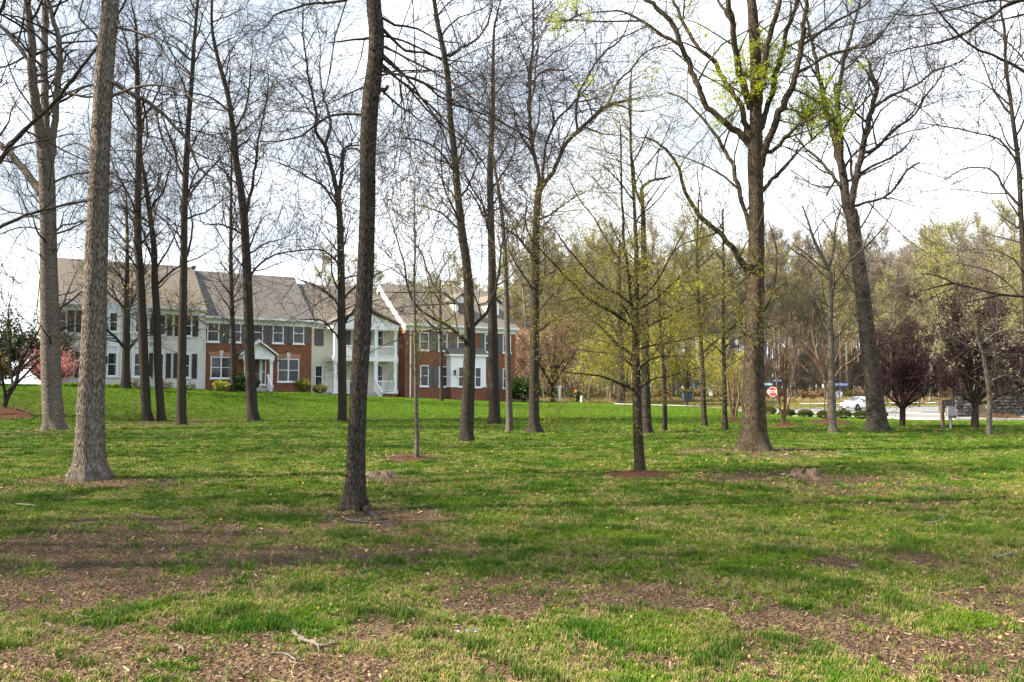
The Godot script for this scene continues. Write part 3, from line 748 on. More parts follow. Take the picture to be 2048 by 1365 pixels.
		[-0.204,11.168,0,0.059,0.464,12.2,-0.231,0.048,0.948,13.24,-0.442,0.036,0.989,13.565,-0.502,0.034,0.949,13.894,-0.533,0.023,0.916,14.222,-0.482,0.012]]},
		{"name":"birch_tree","label":"thin pale grey trunk between the dark tree and the V-forked tree","category":"tree","group":"lawn trees with bare crowns","style":"pale","x":-0.076,"z":-32.6,"crown":0.45,"sides":14,"opt":{"leaf":0.15,"kind":"yellow"},
		"trunk":[0,-0.18,0,0.187,0,0,0,0.163,-0.019,0.646,0,0.125,-0.077,2.366,0,0.115,-0.116,4.289,0,0.105,-0.155,5.836,0,0.096,-0.233,7.393,0,0.077,-0.389,8.957,0,0.067,-0.584,10.136,0,0.048,-0.741,11.32,0,0.029,-0.728,11.978,-0.105,0.029,-0.793,12.642,-0.107,0.021,-0.923,13.295,-0.133,0.012],
		"limbs":[]},
		{"name":"tulip_tree","label":"V-forked tree with thick mossy limb reaching up to the right","category":"tree","group":"lawn trees with bare crowns","style":"maple","x":0.812,"z":-31.5,"crown":0.4,"sides":14,"opt":{"leaf":0.18,"kind":"yellow"},
		"trunk":[0,-0.18,0,0.367,0,0,0,0.319,0,0.273,0,0.23,0.001,0.586,0,0.2,0.002,1.6,0,0.185,0.023,3.081,0,0.176,0.045,4.945,0,0.167,0.066,6.82,0,0.148,0.125,8.33,0,0.13,0.201,9.088,0,0.12],
		"limbs":[[0.201,8.993,0,0.093,0.172,9.719,-0.239,0.075,-0.007,10.778,-0.588,0.076,-0.113,11.861,-0.932,0.076,-0.143,13.191,-1.341,0.068,-0.093,14.555,-1.751,0.059,0.057,15.721,-2.096,0.049,0.074,17.635,-2.643,0.05,0.222,18.55,-3.018,0.042,0.522,19.481,-3.225,0.027,0.589,20.474,-3.322,0.012],
		[0.201,8.993,0,0.102,0.331,9.172,0.046,0.093,0.7,9.706,0.181,0.083,1.065,10.506,0.367,0.073,1.612,11.167,0.549,0.073,2.155,11.625,0.7,0.072,2.694,12.008,0.843,0.072,3.141,12.142,0.942,0.054,3.408,12.178,1,0.036],
		[1.612,11.166,0.55,0.055,1.555,11.569,0.585,0.045,1.646,12.483,0.663,0.045,1.811,12.847,0.697,0.036,2.251,13.573,0.77,0.036,2.709,14.114,0.83,0.036,3.166,14.47,0.88,0.027,3.531,15.193,0.95,0.018,3.649,15.49,1.046,0.023,3.759,15.804,1.06,0.017,3.903,16.097,1.127,0.012],
		[0.314,9.164,0,0.056,0.465,10.783,0.064,0.046,0.803,11.63,0.1,0.046,1.367,12.193,0.131,0.037,1.743,12.662,0.155,0.037,2.212,13.226,0.184,0.018,2.365,13.512,0.26,0.023,2.466,13.821,0.336,0.018,2.515,14.151,0.347,0.012],
		[2.699,12.023,0.8,0.045,2.755,12.154,0.8,0.036,3.073,12.904,0.8,0.036,3.574,13.373,0.8,0.036,4.096,14.032,0.8,0.027,4.836,14.315,0.8,0.027,5.299,14.447,0.8,0.018],
		[-0.132,13.102,0,0.046,0.424,13.566,0.296,0.037,1.156,13.46,0.575,0.027,1.514,13.76,0.772,0.018],
		[0.047,6.444,0,0.046,-0.515,7.153,0.246,0.037,-1.07,7.584,0.437,0.027,-1.528,7.835,0.581,0.018],
		[0.087,7.952,0,0.046,0.607,8.122,0.092,0.037,1.345,8.653,0.248,0.028,1.895,8.911,0.352,0.018],
		[-0.059,10.61,0,0.046,-0.512,11.146,0.123,0.037,-0.699,11.685,0.224,0.028,-0.751,12.011,0.275,0.029,-0.842,12.33,0.244,0.02,-0.961,12.641,0.254,0.012]]},
		{"name":"pin_oak","label":"young dark oak with sweeping low boughs in fresh yellow-green leaf","category":"tree","group":"","style":"pinoak","x":2.444,"z":-16.35,"crown":0.22,"sides":18,"opt":{"leaf":0.68,"kind":"yellow"},
		"trunk":[0,-0.18,0,0.141,0,0,0,0.123,0.001,0.093,0,0.111,-0.015,0.454,0,0.099,-0.039,1.026,0,0.091,-0.044,1.6,0,0.087,-0.058,2.176,0,0.077,-0.053,2.755,0,0.072,-0.049,3.336,0,0.063,-0.034,3.919,0,0.048,-0.039,4.505,0,0.038,-0.071,5.29,0,0.029,-0.122,6.277,0,0.024,-0.114,7.271,0,0.014,-0.11,7.77,0,0.01],
		"limbs":[[-0.072,2.852,0,0.038,-0.119,2.949,-0.005,0.034,-0.175,3.73,-0.04,0.029,-0.245,4.321,-0.067,0.029,-0.283,5.115,-0.102,0.024,-0.292,5.917,-0.138,0.019,-0.31,6.829,-0.177,0.015],
		[-0.053,1.6,0,0.034,-0.544,1.76,0.337,0.024,-0.847,1.86,0.552,0.019,-1.133,1.884,0.749,0.014,-1.488,1.915,1,0.009],
		[-0.057,2.273,0,0.038,-0.409,2.508,-0.256,0.029,-0.621,2.777,-0.452,0.025,-0.887,3.064,-0.671,0.02,-1.053,3.344,-0.847,0.015,-1.255,3.545,-1,0.01],
		[-0.053,2.803,0,0.038,-0.63,3.125,0.181,0.029,-0.973,3.315,0.29,0.024,-1.284,3.577,0.405,0.023,-1.544,3.838,0.51,0.019,-1.876,4.174,0.648,0.014,-2.111,4.374,0.739,0.009],
		[-0.059,3.191,0,0.029,-0.419,3.404,0.259,0.019,-0.746,3.539,0.482,0.019,-1.039,3.778,0.734,0.014,-1.413,4.129,1.091,0.013,-1.69,4.444,1.4,0.009],
		[-0.055,3.676,0,0.024,-0.466,4.351,-0.25,0.02,-0.786,4.991,-0.468,0.015,-1.071,5.431,-0.625,0.015,-1.31,5.987,-0.8,0.01],
		[-0.035,2.678,0,0.029,0.264,2.861,0.008,0.024,0.515,2.976,0.014,0.019,0.853,3.169,0.023,0.014,1.2,3.313,0.031,0.01,1.566,3.429,0.04,0.01],
		[-0.031,3.161,0,0.029,0.412,3.409,-0.319,0.02,0.897,3.837,-0.71,0.02,1.323,4.179,-1.028,0.015,1.689,4.493,-1.3,0.01],
		[-0.03,3.278,0,0.029,0.257,3.594,0.268,0.019,0.438,3.896,0.495,0.019,0.612,4.292,0.781,0.014,0.755,4.576,1,0.009],
		[-0.047,2.369,0,0.024,0.331,2.46,0.104,0.014,0.758,2.539,0.223,0.014,1.224,2.635,0.354,0.009,1.725,2.767,0.5,0.009],
		[-0.044,1.6,0,0.024,0.292,1.794,-0.218,0.015,0.706,1.876,-0.448,0.01,1.348,2.053,-0.8,0.01],
		[-0.051,1.936,0,0.029,0.127,2.158,0.519,0.019,0.393,2.21,1.094,0.013,0.69,2.156,1.8,0.009],
		[-0.059,2.032,0,0.029,-0.299,2.245,-0.526,0.02,-0.636,2.369,-1.1,0.015,-1.098,2.454,-1.8,0.011],
		[-0.056,2.465,0,0.029,-0.333,2.84,1.312,0.018,-0.597,3.018,2.2,0.012],
		[-0.056,2.465,0,0.029,0.278,2.954,-1.335,0.021,0.611,3.368,-2.4,0.017],
		[-0.056,4.799,0,0.019,0.276,5.339,-0.219,0.015,0.61,5.785,-0.407,0.01],
		[-0.081,5.29,0,0.019,-0.411,5.64,0.174,0.014,-0.714,5.895,0.319,0.009],
		[-0.104,5.98,0,0.014,0.123,6.412,-0.124,0.015,0.294,6.849,-0.242,0.01]]},
		{"name":"maple_tree","label":"bare tree just behind the young oak, its top bent right","category":"tree","group":"lawn trees with bare crowns","style":"maple","x":5.017,"z":-31.5,"crown":0.5,"sides":14,"opt":{"leaf":0.2,"kind":"yellow"},
		"trunk":[0,-0.18,0,0.247,0,0,0,0.215,-0.034,0.347,0,0.178,-0.059,1.6,0,0.163,-0.064,3.081,0,0.148,-0.066,4.945,0,0.12,-0.087,6.82,0,0.111,-0.111,8.33,0,0.083,-0.16,9.183,0,0.065],
		"limbs":[[-0.16,9.126,0,0.065,0.157,9.424,0.026,0.056,0.622,9.493,0.053,0.046,0.938,9.601,0.073,0.028],
		[-0.109,8.519,0,0.065,-0.312,8.898,0.002,0.056,-0.438,9.657,0.005,0.046,-0.541,10.989,0.011,0.037,-0.602,12.902,0.019,0.028,-0.56,13.233,0.021,0.029,-0.505,13.561,0.002,0.02,-0.419,13.883,0.007,0.012]]},
		{"name":"young_tree","label":"thin young tree immediately right of the dark young oak","category":"tree","group":"","style":"maple","x":6.005,"z":-33.4,"crown":0.35,"sides":14,"opt":{"leaf":0.3,"kind":"yellow"},
		"trunk":[0,-0.18,0,0.124,0,0,0,0.108,-0.011,0.818,0,0.088,-0.034,2.384,0,0.079,-0.138,3.762,0,0.059,-0.203,5.146,0,0.049,-0.227,6.736,0,0.029],
		"limbs":[]},
		{"name":"young_tree","label":"slim tree standing beside the dark letterbox cabinet","category":"tree","group":"","style":"maple","x":8.458,"z":-37.5,"crown":0.3,"sides":14,"opt":{"leaf":0.35,"kind":"yellow"},
		"trunk":[0,-0.18,0,0.216,0,0,0,0.188,-0.017,0.393,0,0.132,-0.04,2.04,0,0.099,-0.105,3.806,0,0.088,-0.216,5.582,0,0.077,-0.232,7.815,0,0.055,-0.115,10.063,0,0.033],
		"limbs":[]},
		{"name":"young_tree","label":"slim dark tree between the white notice and the tulip tree","category":"tree","group":"","style":"maple","x":8.566,"z":-34.25,"crown":0.3,"sides":14,"opt":{"leaf":0.35,"kind":"yellow"},
		"trunk":[0,-0.18,0,0.162,0,0,0,0.141,-0.011,0.598,0,0.101,-0.02,2.807,0,0.081,-0.032,4.83,0,0.071,0.018,6.867,0,0.05,0.026,8.918,0,0.03],
		"limbs":[]},
		{"name":"tulip_tree","label":"massive tulip tree with spreading leaders and bright green leaf tufts","category":"tree","group":"","style":"tulip","x":6.369,"z":-22.5,"crown":0.45,"sides":30,"opt":{"leaf":0.26,"kind":"green","tufts":[[0.101,10.149,-0.155,0.733,30],[-0.484,9.636,0.492,0.388,14],[0.741,10.388,-0.234,0.468,16],[0.349,10.728,-0.042,0.398,12],[1.53,9.269,-0.211,0.401,14],[1.806,9.218,0.339,0.417,18],[2.02,8.662,0.265,0.497,20],[1.162,8.641,0.246,0.327,10],[1.76,9.021,-0.299,0.335,12],[-0.586,8.901,0.07,0.185,5],[-4.682,11.694,0.275,0.327,8],[-5.081,11.406,0.215,0.236,6],[0.35,9.687,0.352,0.326,10]]},
		"trunk":[0,-0.18,0,0.547,0,0,0,0.476,0.002,0.128,0,0.431,0.007,0.416,0,0.363,0.018,1.073,0,0.304,0.03,1.864,0,0.278,0.057,2.658,0,0.251,0.096,3.456,0,0.232,0.127,4.524,0,0.218,0.158,5.598,0,0.205,0.171,6.407,0,0.199,0.169,7.084,0,0.199,0.167,7.764,0,0.205,0.194,8.582,0,0.172,0.207,9.403,0,0.152,0.225,10.504,0,0.152,0.185,11.334,0,0.146,0.131,12.167,0,0.119,0.022,13.281,-0.229,0.104,-0.278,14.382,-0.295,0.089,-0.65,15.429,-0.565,0.073,-0.771,16.558,-0.691,0.058,-0.986,17.66,-0.903,0.043,-1.193,18.764,-1.116,0.027,-1.452,19.875,-1.053,0.012],
		"limbs":[[0.077,8.036,0,0.106,-0.011,8.229,-0.009,0.093,-0.271,8.535,-0.025,0.086,-0.706,8.843,-0.046,0.08,-0.995,9.095,-0.062,0.073,-1.191,9.375,-0.075,0.073,-1.277,9.766,-0.091,0.073,-1.344,9.823,-0.095,0.073,-1.535,10.399,-0.118,0.073,-1.768,10.978,-0.143,0.067,-1.976,11.517,-0.165,0.067,-2.322,11.946,-0.187,0.06,-2.672,12.263,-0.205,0.053,-3.439,13.177,-0.332,0.05,-4.194,14.093,-0.511,0.041,-4.815,15.073,-0.816,0.031,-5.362,16.06,-1.225,0.022,-5.955,16.966,-1.742,0.012],
		[-1.797,10.891,0,0.046,-2.397,11.324,-0.105,0.04,-2.831,11.679,-0.184,0.033,-3.337,11.954,-0.266,0.027,-3.891,11.991,-0.346,0.02,-4.449,11.943,-0.427,0.02,-4.915,11.763,-0.5,0.014],
		[0.106,8.172,0,0.093,-0.006,8.754,-0.242,0.08,-0.074,9.425,-0.508,0.074,-0.248,9.906,-0.713,0.068,-0.421,10.312,-0.89,0.069,-0.578,10.789,-1.084,0.062,-0.817,11.148,-1.257,0.063,-0.989,11.369,-1.37,0.056,-1.296,12.049,-1.652,0.05,-1.554,12.985,-2,0.043,-2.045,14.037,-2.463,0.041,-2.412,15.206,-2.709,0.031,-2.616,16.44,-2.695,0.022,-2.842,17.636,-2.413,0.012],
		[0.068,9.129,0,0.099,-0.196,9.724,0.215,0.092,-0.354,10.191,0.381,0.085,-0.524,10.84,0.613,0.077,-0.61,11.269,0.768,0.077,-0.712,11.727,0.936,0.07,-0.791,12.922,1.018,0.062,-0.684,14.111,1.141,0.05,-0.49,15.292,1.053,0.037,-0.323,16.475,1.162,0.025,-0.052,17.638,1.282,0.012],
		[-0.408,11.542,0,0.046,-0.462,11.672,-0.044,0.04,-0.584,11.952,-0.139,0.04,-0.704,12.282,-0.246,0.033,-0.876,13.207,-0.585,0.032,-1.229,14.08,-0.923,0.022,-1.643,14.962,-1.145,0.012],
		[0.301,8.582,0,0.079,0.491,9.15,-0.063,0.073,0.692,9.624,-0.117,0.073,0.846,10.258,-0.185,0.073,1.057,10.898,-0.255,0.067,1.214,11.544,-0.323,0.06,1.448,12.033,-0.378,0.054,1.535,12.36,-0.412,0.047,1.833,13.519,-0.51,0.046,1.808,14.717,-0.458,0.037,1.79,15.911,-0.333,0.029,1.559,17.088,-0.363,0.02,1.147,18.21,-0.264,0.012],
		[0.256,7.492,0,0.099,0.406,8.031,0.158,0.092,0.644,8.773,0.38,0.091,0.889,9.306,0.552,0.09,1.047,9.774,0.698,0.077,1.137,10.429,0.893,0.07,1.166,10.865,1.023,0.063,1.193,11.457,1.202,0.056,1.347,12.621,1.451,0.053,1.408,13.783,1.746,0.042,1.59,14.93,2.045,0.032,1.502,16.121,2.166,0.022,1.563,17.311,2.304,0.012],
		[1.462,10.85,0,0.046,1.771,11.066,0.206,0.039,2.009,11.242,0.371,0.033,2.368,11.39,0.588,0.032,2.717,11.546,0.809,0.026,2.961,11.705,0.983,0.019,3.274,12.137,1.382,0.023,3.592,12.659,1.649,0.018,3.863,13.23,1.861,0.012],
		[1.299,10.091,0,0.053,1.629,10.282,0.146,0.039,1.955,10.47,0.292,0.039,2.397,10.55,0.465,0.032,2.774,10.597,0.614,0.026,3.123,10.685,0.759,0.026,3.632,11.379,1.115,0.013,3.82,11.603,1.274,0.02,4.042,11.819,1.399,0.016,4.246,12.069,1.483,0.012],
		[0.257,9.129,0,0.093,0.334,9.765,0.139,0.079,0.448,10.719,0.351,0.072,0.588,11.337,0.493,0.071,0.685,11.742,0.587,0.064,0.747,12.989,0.644,0.056,0.851,14.233,0.708,0.041,1.195,15.412,0.943,0.027,1.452,16.603,1.22,0.012],
		[0.425,7.968,0,0.06,0.666,8.027,0.266,0.052,0.89,8.274,0.649,0.045,1.041,8.431,0.91,0.038,1.239,8.482,1.157,0.025,1.498,8.563,1.5,0.019],
		[0.047,4.524,0,0.099,-0.071,4.717,0.053,0.086,-0.474,5.216,0.201,0.079,-0.943,5.732,0.364,0.065,-1.472,6.151,0.522,0.058,-1.781,6.609,0.655,0.051,-1.981,7.028,0.768,0.045,-2.114,7.445,0.877,0.038,-2.413,7.755,0.983,0.032,-2.815,7.995,1.096,0.025,-3.067,8.016,1.155,0.019],
		[0.067,5.733,0,0.073,-0.052,6.239,-0.17,0.06,-0.171,7.066,-0.435,0.061,-0.299,7.867,-0.686,0.055,-0.588,8.616,-0.935,0.048,-0.95,9.228,-1.156,0.035,-1.377,9.84,-1.385,0.028,-1.882,10.186,-1.579,0.021],
		[0.004,2.658,0,0.046,-0.165,2.923,0.004,0.04,-0.345,3.455,0.011,0.033,-0.445,3.987,0.017,0.02],
		[0.189,3.456,0,0.046,0.363,3.836,0.193,0.033,0.471,4.337,0.428,0.026,0.485,4.951,0.711,0.013,0.417,5.26,0.815,0.02,0.326,5.574,0.881,0.016,0.232,5.893,0.862,0.012],
		[0.272,6.813,0,0.06,0.65,7.249,-0.116,0.047,1.103,7.693,-0.243,0.04,1.49,8.139,-0.359,0.027,1.871,8.444,-0.454,0.02]]},
		{"name":"maple_tree","label":"pale grey tree between the round box shrubs and leaning trunk","category":"tree","group":"lawn trees with bare crowns","style":"pale","x":11.746,"z":-31.15,"crown":0.4,"sides":14,"opt":{"leaf":0.1,"kind":"yellow"},
		"trunk":[0,-0.18,0,0.217,0,0,0,0.189,-0.029,0.325,0,0.139,-0.038,1.6,0,0.125,-0.025,3.065,0,0.11,-0.038,4.169,0,0.101,0.006,5.37,0,0.092,-0.054,6,0,0.073,-0.567,7.098,0,0.055,-0.774,7.807,0,0.037,-0.985,8.405,0,0.027],
		"limbs":[[0,5.092,0,0.055,0.223,5.789,0.323,0.045,0.504,6.213,0.558,0.036,0.859,6.627,0.818,0.027,0.967,6.929,0.91,0.028,1.12,7.222,0.949,0.02,1.256,7.526,0.963,0.012],
		[-0.054,6,0,0.055,0.268,6.815,-0.316,0.046,0.507,7.83,-0.693,0.028,0.614,8.139,-0.758,0.029,0.742,8.444,-0.798,0.02,0.888,8.744,-0.796,0.012],
		[-0.012,4.538,0,0.037,-0.417,4.905,0.024,0.027,-0.881,5.087,0.045,0.018],
		[-0.076,3.249,0,0.037,0.556,3.813,-0.177,0.028,1.081,4.195,-0.31,0.019]]},
		{"name":"oak_tree","label":"thick dark trunk leaning left above its base beside the white car","category":"tree","group":"lawn trees with bare crowns","style":"oak","x":14.185,"z":-33,"crown":0.55,"sides":20,"opt":{"dense":1.3},
		"trunk":[0,-0.18,0,0.598,0,0,0,0.52,-0.032,0.249,0,0.404,-0.125,1.213,0,0.334,-0.213,2.375,0,0.311,-0.325,3.347,0,0.301,-0.429,4.712,0,0.281,-0.557,5.888,0,0.272,-0.706,7.069,0,0.262,-0.8,8.057,0,0.252,-0.904,8.651,0,0.243],
		"limbs":[[-0.965,8.552,0,0.194,-1.081,9.678,-0.141,0.166,-1.212,10.922,-0.295,0.147,-1.327,11.866,-0.411,0.128,-1.575,12.927,-0.543,0.109,-1.767,14.321,-0.711,0.089,-1.949,15.626,-0.865,0.06,-2.172,16.595,-0.76,0.048,-2.507,17.537,-0.746,0.03,-2.835,18.459,-0.542,0.012],
		[-1.205,10.141,0,0.116,-1.343,11.693,0.345,0.096,-1.512,12.799,0.595,0.086,-1.433,14.216,0.922,0.075,-1.227,15.092,1.133,0.056,-0.972,16.034,1.349,0.046,-0.796,17.019,1.373,0.029,-0.786,18.018,1.39,0.012],
		[-0.885,8.651,0,0.165,-0.852,9.212,0.145,0.135,-0.703,10.231,0.416,0.125,-0.589,11.144,0.661,0.114,-0.439,12.046,0.908,0.104,-0.285,12.847,1.132,0.094,-0.325,13.289,1.252,0.075,-0.553,13.637,1.359,0.056,-0.633,13.955,1.418,0.046,-0.756,14.265,1.404,0.029,-0.885,14.567,1.351,0.012],
		[-0.359,10.96,0,0.078,0.108,11.048,0.109,0.068,0.508,11.562,0.257,0.058,0.947,11.918,0.388,0.048,1.471,12.266,0.535,0.038,1.798,12.901,0.7,0.038,2.132,13.346,0.83,0.028,2.287,13.627,0.921,0.029,2.404,13.929,1.002,0.021,2.486,14.252,1.002,0.012],
		[0.118,12.743,0,0.068,0.694,13.095,0.146,0.058,1.231,13.349,0.275,0.048,1.765,13.601,0.405,0.038,2.29,14.004,0.551,0.038,2.903,14.187,0.694,0.029,3.212,14.297,0.751,0.029,3.488,14.485,0.754,0.021,3.716,14.727,0.74,0.012],
		[-0.843,8.77,0,0.068,-0.243,8.942,0.029,0.048,0.434,9.133,0.062,0.048,0.922,9.621,0.095,0.039,1.314,10.208,0.127,0.039,1.8,10.499,0.154,0.029],
		[-1.067,9.286,0,0.087,-1.36,9.912,-0.277,0.069,-1.736,10.686,-0.615,0.059,-2.28,11.4,-0.973,0.05,-2.606,12.016,-1.237,0.03],
		[-1.447,9.843,0,0.049,-1.749,9.259,-0.227,0.029],
		[-0.35,3.152,0,0.039,0.304,3.357,-0.195,0.029,1.028,3.964,-0.464,0.02]]},
		{"name":"young_tree","label":"slender tree at the right edge rising past the frame","category":"tree","group":"","style":"maple","x":16.675,"z":-27.5,"crown":0.4,"sides":14,"opt":{"leaf":0.15,"kind":"yellow"},
		"trunk":[0,-0.18,0,0.149,0,0,0,0.129,0.045,1.284,0,0.113,0.036,2.9,0,0.097,0.028,4.526,0,0.089,0.001,6.114,0,0.081,-0.029,7.614,0,0.073,-0.048,8.973,0,0.073,-0.18,10.407,0,0.065,-0.263,11.362,0,0.057,-0.363,12.304,0,0.049,-0.356,13.503,0,0.04,-0.506,14.149,0.067,0.036,-0.509,14.811,0.149,0.024,-0.654,15.435,0.333,0.012],
		"limbs":[[-0.061,7.614,0,0.049,-0.37,8.095,-0.145,0.041,-0.653,8.81,-0.33,0.033,-1.075,9.011,-0.455,0.025,-1.587,8.963,-0.594,0.025,-2.101,8.663,-0.753,0.017],
		[-0.08,8.973,0,0.04,-0.468,9.896,-0.301,0.033,-1.011,10.16,-0.505,0.025,-1.852,10.476,-0.806,0.025,-2.719,10.707,-1.102,0.017],
		[-0.221,10.641,0,0.04,-0.446,11.235,-0.262,0.033,-0.582,12.026,-0.567,0.025,-0.648,12.829,-0.858,0.017,-0.707,13.123,-1.003,0.022,-0.753,13.449,-1.056,0.017,-0.756,13.782,-1.058,0.012]]},
		{"name":"oak_tree","label":"oak just outside the right edge whose boughs hang into view","category":"tree","group":"","style":"oak_dark","x":9.133,"z":-12,"crown":0.75,"sides":14,"opt":{},
		"trunk":[0,-0.18,0,0.221,0,0,0,0.192,-0.064,0.133,0,0.164,-0.076,1.459,0,0.147,-0.086,2.874,0,0.141,-0.096,4.308,0,0.127,-0.07,5.762,0,0.12,-0.043,7.236,0,0.106,-0.049,8.412,-0.238,0.088,0.108,9.601,-0.202,0.069,0.316,10.77,-0.376,0.05,0.35,11.969,-0.409,0.031,0.154,13.153,-0.424,0.012],
		"limbs":[[-0.064,5.908,0,0.049,-0.706,6.695,-0.121,0.036,-1.569,7.337,-0.249,0.029,-1.987,7.136,-0.305,0.025,-2.394,6.902,-0.361,0.022,-2.747,6.776,-0.406,0.018,-3.102,6.717,-0.448,0.011,-3.531,6.623,-0.5,0.007],
		[-0.067,5.324,0,0.042,-1.082,5.704,0.167,0.028,-1.953,6.066,0.316,0.021,-2.435,6.262,0.399,0.017,-2.776,6.38,0.458,0.014,-3.02,6.584,0.511,0.014,-3.233,6.795,0.562,0.01,-3.385,6.954,0.6,0.007],
		[-0.048,6.791,0,0.035,-0.801,7.288,-0.273,0.025,-1.429,7.496,-0.473,0.022,-1.997,7.499,-0.645,0.015,-2.529,7.416,-0.804,0.015,-2.937,7.413,-0.921,0.011,-3.211,7.505,-1,0.008],
		[-0.102,3.159,0,0.039,-0.967,2.952,-0.056,0.028,-1.805,2.936,-0.109,0.021,-2.149,2.974,-0.13,0.018,-2.431,3.041,-0.149,0.018,-2.755,3.131,-0.17,0.014,-2.996,3.242,-0.186,0.011,-3.219,3.273,-0.2,0.007],
		[-2.75,3.132,-0.18,0.014,-2.981,3.087,-0.224,0.011,-3.174,3.033,-0.261,0.007,-3.274,3.057,-0.28,0.006],
		[-2.141,2.973,-0.12,0.014,-2.487,2.876,-0.018,0.011,-2.867,2.808,0.094,0.007,-3.157,2.771,0.18,0.006],
		[-1.868,2.935,-0.1,0.014,-1.995,3.19,-0.237,0.011,-2.203,3.355,-0.374,0.007,-2.426,3.448,-0.5,0.006],
		[-0.102,4.164,0,0.035,0.595,4.465,-0.052,0.028,1.381,4.844,-0.111,0.018,1.921,5.236,-0.118,0.023,2.298,5.785,-0.141,0.017,2.691,6.317,-0.055,0.012]]},
		{"name":"dogwood_tree","label":"small pale-stemmed dogwood with cream bracts beside the purple plums","category":"tree","group":"","style":"dogwood","x":16.735,"z":-29.9,"crown":0.6,"sides":14,"opt":{"leaf":0.5,"kind":"cream"},
		"trunk":[0,-0.18,0,0.142,0,0,0,0.123,-0.005,0.382,0,0.097,0.04,1.256,0,0.079,-0.037,2.133,0,0.07,-0.155,2.837,0,0.062,-0.312,3.454,0,0.044,-0.363,4.072,0,0.026],
		"limbs":[[-0.155,2.837,0,0.044,-0.698,3.188,0.014,0.035,-1.312,3.505,0.03,0.026,-1.663,3.716,0.039,0.018],
		[-0.25,3.189,0,0.044,0.204,3.567,0.153,0.035,0.66,3.699,0.281,0.026,1.036,3.779,0.386,0.017],
		[-0.01,1.87,0,0.035,0.358,2.044,0.104,0.026,0.814,2.216,0.231,0.017],
		[-0.327,3.542,0,0.035,-0.926,3.784,0.312,0.026,-1.506,3.936,0.6,0.017],
		[-0.327,3.542,0,0.035,0.422,4.013,-0.363,0.027,1.01,4.122,-0.6,0.018]]},
		{"name":"crape_myrtle","label":"bare many-stemmed small tree at the left edge on a mulch mound","category":"tree","group":"","style":"maple","x":-24.52,"z":-41,"crown":0.3,"sides":8,"opt":{"leaf":0.05,"kind":"brown"},
		"trunk":[0,-0.18,0,0.153,0,0,0,0.133,0.213,0.785,0,0.109,0.599,1.482,0,0.096,0.784,2.446,0,0.072,1.238,3.315,0,0.06,1.694,4.163,0,0.036,2.023,5.255,0,0.024],
		"limbs":[[0.532,1.338,0,0.072,1.021,2.119,-0.452,0.049,1.326,2.666,-0.75,0.025],
		[0.442,1.145,0,0.072,0.022,3.09,-0.355,0.049,-0.259,4.578,-0.621,0.037,-0.261,5.837,-0.844,0.025],
		[0.703,1.988,0,0.06,1.395,2.585,0.15,0.048,2.132,3.06,0.294,0.036],
		[0.125,0.545,0,0.084,0.287,2.092,0.679,0.059,0.34,3.48,1.314,0.035]]},
		{"name":"crape_myrtle","label":"tan upright many-stemmed tree beside the stop sign shrubs","category":"tree","group":"","style":"tan","x":12.133,"z":-38,"crown":0.3,"sides":8,"opt":{"leaf":0.06,"kind":"yellow"},
		"trunk":[0,-0.18,0,0.09,0,0,0,0.078,0.035,0.71,0,0.067,0.096,1.6,0,0.056,0.14,2.761,0,0.045,0.134,3.634,0,0.034,0.289,4.734,0,0.022],
		"limbs":[[-0.019,0.155,0,0.056,-0.205,0.999,0.001,0.045,-0.28,1.823,0.003,0.034,-0.417,2.939,0.004,0.022],
		[0.025,0.155,0,0.056,0.263,0.997,-0.136,0.045,0.456,1.824,-0.268,0.034,0.717,2.955,-0.445,0.023],
		[0.054,0.488,0,0.056,-0.042,1.822,0.097,0.045,-0.205,3.377,0.21,0.033,-0.389,4.487,0.291,0.022],
		[0.096,1.6,0,0.045,0.313,2.929,0.3,0.033,0.581,4.024,0.554,0.022]]},
		{"name":"crape_myrtle","label":"wide tan fan-branched tree on the dark mulch mound","category":"tree","group":"","style":"tan","x":15.503,"z":-41.6,"crown":0.3,"sides":8,"opt":{"leaf":0.04,"kind":"yellow"},
		"trunk":[0,-0.18,0,0.113,0,0,0,0.098,-0.049,1.118,0,0.086,-0.152,2.02,0,0.073,-0.433,2.631,0,0.061,-1.005,3.39,0,0.049,-1.482,4.052,0,0.024],
		"limbs":[[-0.11,1.727,0,0.061,-0.089,2.634,-0.136,0.049,0.184,3.624,-0.285,0.037,0.381,4.574,-0.426,0.025],
		[-0.153,1.971,0,0.061,-0.382,3.591,-0.636,0.05,-0.437,4.875,-1.113,0.025],
		[-0.02,1.361,0,0.061,0.336,2.454,0.283,0.049,1.01,3.029,0.512,0.036,1.503,3.529,0.694,0.024],
		[-0.088,1.605,0,0.049,0.116,3.049,0.638,0.036,0.396,3.988,1.087,0.024],
		[-0.131,1.849,0,0.049,-0.72,2.165,0.094,0.037,-1.182,2.578,0.181,0.024]]},
		{"name":"crape_myrtle","label":"orange-barked three-stemmed small tree behind the tulip tree","category":"tree","group":"","style":"tan","x":11.397,"z":-43.7,"crown":0.3,"sides":8,"opt":{"leaf":0.3,"kind":"yellow"},
		"trunk":[0,-0.18,0,0.118,0,0,0,0.103,-0.122,0.407,0,0.09,-0.239,1.148,0,0.077,-0.282,1.737,0,0.064,-0.398,2.61,0,0.039,-0.537,3.639,0,0.026],
		"limbs":[[0.027,0.1,0,0.09,0.102,0.586,0.035,0.077,0.253,1.175,0.079,0.064,0.225,1.737,0.119,0.051,0.375,2.733,0.191,0.026],
		[0.005,0.305,0,0.064,0.048,1.044,-0.122,0.052,0.057,2.1,-0.295,0.039,-0.013,3.14,-0.466,0.026]]},
		{"name":"plum_tree","label":"round purple-leaved plum standing left of the meter cabinet","category":"tree","group":"","style":"plum","x":17.042,"z":-37.2,"crown":0.3,"sides":8,"opt":{"leaf":1.0,"kind":"plum"},
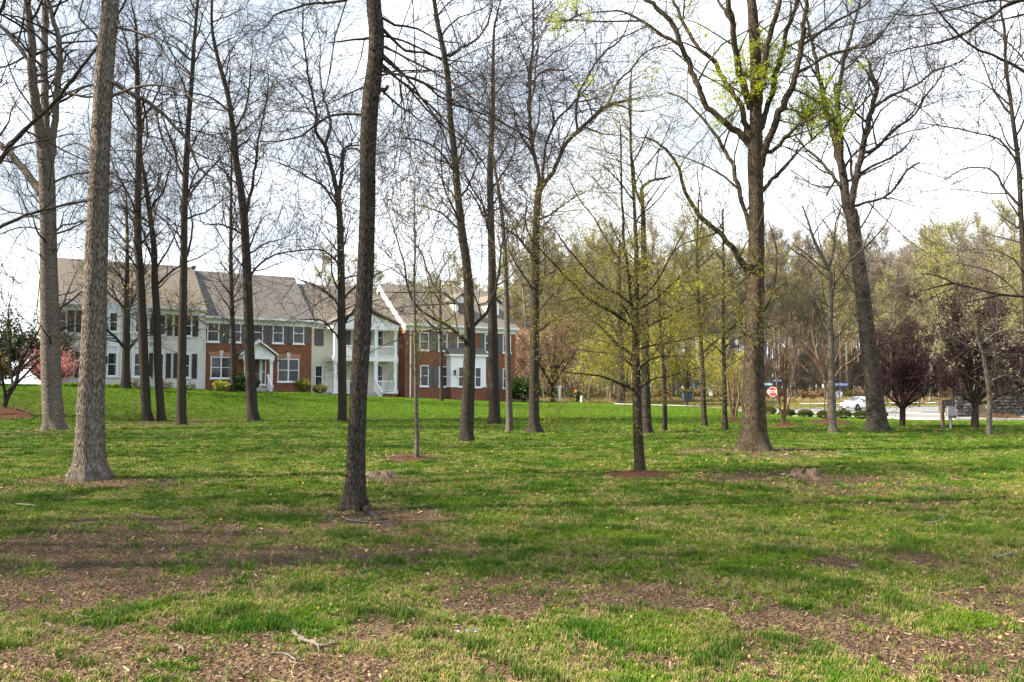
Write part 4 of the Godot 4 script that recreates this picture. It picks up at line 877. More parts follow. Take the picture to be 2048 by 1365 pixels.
		"trunk":[0,-0.18,0,0.151,0,0,0,0.131,0.014,0.52,0,0.131,0.022,0.847,0,0.12,0.048,1.827,0,0.077,0.121,2.92,0,0.044,0.106,4.017,0,0.022],
		"limbs":[[0.018,0.694,0,0.077,-0.275,1.175,0.145,0.065,-0.672,1.825,0.343,0.043,-1.086,2.684,0.595,0.032,-1.319,3.534,0.835,0.021],
		[0.018,0.694,0,0.077,0.361,1.171,-0.146,0.066,0.832,1.719,-0.321,0.044,1.292,2.495,-0.543,0.033,1.703,3.396,-0.785,0.022],
		[0.019,0.738,0,0.066,-0.002,1.609,-0.19,0.055,-0.102,2.937,-0.479,0.033,-0.145,4.064,-0.717,0.022],
		[0.041,0.738,0,0.066,0.241,1.609,-0.004,0.055,0.563,2.921,-0.01,0.033,0.815,4.018,-0.015,0.022],
		[0.021,0.781,0,0.066,-0.375,1.066,0.119,0.044,-0.924,1.609,0.311,0.033,-1.33,2.148,0.482,0.022],
		[0.021,0.781,0,0.066,0.541,1.061,-0.21,0.044,1.176,1.388,-0.46,0.033,1.729,1.943,-0.741,0.022]]},
		{"name":"plum_tree","label":"larger purple-leaved plum before the stone wall","category":"tree","group":"","style":"plum","x":19.5,"z":-35.95,"crown":0.3,"sides":8,"opt":{"leaf":1.0,"kind":"plum"},
		"trunk":[0,-0.18,0,0.182,0,0,0,0.159,0.039,0.566,0,0.148,0.076,1.091,0,0.127,0.19,2.039,0,0.085,0.209,3.308,0,0.053,0.143,4.582,0,0.032,0.063,5.435,0,0.021],
		"limbs":[[0.051,0.944,0,0.095,-0.22,1.513,0.104,0.074,-0.585,2.246,0.24,0.053,-1.074,3.288,0.433,0.042,-1.41,4.322,0.618,0.021],
		[0.072,0.944,0,0.095,0.562,1.406,-0.173,0.074,1.232,1.937,-0.387,0.053,2.046,2.585,-0.645,0.043,2.768,3.351,-0.906,0.022],
		[0.055,1.091,0,0.085,-0.339,2.246,0.289,0.052,-0.824,3.694,0.657,0.042,-1.095,4.917,0.966,0.021],
		[0.097,1.091,0,0.085,0.364,2.245,0.308,0.052,0.593,3.487,0.64,0.042,0.68,4.507,0.91,0.021],
		[0.073,0.986,0,0.085,0.872,1.194,-0.171,0.064,1.735,1.511,-0.359,0.043,2.728,1.832,-0.571,0.021],
		[0.052,0.986,0,0.074,-0.435,1.303,0.101,0.053,-1.013,1.722,0.226,0.032,-1.473,2.036,0.323,0.021]]},
		{"name":"street_tree","label":"brown roadside trunk between the meter cabinet and stone wall","category":"tree","group":"","style":"maple","x":28.952,"z":-56,"crown":0.4,"sides":14,"opt":{},
		"trunk":[0,-0.18,0,0.227,0,0,0,0.198,0.002,1.31,0,0.165,0.028,3.281,0,0.148,0.053,5.26,0,0.115,0.099,7.912,0,0.066],
		"limbs":[]},
		{"name":"lawn_tree","label":"thick pale trunk on the far lawn behind the young oak","category":"tree","group":"","style":"maple","x":9.249,"z":-72,"crown":0.4,"sides":14,"opt":{"leaf":0.5,"kind":"olive"},
		"trunk":[0,-0.18,0,0.509,0,0,0,0.443,-0.037,0.349,0,0.36,-0.018,2.884,0,0.326,-0.078,6.279,0,0.275,-0.132,10.549,0,0.191,-0.022,13.986,0,0.085],
		"limbs":[[-0.085,5.429,0,0.148,-0.833,7.195,-0.77,0.107,-1.582,9.456,-1.697,0.065,-1.664,9.745,-1.839,0.051,-1.744,10.065,-1.889,0.032,-1.856,10.369,-1.968,0.012],
		[-0.075,6.705,0,0.148,1.015,8.943,-0.986,0.107,1.703,10.776,-1.745,0.065,1.739,11.059,-1.917,0.051,1.753,11.383,-1.998,0.032,1.794,11.713,-1.998,0.012]]},
		{"name":"lawn_tree","label":"thin tree beside the brick bay on the upper lawn","category":"tree","group":"","style":"maple","x":-5.039,"z":-60.9,"crown":0.4,"sides":14,"opt":{"leaf":0.25,"kind":"yellow"},
		"trunk":[0,-0.18,0,0.185,0,0,0,0.161,-0.007,1.498,0,0.125,-0.053,3.648,0,0.107,-0.099,5.806,0,0.09,-0.149,8.697,0,0.054],
		"limbs":[]},
		{"name":"lawn_tree","label":"russet-budded spreading tree right of the brick end house","category":"tree","group":"","style":"maple","x":3.656,"z":-76,"crown":0.3,"sides":14,"opt":{"leaf":0.8,"kind":"russet","dense":1.1},
		"trunk":[0,-0.18,0,0.231,0,0,0,0.201,0.003,0.606,0,0.179,0.051,1.943,0,0.134,0.193,4.626,0,0.089,0.289,6.869,0,0.045],
		"limbs":[[0.005,1.274,0,0.112,-0.94,2.829,0.28,0.089,-1.835,4.598,0.587,0.044],
		[0.05,1.497,0,0.112,1.049,3.045,0.53,0.089,2.124,4.575,1.074,0.044],
		[0.051,1.943,0,0.089,-0.434,4.676,-1.073,0.068,-0.851,7.02,-1.967,0.046],
		[0.052,2.166,0,0.089,0.905,5.109,-0.668,0.068,1.619,6.953,-1.091,0.045]]},
		{"name":"oak_tree","label":"bare oak outside the left edge, the frontmost one","category":"tree","group":"oaks outside the left edge","style":"oak_dark","x":-15.818,"z":-9.3,"crown":0.4,"sides":10,"opt":{"dense":1.1},
		"trunk":[0,-0.18,0,0.306,0,0,0,0.266,-0.036,0.388,0,0.22,-0.244,2.502,0,0.196,-0.433,5.714,0,0.18,-0.629,9.054,0,0.16,-1.169,13.244,0,0.13,-1.529,14.44,-0.063,0.1,-1.891,15.613,-0.299,0.071,-2.44,16.705,-0.562,0.041,-2.663,17.933,-0.505,0.012],
		"limbs":[[-0.627,7.702,0,0.08,1.614,9.204,0.611,0.056,4.157,10.412,1.285,0.039,6.614,11.75,2.087,0.023,7.04,12.196,2.341,0.026,7.418,12.694,2.57,0.019,7.687,13.297,2.664,0.012],
		[-0.759,9.054,0,0.08,-2.027,11.424,0.364,0.058,-3.094,13.674,0.72,0.037,-3.224,14.325,0.779,0.034,-3.236,14.986,0.695,0.023,-3.395,15.631,0.756,0.012],
		[-1.03,11.825,0,0.07,0.928,13.846,0.598,0.047,2.387,15.632,1.168,0.031,2.758,16.181,1.242,0.03,2.98,16.803,1.333,0.021,3.087,17.461,1.352,0.012],
		[-1.169,13.244,0,0.09,-1.13,15.341,0.52,0.057,-0.72,17.65,1.158,0.031,-0.772,18.269,1.399,0.03,-0.774,18.934,1.449,0.021,-0.852,19.574,1.618,0.012],
		[-0.497,6.371,0,0.06,-0.001,7.974,-0.86,0.044,1.276,9.199,-1.793,0.03,1.45,9.439,-1.946,0.03,1.577,9.705,-2.101,0.021,1.72,9.997,-2.176,0.012]]},
		{"name":"oak_tree","label":"bare oak well outside the left edge of the lawn","category":"tree","group":"oaks outside the left edge","style":"oak_dark","x":-14.771,"z":-6.6,"crown":0.4,"sides":10,"opt":{"dense":1.1},
		"trunk":[0,-0.18,0,0.306,0,0,0,0.266,-0.049,0.406,0,0.22,-0.336,2.605,0,0.196,-0.642,5.998,0,0.18,-0.967,9.595,0,0.16,-1.701,14.207,0,0.13,-1.707,15.454,-0.094,0.1,-1.814,16.696,-0.01,0.071,-2.142,17.884,0.202,0.041,-2.577,19.052,0.106,0.012],
		"limbs":[[-0.917,8.13,0,0.08,0.084,10.492,-0.114,0.061,1.595,13.034,-0.24,0.047,3.128,16.664,-0.39,0.032,3.272,17.309,-0.304,0.031,3.531,17.921,-0.357,0.022,3.624,18.581,-0.337,0.012],
		[-1.106,9.595,0,0.08,-2.941,12.385,0.148,0.059,-4.654,15.192,0.293,0.038,-5.003,15.757,0.351,0.035,-5.227,16.368,0.497,0.023,-5.367,16.976,0.732,0.012],
		[-1.498,12.632,0,0.07,0.632,14.685,0.528,0.046,2.224,16.434,1.031,0.03,2.605,16.948,1.217,0.03,2.863,17.556,1.306,0.021,2.964,18.209,1.396,0.012],
		[-1.701,14.207,0,0.09,-1.744,16.473,0.418,0.056,-1.396,18.958,0.932,0.03,-1.358,19.616,1.032,0.03,-1.404,20.271,1.148,0.021,-1.286,20.92,1.24,0.012],
		[-0.733,6.7,0,0.06,-0.123,8.436,-0.629,0.044,1.36,9.775,-1.311,0.03,1.563,10.004,-1.443,0.03,1.711,10.25,-1.612,0.021,1.897,10.517,-1.683,0.012]]},
		{"name":"oak_tree","label":"bare oak outside the left edge, behind the stout pale oak","category":"tree","group":"oaks outside the left edge","style":"oak_dark","x":-17.891,"z":-20.5,"crown":0.4,"sides":10,"opt":{"dense":0.7},
		"trunk":[0,-0.18,0,0.306,0,0,0,0.266,-0.015,0.309,0,0.22,-0.1,1.999,0,0.196,-0.126,4.514,0,0.18,-0.152,7.065,0,0.16,-0.409,10.173,0,0.13,-0.55,11.415,-0.026,0.1,-0.776,12.627,0.182,0.071,-1.152,13.798,0.401,0.041,-1.614,14.96,0.377,0.012],
		"limbs":[[-0.202,6.04,0,0.08,1.249,7.435,0.495,0.059,2.989,8.749,1.04,0.043,4.72,10.428,1.689,0.028,5.042,10.977,1.888,0.029,5.252,11.596,2.022,0.02,5.488,12.217,2.076,0.012],
		[-0.253,7.065,0,0.08,-1.074,8.897,0.637,0.058,-1.74,10.63,1.259,0.038,-1.84,11.288,1.302,0.035,-2.036,11.923,1.351,0.023,-2.166,12.574,1.283,0.012],
		[-0.357,9.131,0,0.07,0.134,11.402,-0.385,0.051,0.36,13.766,-0.751,0.036,0.385,14.416,-0.895,0.034,0.542,15.057,-0.993,0.023,0.629,15.717,-0.961,0.012],
		[-0.409,10.173,0,0.09,-1.877,12.755,-0.921,0.063,-3.527,16.272,-2.051,0.039,-3.806,16.871,-2.139,0.035,-4.139,17.446,-2.088,0.024,-4.413,18.054,-2.075,0.012],
		[-0.151,5.021,0,0.06,0.854,5.956,-0.58,0.041,2.254,6.519,-1.21,0.026,2.491,6.661,-1.396,0.028,2.719,6.882,-1.498,0.02,2.855,7.164,-1.611,0.012]]},
		{"name":"oak_tree","label":"bare oak outside the left edge, before the neighbouring lawn","category":"tree","group":"oaks outside the left edge","style":"oak_dark","x":-20.895,"z":-27,"crown":0.4,"sides":10,"opt":{"dense":0.7},
		"trunk":[0,-0.18,0,0.306,0,0,0,0.266,-0.013,0.308,0,0.22,-0.089,1.999,0,0.196,-0.1,4.508,0,0.18,-0.111,7.045,0,0.16,-0.349,10.124,0,0.13,-0.429,11.365,-0.13,0.1,-0.476,12.58,-0.417,0.071,-0.517,13.829,-0.389,0.041,-0.727,15.029,-0.107,0.012],
		"limbs":[[-0.167,6.027,0,0.08,0.288,7.73,-0.795,0.062,1.078,9.557,-1.671,0.048,1.837,12.12,-2.714,0.033,1.998,12.762,-2.794,0.032,2.087,13.423,-2.82,0.022,2.263,14.062,-2.753,0.012],
		[-0.212,7.045,0,0.08,-1.124,8.928,0.597,0.059,-1.9,10.742,1.18,0.038,-2.107,11.334,1.405,0.035,-2.378,11.923,1.561,0.023,-2.603,12.55,1.576,0.012],
		[-0.303,9.093,0,0.07,0.898,10.983,0.498,0.049,1.762,12.824,0.973,0.034,2.028,13.436,0.959,0.032,2.243,14.052,0.821,0.022,2.528,14.648,0.736,0.012],
		[-0.349,10.124,0,0.09,-1.026,12.236,-0.093,0.06,-1.652,14.92,-0.207,0.035,-1.74,15.579,-0.255,0.033,-1.787,16.244,-0.246,0.023,-1.84,16.895,-0.38,0.012],
		[-0.122,5.013,0,0.06,1.222,5.852,-0.18,0.04,2.904,6.294,-0.376,0.025,3.208,6.431,-0.365,0.027,3.491,6.603,-0.403,0.02,3.741,6.8,-0.5,0.012]]},
		{"name":"oak_tree","label":"bare oak far out beyond the left edge","category":"tree","group":"oaks outside the left edge","style":"oak_dark","x":-21.703,"z":-7.6,"crown":0.4,"sides":10,"opt":{"dense":1.1},
		"trunk":[0,-0.18,0,0.306,0,0,0,0.266,-0.073,0.464,0,0.22,-0.495,3.01,0,0.196,-0.99,6.94,0,0.18,-1.516,11.107,0,0.16,-2.557,16.453,0,0.13,-2.808,17.677,-0.035,0.1,-3.026,18.907,0.018,0.071,-3.396,20.087,0.197,0.041,-3.719,21.284,0.359,0.012],
		"limbs":[[-1.397,9.41,0,0.08,0.833,11.553,0.306,0.058,3.537,13.523,0.644,0.041,6.188,16.025,1.046,0.026,6.681,16.446,1.202,0.028,7.149,16.881,1.39,0.02,7.444,17.459,1.545,0.012],
		[-1.677,11.107,0,0.08,-9.443,17.147,-1.47,0.072,-18.094,24.725,-2.908,0.055,-18.452,25.287,-2.883,0.045,-18.646,25.924,-2.912,0.029,-18.734,26.577,-2.809,0.012],
		[-2.256,14.627,0,0.07,0.669,16.863,0.665,0.046,2.951,18.697,1.298,0.029,3.46,19.112,1.413,0.029,3.982,19.526,1.435,0.021,4.435,19.998,1.305,0.012],
		[-2.557,16.453,0,0.09,-1.042,18.078,0.884,0.053,1.478,19.137,1.97,0.026,1.884,19.582,2.255,0.028,2.307,20.003,2.553,0.02,2.558,20.535,2.867,0.012],
		[-1.124,7.754,0,0.06,1.898,8.762,0.319,0.038,5.36,9.034,0.665,0.023,5.678,9.125,0.703,0.026,5.978,9.231,0.803,0.019,6.247,9.381,0.931,0.012]]},
		{"name":"oak_tree","label":"bare oak outside the left edge, in line with the dark knotted oak","category":"tree","group":"oaks outside the left edge","style":"oak_dark","x":-14.856,"z":-11.4,"crown":0.4,"sides":10,"opt":{"dense":1.1},
		"trunk":[0,-0.18,0,0.306,0,0,0,0.266,-0.026,0.357,0,0.22,-0.172,2.3,0,0.196,-0.276,5.228,0,0.18,-0.382,8.244,0,0.16,-0.781,11.983,0,0.13,-0.992,13.214,0.038,0.1,-1.223,14.443,0.037,0.071,-1.555,15.626,-0.192,0.041,-1.651,16.867,-0.309,0.012],
		"limbs":[[-0.41,7.027,0,0.08,-0.388,9.45,-0.93,0.065,0.164,12.287,-1.956,0.053,0.801,16.509,-3.177,0.038,0.898,17.14,-3.369,0.035,0.823,17.744,-3.642,0.024,0.797,18.372,-3.864,0.012],
		[-0.501,8.244,0,0.08,-3.712,11.503,-0.976,0.065,-7.094,15.235,-1.931,0.047,-7.554,15.715,-1.985,0.04,-8.053,16.149,-2.069,0.026,-8.539,16.583,-2.21,0.012],
		[-0.686,10.722,0,0.07,-0.025,13.453,-0.189,0.051,0.319,16.323,-0.37,0.036,0.414,16.983,-0.366,0.034,0.488,17.63,-0.225,0.023,0.469,18.297,-0.232,0.012],
		[-0.781,11.983,0,0.09,-2.009,14.887,-0.295,0.062,-3.327,18.79,-0.656,0.037,-3.386,19.45,-0.73,0.034,-3.515,20.104,-0.748,0.023,-3.604,20.764,-0.718,0.012],
		[-0.32,5.824,0,0.06,1.491,6.741,0.098,0.04,3.673,7.167,0.204,0.025,3.98,7.295,0.181,0.027,4.285,7.429,0.168,0.019,4.551,7.608,0.079,0.012]]},
		{"name":"oak_tree","label":"bare oak outside the left edge, in line with the tulip tree","category":"tree","group":"oaks outside the left edge","style":"oak_dark","x":-14.917,"z":-23.2,"crown":0.4,"sides":10,"opt":{"dense":0.7},
		"trunk":[0,-0.18,0,0.306,0,0,0,0.266,-0.012,0.338,0,0.22,-0.081,2.199,0,0.196,-0.073,4.967,0,0.18,-0.064,7.773,0,0.16,-0.301,11.191,0,0.13,-0.205,12.437,0.032,0.1,0.13,13.632,-0.116,0.071,0.457,14.838,-0.155,0.041,0.907,15.996,-0.296,0.012],
		"limbs":[[-0.134,6.646,0,0.08,1.251,8.232,0.367,0.059,2.955,9.764,0.772,0.044,4.64,11.763,1.254,0.028,4.849,12.368,1.439,0.029,5.089,12.934,1.698,0.021,5.342,13.49,1.965,0.012],
		[-0.176,7.773,0,0.08,-1.636,10.005,0.112,0.06,-2.989,12.241,0.222,0.04,-3.36,12.792,0.163,0.036,-3.772,13.315,0.188,0.024,-4.044,13.918,0.271,0.012],
		[-0.259,10.046,0,0.07,0.982,12.109,0.507,0.049,1.853,14.11,0.99,0.034,2.075,14.706,1.189,0.032,2.268,15.308,1.399,0.022,2.546,15.853,1.666,0.012],
		[-0.301,11.191,0,0.09,-0.276,12.995,0.988,0.057,0.042,15.02,2.202,0.032,0.042,15.584,2.557,0.031,0.172,16.197,2.786,0.022,0.396,16.815,2.896,0.012],
		[-0.093,5.525,0,0.06,1.149,6.562,-0.68,0.041,2.833,7.193,-1.417,0.027,3.102,7.372,-1.499,0.028,3.371,7.568,-1.514,0.02,3.604,7.806,-1.534,0.012]]},
		{"name":"oak_tree","label":"bare oak farthest back outside the left edge","category":"tree","group":"oaks outside the left edge","style":"oak_dark","x":-24.881,"z":-29.3,"crown":0.4,"sides":10,"opt":{"dense":0.7},
		"trunk":[0,-0.18,0,0.306,0,0,0,0.266,-0.016,0.337,0,0.22,-0.107,2.199,0,0.196,-0.131,4.961,0,0.18,-0.156,7.753,0,0.16,-0.432,11.144,0,0.13,-0.389,12.389,-0.105,0.1,-0.508,13.597,-0.406,0.071,-0.373,14.73,-0.916,0.041,-0.473,15.891,-1.366,0.012],
		"limbs":[[-0.213,6.633,0,0.08,1.468,8.164,0.658,0.059,3.475,9.612,1.384,0.043,5.496,11.465,2.248,0.028,5.798,11.99,2.527,0.029,6.062,12.536,2.803,0.02,6.151,13.168,2.997,0.012],
		[-0.267,7.753,0,0.08,-2.512,10.224,-0.75,0.062,-4.716,12.825,-1.483,0.042,-4.954,13.402,-1.719,0.037,-5.035,14.061,-1.776,0.025,-5.217,14.682,-1.937,0.012],
		[-0.377,10.009,0,0.07,1.36,11.917,1.009,0.048,2.689,13.708,1.969,0.033,3.045,14.224,2.195,0.032,3.412,14.769,2.308,0.022,3.618,15.371,2.506,0.012],
		[-0.432,11.144,0,0.09,-0.572,13.187,0.602,0.059,-0.485,15.642,1.34,0.033,-0.522,16.307,1.353,0.032,-0.627,16.961,1.429,0.022,-0.749,17.586,1.625,0.012],
		[-0.158,5.517,0,0.06,1.456,6.41,-0.006,0.04,3.428,6.859,-0.013,0.025,3.728,6.988,-0.081,0.027,3.997,7.184,-0.097,0.02,4.206,7.443,-0.105,0.012]]},
	]


# ==================================================================== townhouses
func house(label: String, s0: float, base: float, t0: float) -> Node3D:
	return thing("townhouse", label, "house", Vector3(-17.3 + 0.853 * s0 + 0.5225 * t0, base, -(62.0 + 0.5225 * s0 - 0.853 * t0)), FACADE_TURN, "row of townhouses")

func boxes(list: Array) -> ArrayMesh:   # [centre, size] boxes joined into one mesh
	var st := SurfaceTool.new()
	st.begin(Mesh.PRIMITIVE_TRIANGLES)
	for b in list:
		var m := BoxMesh.new()
		m.size = b[1]
		st.append_from(m, 0, Transform3D(b[2] if b.size() > 2 else Basis(), b[0]))
	return st.commit()

func gable_roof(h: Node3D, w: float, eave: float, rise: float, run: float, m: Material, wall: Material, over := 0.35, side := 0.05) -> void:
	var ye := eave - over * rise / run
	var roof := part(h, "roof", prism(PackedVector2Array([Vector2(-over, ye + 0.04), Vector2(run, eave + rise), Vector2(2 * run + over, ye + 0.04), Vector2(2 * run + over, ye - 0.12), Vector2(run, eave + rise - 0.2), Vector2(-over, ye - 0.12)]), w + 2 * side), m, Vector3(w * 0.5, 0, 0), Vector3(0, PI / 2, 0))
	# shingle courses: thin overlapping steps up the front slope
	var slope := Vector2(run + over, eave + rise - ye - 0.04)
	var courses := 26
	var list := []
	var tilt := Basis(Vector3.RIGHT, slope.angle() - 0.012)
	for k in courses:
		var q := slope * ((k + 0.5) / courses)
		list.append([Vector3(0, ye + 0.055 + q.y, over - q.x), Vector3(w + 2 * side - 0.02, 0.02, slope.length() / courses * 1.06), tilt])
	part(roof, "shingle_courses", boxes(list), m, Vector3(0, 0, 0), Vector3(0, -PI / 2, 0))
	part(h, "gable_wall", prism(PackedVector2Array([Vector2(0.02, eave - 0.05), Vector2(run, eave + rise - 0.22), Vector2(2 * run - 0.02, eave - 0.05)]), w - 0.04), wall, Vector3(w * 0.5, 0, 0), Vector3(0, PI / 2, 0))
	bx(h, "gutter", M.paint, Vector3(w * 0.5, ye - 0.03, over + 0.055), Vector3(w + 2 * side, 0.15, 0.11))
	bx(h, "soffit", M.paint, Vector3(w * 0.5, ye - 0.15, over * 0.5 + 0.01), Vector3(w + 2 * side - 0.03, 0.05, over - 0.02))
	bx(h, "frieze", M.paint, Vector3(w * 0.5, ye - 0.32, 0.03), Vector3(w - 0.02, 0.28, 0.06))

func window(h: Node3D, q: Array, z := 0.0, double := false, grid := true, fm: Material = null, turn := 0.0, cx := 0.0) -> void:
	var w: float = q[2]
	var t: float = q[3]
	var o := Node3D.new()
	o.name = "window"
	h.add_child(o, true)
	o.position = Vector3(q[0], q[1], z) if turn == 0.0 else Vector3(cx, q[1], z)
	o.rotation.y = turn
	fm = fm if fm else M.paint
	var e := 0.07
	var list := [[Vector3(-w / 2 + e / 2, 0, 0.035), Vector3(e, t, 0.07)], [Vector3(w / 2 - e / 2, 0, 0.035), Vector3(e, t, 0.07)], [Vector3(0, t / 2 - e / 2, 0.034), Vector3(w - 2 * e, e, 0.068)], [Vector3(0, -t / 2 + e / 2, 0.034), Vector3(w - 2 * e, e, 0.068)]]
	if double: list.append([Vector3(0, 0, 0.033), Vector3(0.10, t - 2 * e, 0.066)])
	part(o, "frame", boxes(list), fm)
	var leaves := 2 if double else 1
	for k in leaves:
		var pw := (w - 2 * e - (0.10 if double else 0.0)) / leaves
		var px := 0.0 if not double else (k - 0.5) * (pw + 0.10)
		bx(o, "sash_rail", fm, Vector3(px, 0, 0.027), Vector3(pw, 0.05, 0.034))
		var bars := []
		for up in [-1.0, 1.0]:
			var ph := (t - 2 * e - 0.05) / 2
			bx(o, "pane", M.glass, Vector3(px, up * (ph + 0.05) / 2, 0.010), Vector3(pw, ph, 0.012))
			if grid:
				for c in [-1.0, 1.0]: bars.append([Vector3(px + c * pw / 6, up * (ph + 0.05) / 2, 0.0205), Vector3(0.018, ph, 0.009)])
				bars.append([Vector3(px, up * (ph + 0.05) / 2, 0.020), Vector3(pw, 0.018, 0.008)])
		if grid: part(o, "glazing_bars", boxes(bars), M.bars)
	bx(o, "sill", fm, Vector3(0, -t / 2 - 0.045, 0.05), Vector3(w + 0.12, 0.09, 0.14))

func shutter(h: Node3D, q: Array, m: Material, z := 0.0) -> void:
	var w: float = q[2]
	var t: float = q[3]
	var list := [[Vector3(0, 0, 0.018), Vector3(w - 0.02, t - 0.02, 0.024)], [Vector3(-w / 2 + 0.03, 0, 0.024), Vector3(0.06, t, 0.04)], [Vector3(w / 2 - 0.03, 0, 0.024), Vector3(0.06, t, 0.04)]]
	for y in [-t / 2 + 0.05, 0.0, t / 2 - 0.05]: list.append([Vector3(0, y, 0.0235), Vector3(w - 0.12, 0.08, 0.038)])
	part(h, "shutter", boxes(list), m, Vector3(q[0], q[1], z))

func railing(h: Node, a: Vector3, b: Vector3, high: float, m: Material, gap := 0.14, called := "railing") -> Node3D:
	var o := Node3D.new()
	o.name = called
	h.add_child(o, true)
	var d := b - a
	var run := Vector2(d.x, d.z).length()
	var turn := -atan2(d.z, d.x)
	o.position = a
	o.rotation.y = turn
	var tilt := Vector3(0, 0, atan2(d.y, run))
	var mid := Vector3(run / 2, d.y / 2, 0)
	var long := Vector2(run, d.y).length()
	bx(o, "rail", m, mid + Vector3(0, high - 0.04, 0), Vector3(long, 0.08, 0.08), tilt)
	bx(o, "rail", m, mid + Vector3(0, 0.10, 0), Vector3(long, 0.06, 0.05), tilt)
	var n := int(run / gap)
	for k in n:
		var t := (k + 0.5) / n
		bx(o, "baluster", m, Vector3(run * t, d.y * t + 0.13 + (high - 0.21) / 2, 0), Vector3(0.045, high - 0.21, 0.045))
	return o

func column(h: Node3D, at: Vector3, high: float, w: float) -> void:
	part(h, "column", boxes([[Vector3(0, high / 2, 0), Vector3(w, high - 0.3, w)], [Vector3(0, 0.08, 0), Vector3(w + 0.10, 0.16, w + 0.10)], [Vector3(0, high - 0.08, 0), Vector3(w + 0.10, 0.15, w + 0.10)], [Vector3(0, high - 0.2, 0), Vector3(w + 0.05, 0.05, w + 0.05)]]), M.paint, at)

func steps(h: Node3D, c: Vector3, w: float, n: int, m: Material) -> void:   # stairs rising towards -z up to c
	for k in n:
		bx(h, "step", m, Vector3(c.x, c.y - 0.18 * (k + 1) - 0.4 + 0.09, c.z + 0.28 * (k + 0.5)), Vector3(w, 0.8 + 0.18, 0.28 if k else 0.279))

func build_houses() -> void:
	# white house
	var w := 9.92
	var h := house("white painted brick townhouse with black shutters and a tall pale bay", -14.9, 1.75, 0.0)
	bx(h, "wall", M.white_brick, Vector3(w / 2, 2.4, -4.7), Vector3(w, 6.5, 9.4))
	gable_roof(h, w, 5.72, 3.3, 4.7, M.roof_warm, M.white_brick)
	for q in [[6.982,1.516,0.637,1.634],[8.662,1.506,0.656,1.658],[1.06,1.54,0.542,1.643],[2.623,1.516,0.617,1.635],[7.014,4.281,0.701,1.438],[8.712,4.28,0.69,1.46],[1.06,4.302,0.542,1.361],[2.623,4.303,0.617,1.381]]: window(h, q)
	for q in [[6.458,1.508,0.284,1.694],[7.589,1.491,0.322,1.711],[8.074,1.498,0.325,1.719],[9.289,1.481,0.332,1.737],[0.633,1.533,0.255,1.701],[1.576,1.516,0.374,1.716],[2.068,1.491,0.378,1.724],[3.139,1.491,0.297,1.709],[6.505,4.278,0.253,1.465],[7.621,4.289,0.322,1.48],[8.107,4.273,0.325,1.486],[9.305,4.286,0.365,1.502],[0.633,4.301,0.255,1.388],[1.576,4.308,0.374,1.4],[2.068,4.296,0.378,1.407],[3.139,4.308,0.297,1.421]]: shutter(h, q, M.shutter)
	var bl := 3.367
	var br := 6.245
	bx(h, "bay", M.paint_blue, Vector3((bl + br) / 2, 3.1, 0.35), Vector3(br - bl, 4.9, 0.70))
	bx(h, "bay_base", M.white_brick, Vector3((bl + br) / 2, 0.0, 0.36), Vector3(br - bl + 0.1, 1.3, 0.74))
	bx(h, "bay_ledge", M.paint, Vector3((bl + br) / 2, 0.69, 0.39), Vector3(br - bl + 0.2, 0.09, 0.82))
	bx(h, "bay_band", M.paint, Vector3((bl + br) / 2, 2.75, 0.72), Vector3(br - bl - 0.02, 0.14, 0.06))
	for k in 4: bx(h, "bay_pilaster", M.paint, Vector3(bl + 0.08 + (br - bl - 0.16) * k / 3.0, 3.12, 0.715), Vector3(0.13, 4.7, 0.05))
	for q in [[3.991,1.519,0.597,1.573],[4.803,1.515,0.606,1.618],[5.596,1.511,0.615,1.597],[4.021,4.297,0.537,1.286],[4.833,4.298,0.546,1.295],[5.596,4.296,0.553,1.305]]: window(h, q, 0.705)
	part(h, "wall_lantern", boxes([[Vector3(0, 0, 0.08), Vector3(0.12, 0.42, 0.12)], [Vector3(0, 0.25, 0.08), Vector3(0.16, 0.06, 0.16)], [Vector3(0, 0.05, 0.01), Vector3(0.08, 0.12, 0.03)]]), M.black, Vector3(bl + 0.28, 1.75, 0.745))
	bx(h, "parapet", M.roof_warm, Vector3(w + 0.02, 9.0, -4.6), Vector3(0.30, 0.22, 0.6))

	# red brick house with portico
	w = 7.76
	h = house("red brick townhouse with white gabled portico and dark shutters", -4.96, 1.4, -0.25)
	bx(h, "wall", M.brick, Vector3(w / 2, 2.4, -4.7), Vector3(w, 6.3, 9.4))
	gable_roof(h, w, 5.62, 3.55, 4.7, M.roof_grey, M.brick)
	for q in [[0.61,4.329,0.817,1.488],[2.145,4.348,0.804,1.507],[3.703,4.367,0.825,1.528],[5.211,4.365,0.81,1.51],[6.74,4.381,0.831,1.529]]: window(h, q)
	for q in [[1.208,4.314,0.309,1.495],[1.561,4.327,0.294,1.5],[2.741,4.333,0.318,1.515],[3.104,4.346,0.302,1.52],[4.297,4.352,0.29,1.535],[4.633,4.363,0.273,1.54],[5.802,4.349,0.297,1.518],[6.147,4.361,0.28,1.522],[7.365,4.365,0.343,1.537]]: shutter(h, q, M.shutter_grey)
	for q in [[1.195,1.775,1.444,1.523],[6.012,1.638,1.604,1.697]]:
		window(h, q, 0.0, true)
		part(h, "lintel", prism(PackedVector2Array([Vector2(-q[2] / 2 - 0.05, 0), Vector2(q[2] / 2 + 0.05, 0), Vector2(q[2] / 2 + 0.2, 0.32), Vector2(-q[2] / 2 - 0.2, 0.32)]), 0.06), M.lintel, Vector3(q[0], q[1] + q[3] / 2 + 0.02, 0.02))
		part(h, "keystone", prism(PackedVector2Array([Vector2(-0.09, 0), Vector2(0.09, 0), Vector2(0.15, 0.42), Vector2(-0.15, 0.42)]), 0.10), M.siding, Vector3(q[0], q[1] + q[3] / 2 + 0.02, 0.03))
	var pl := 2.282
	var pr := 4.67
	var pm := (pl + pr) / 2
	var pw := pr - pl
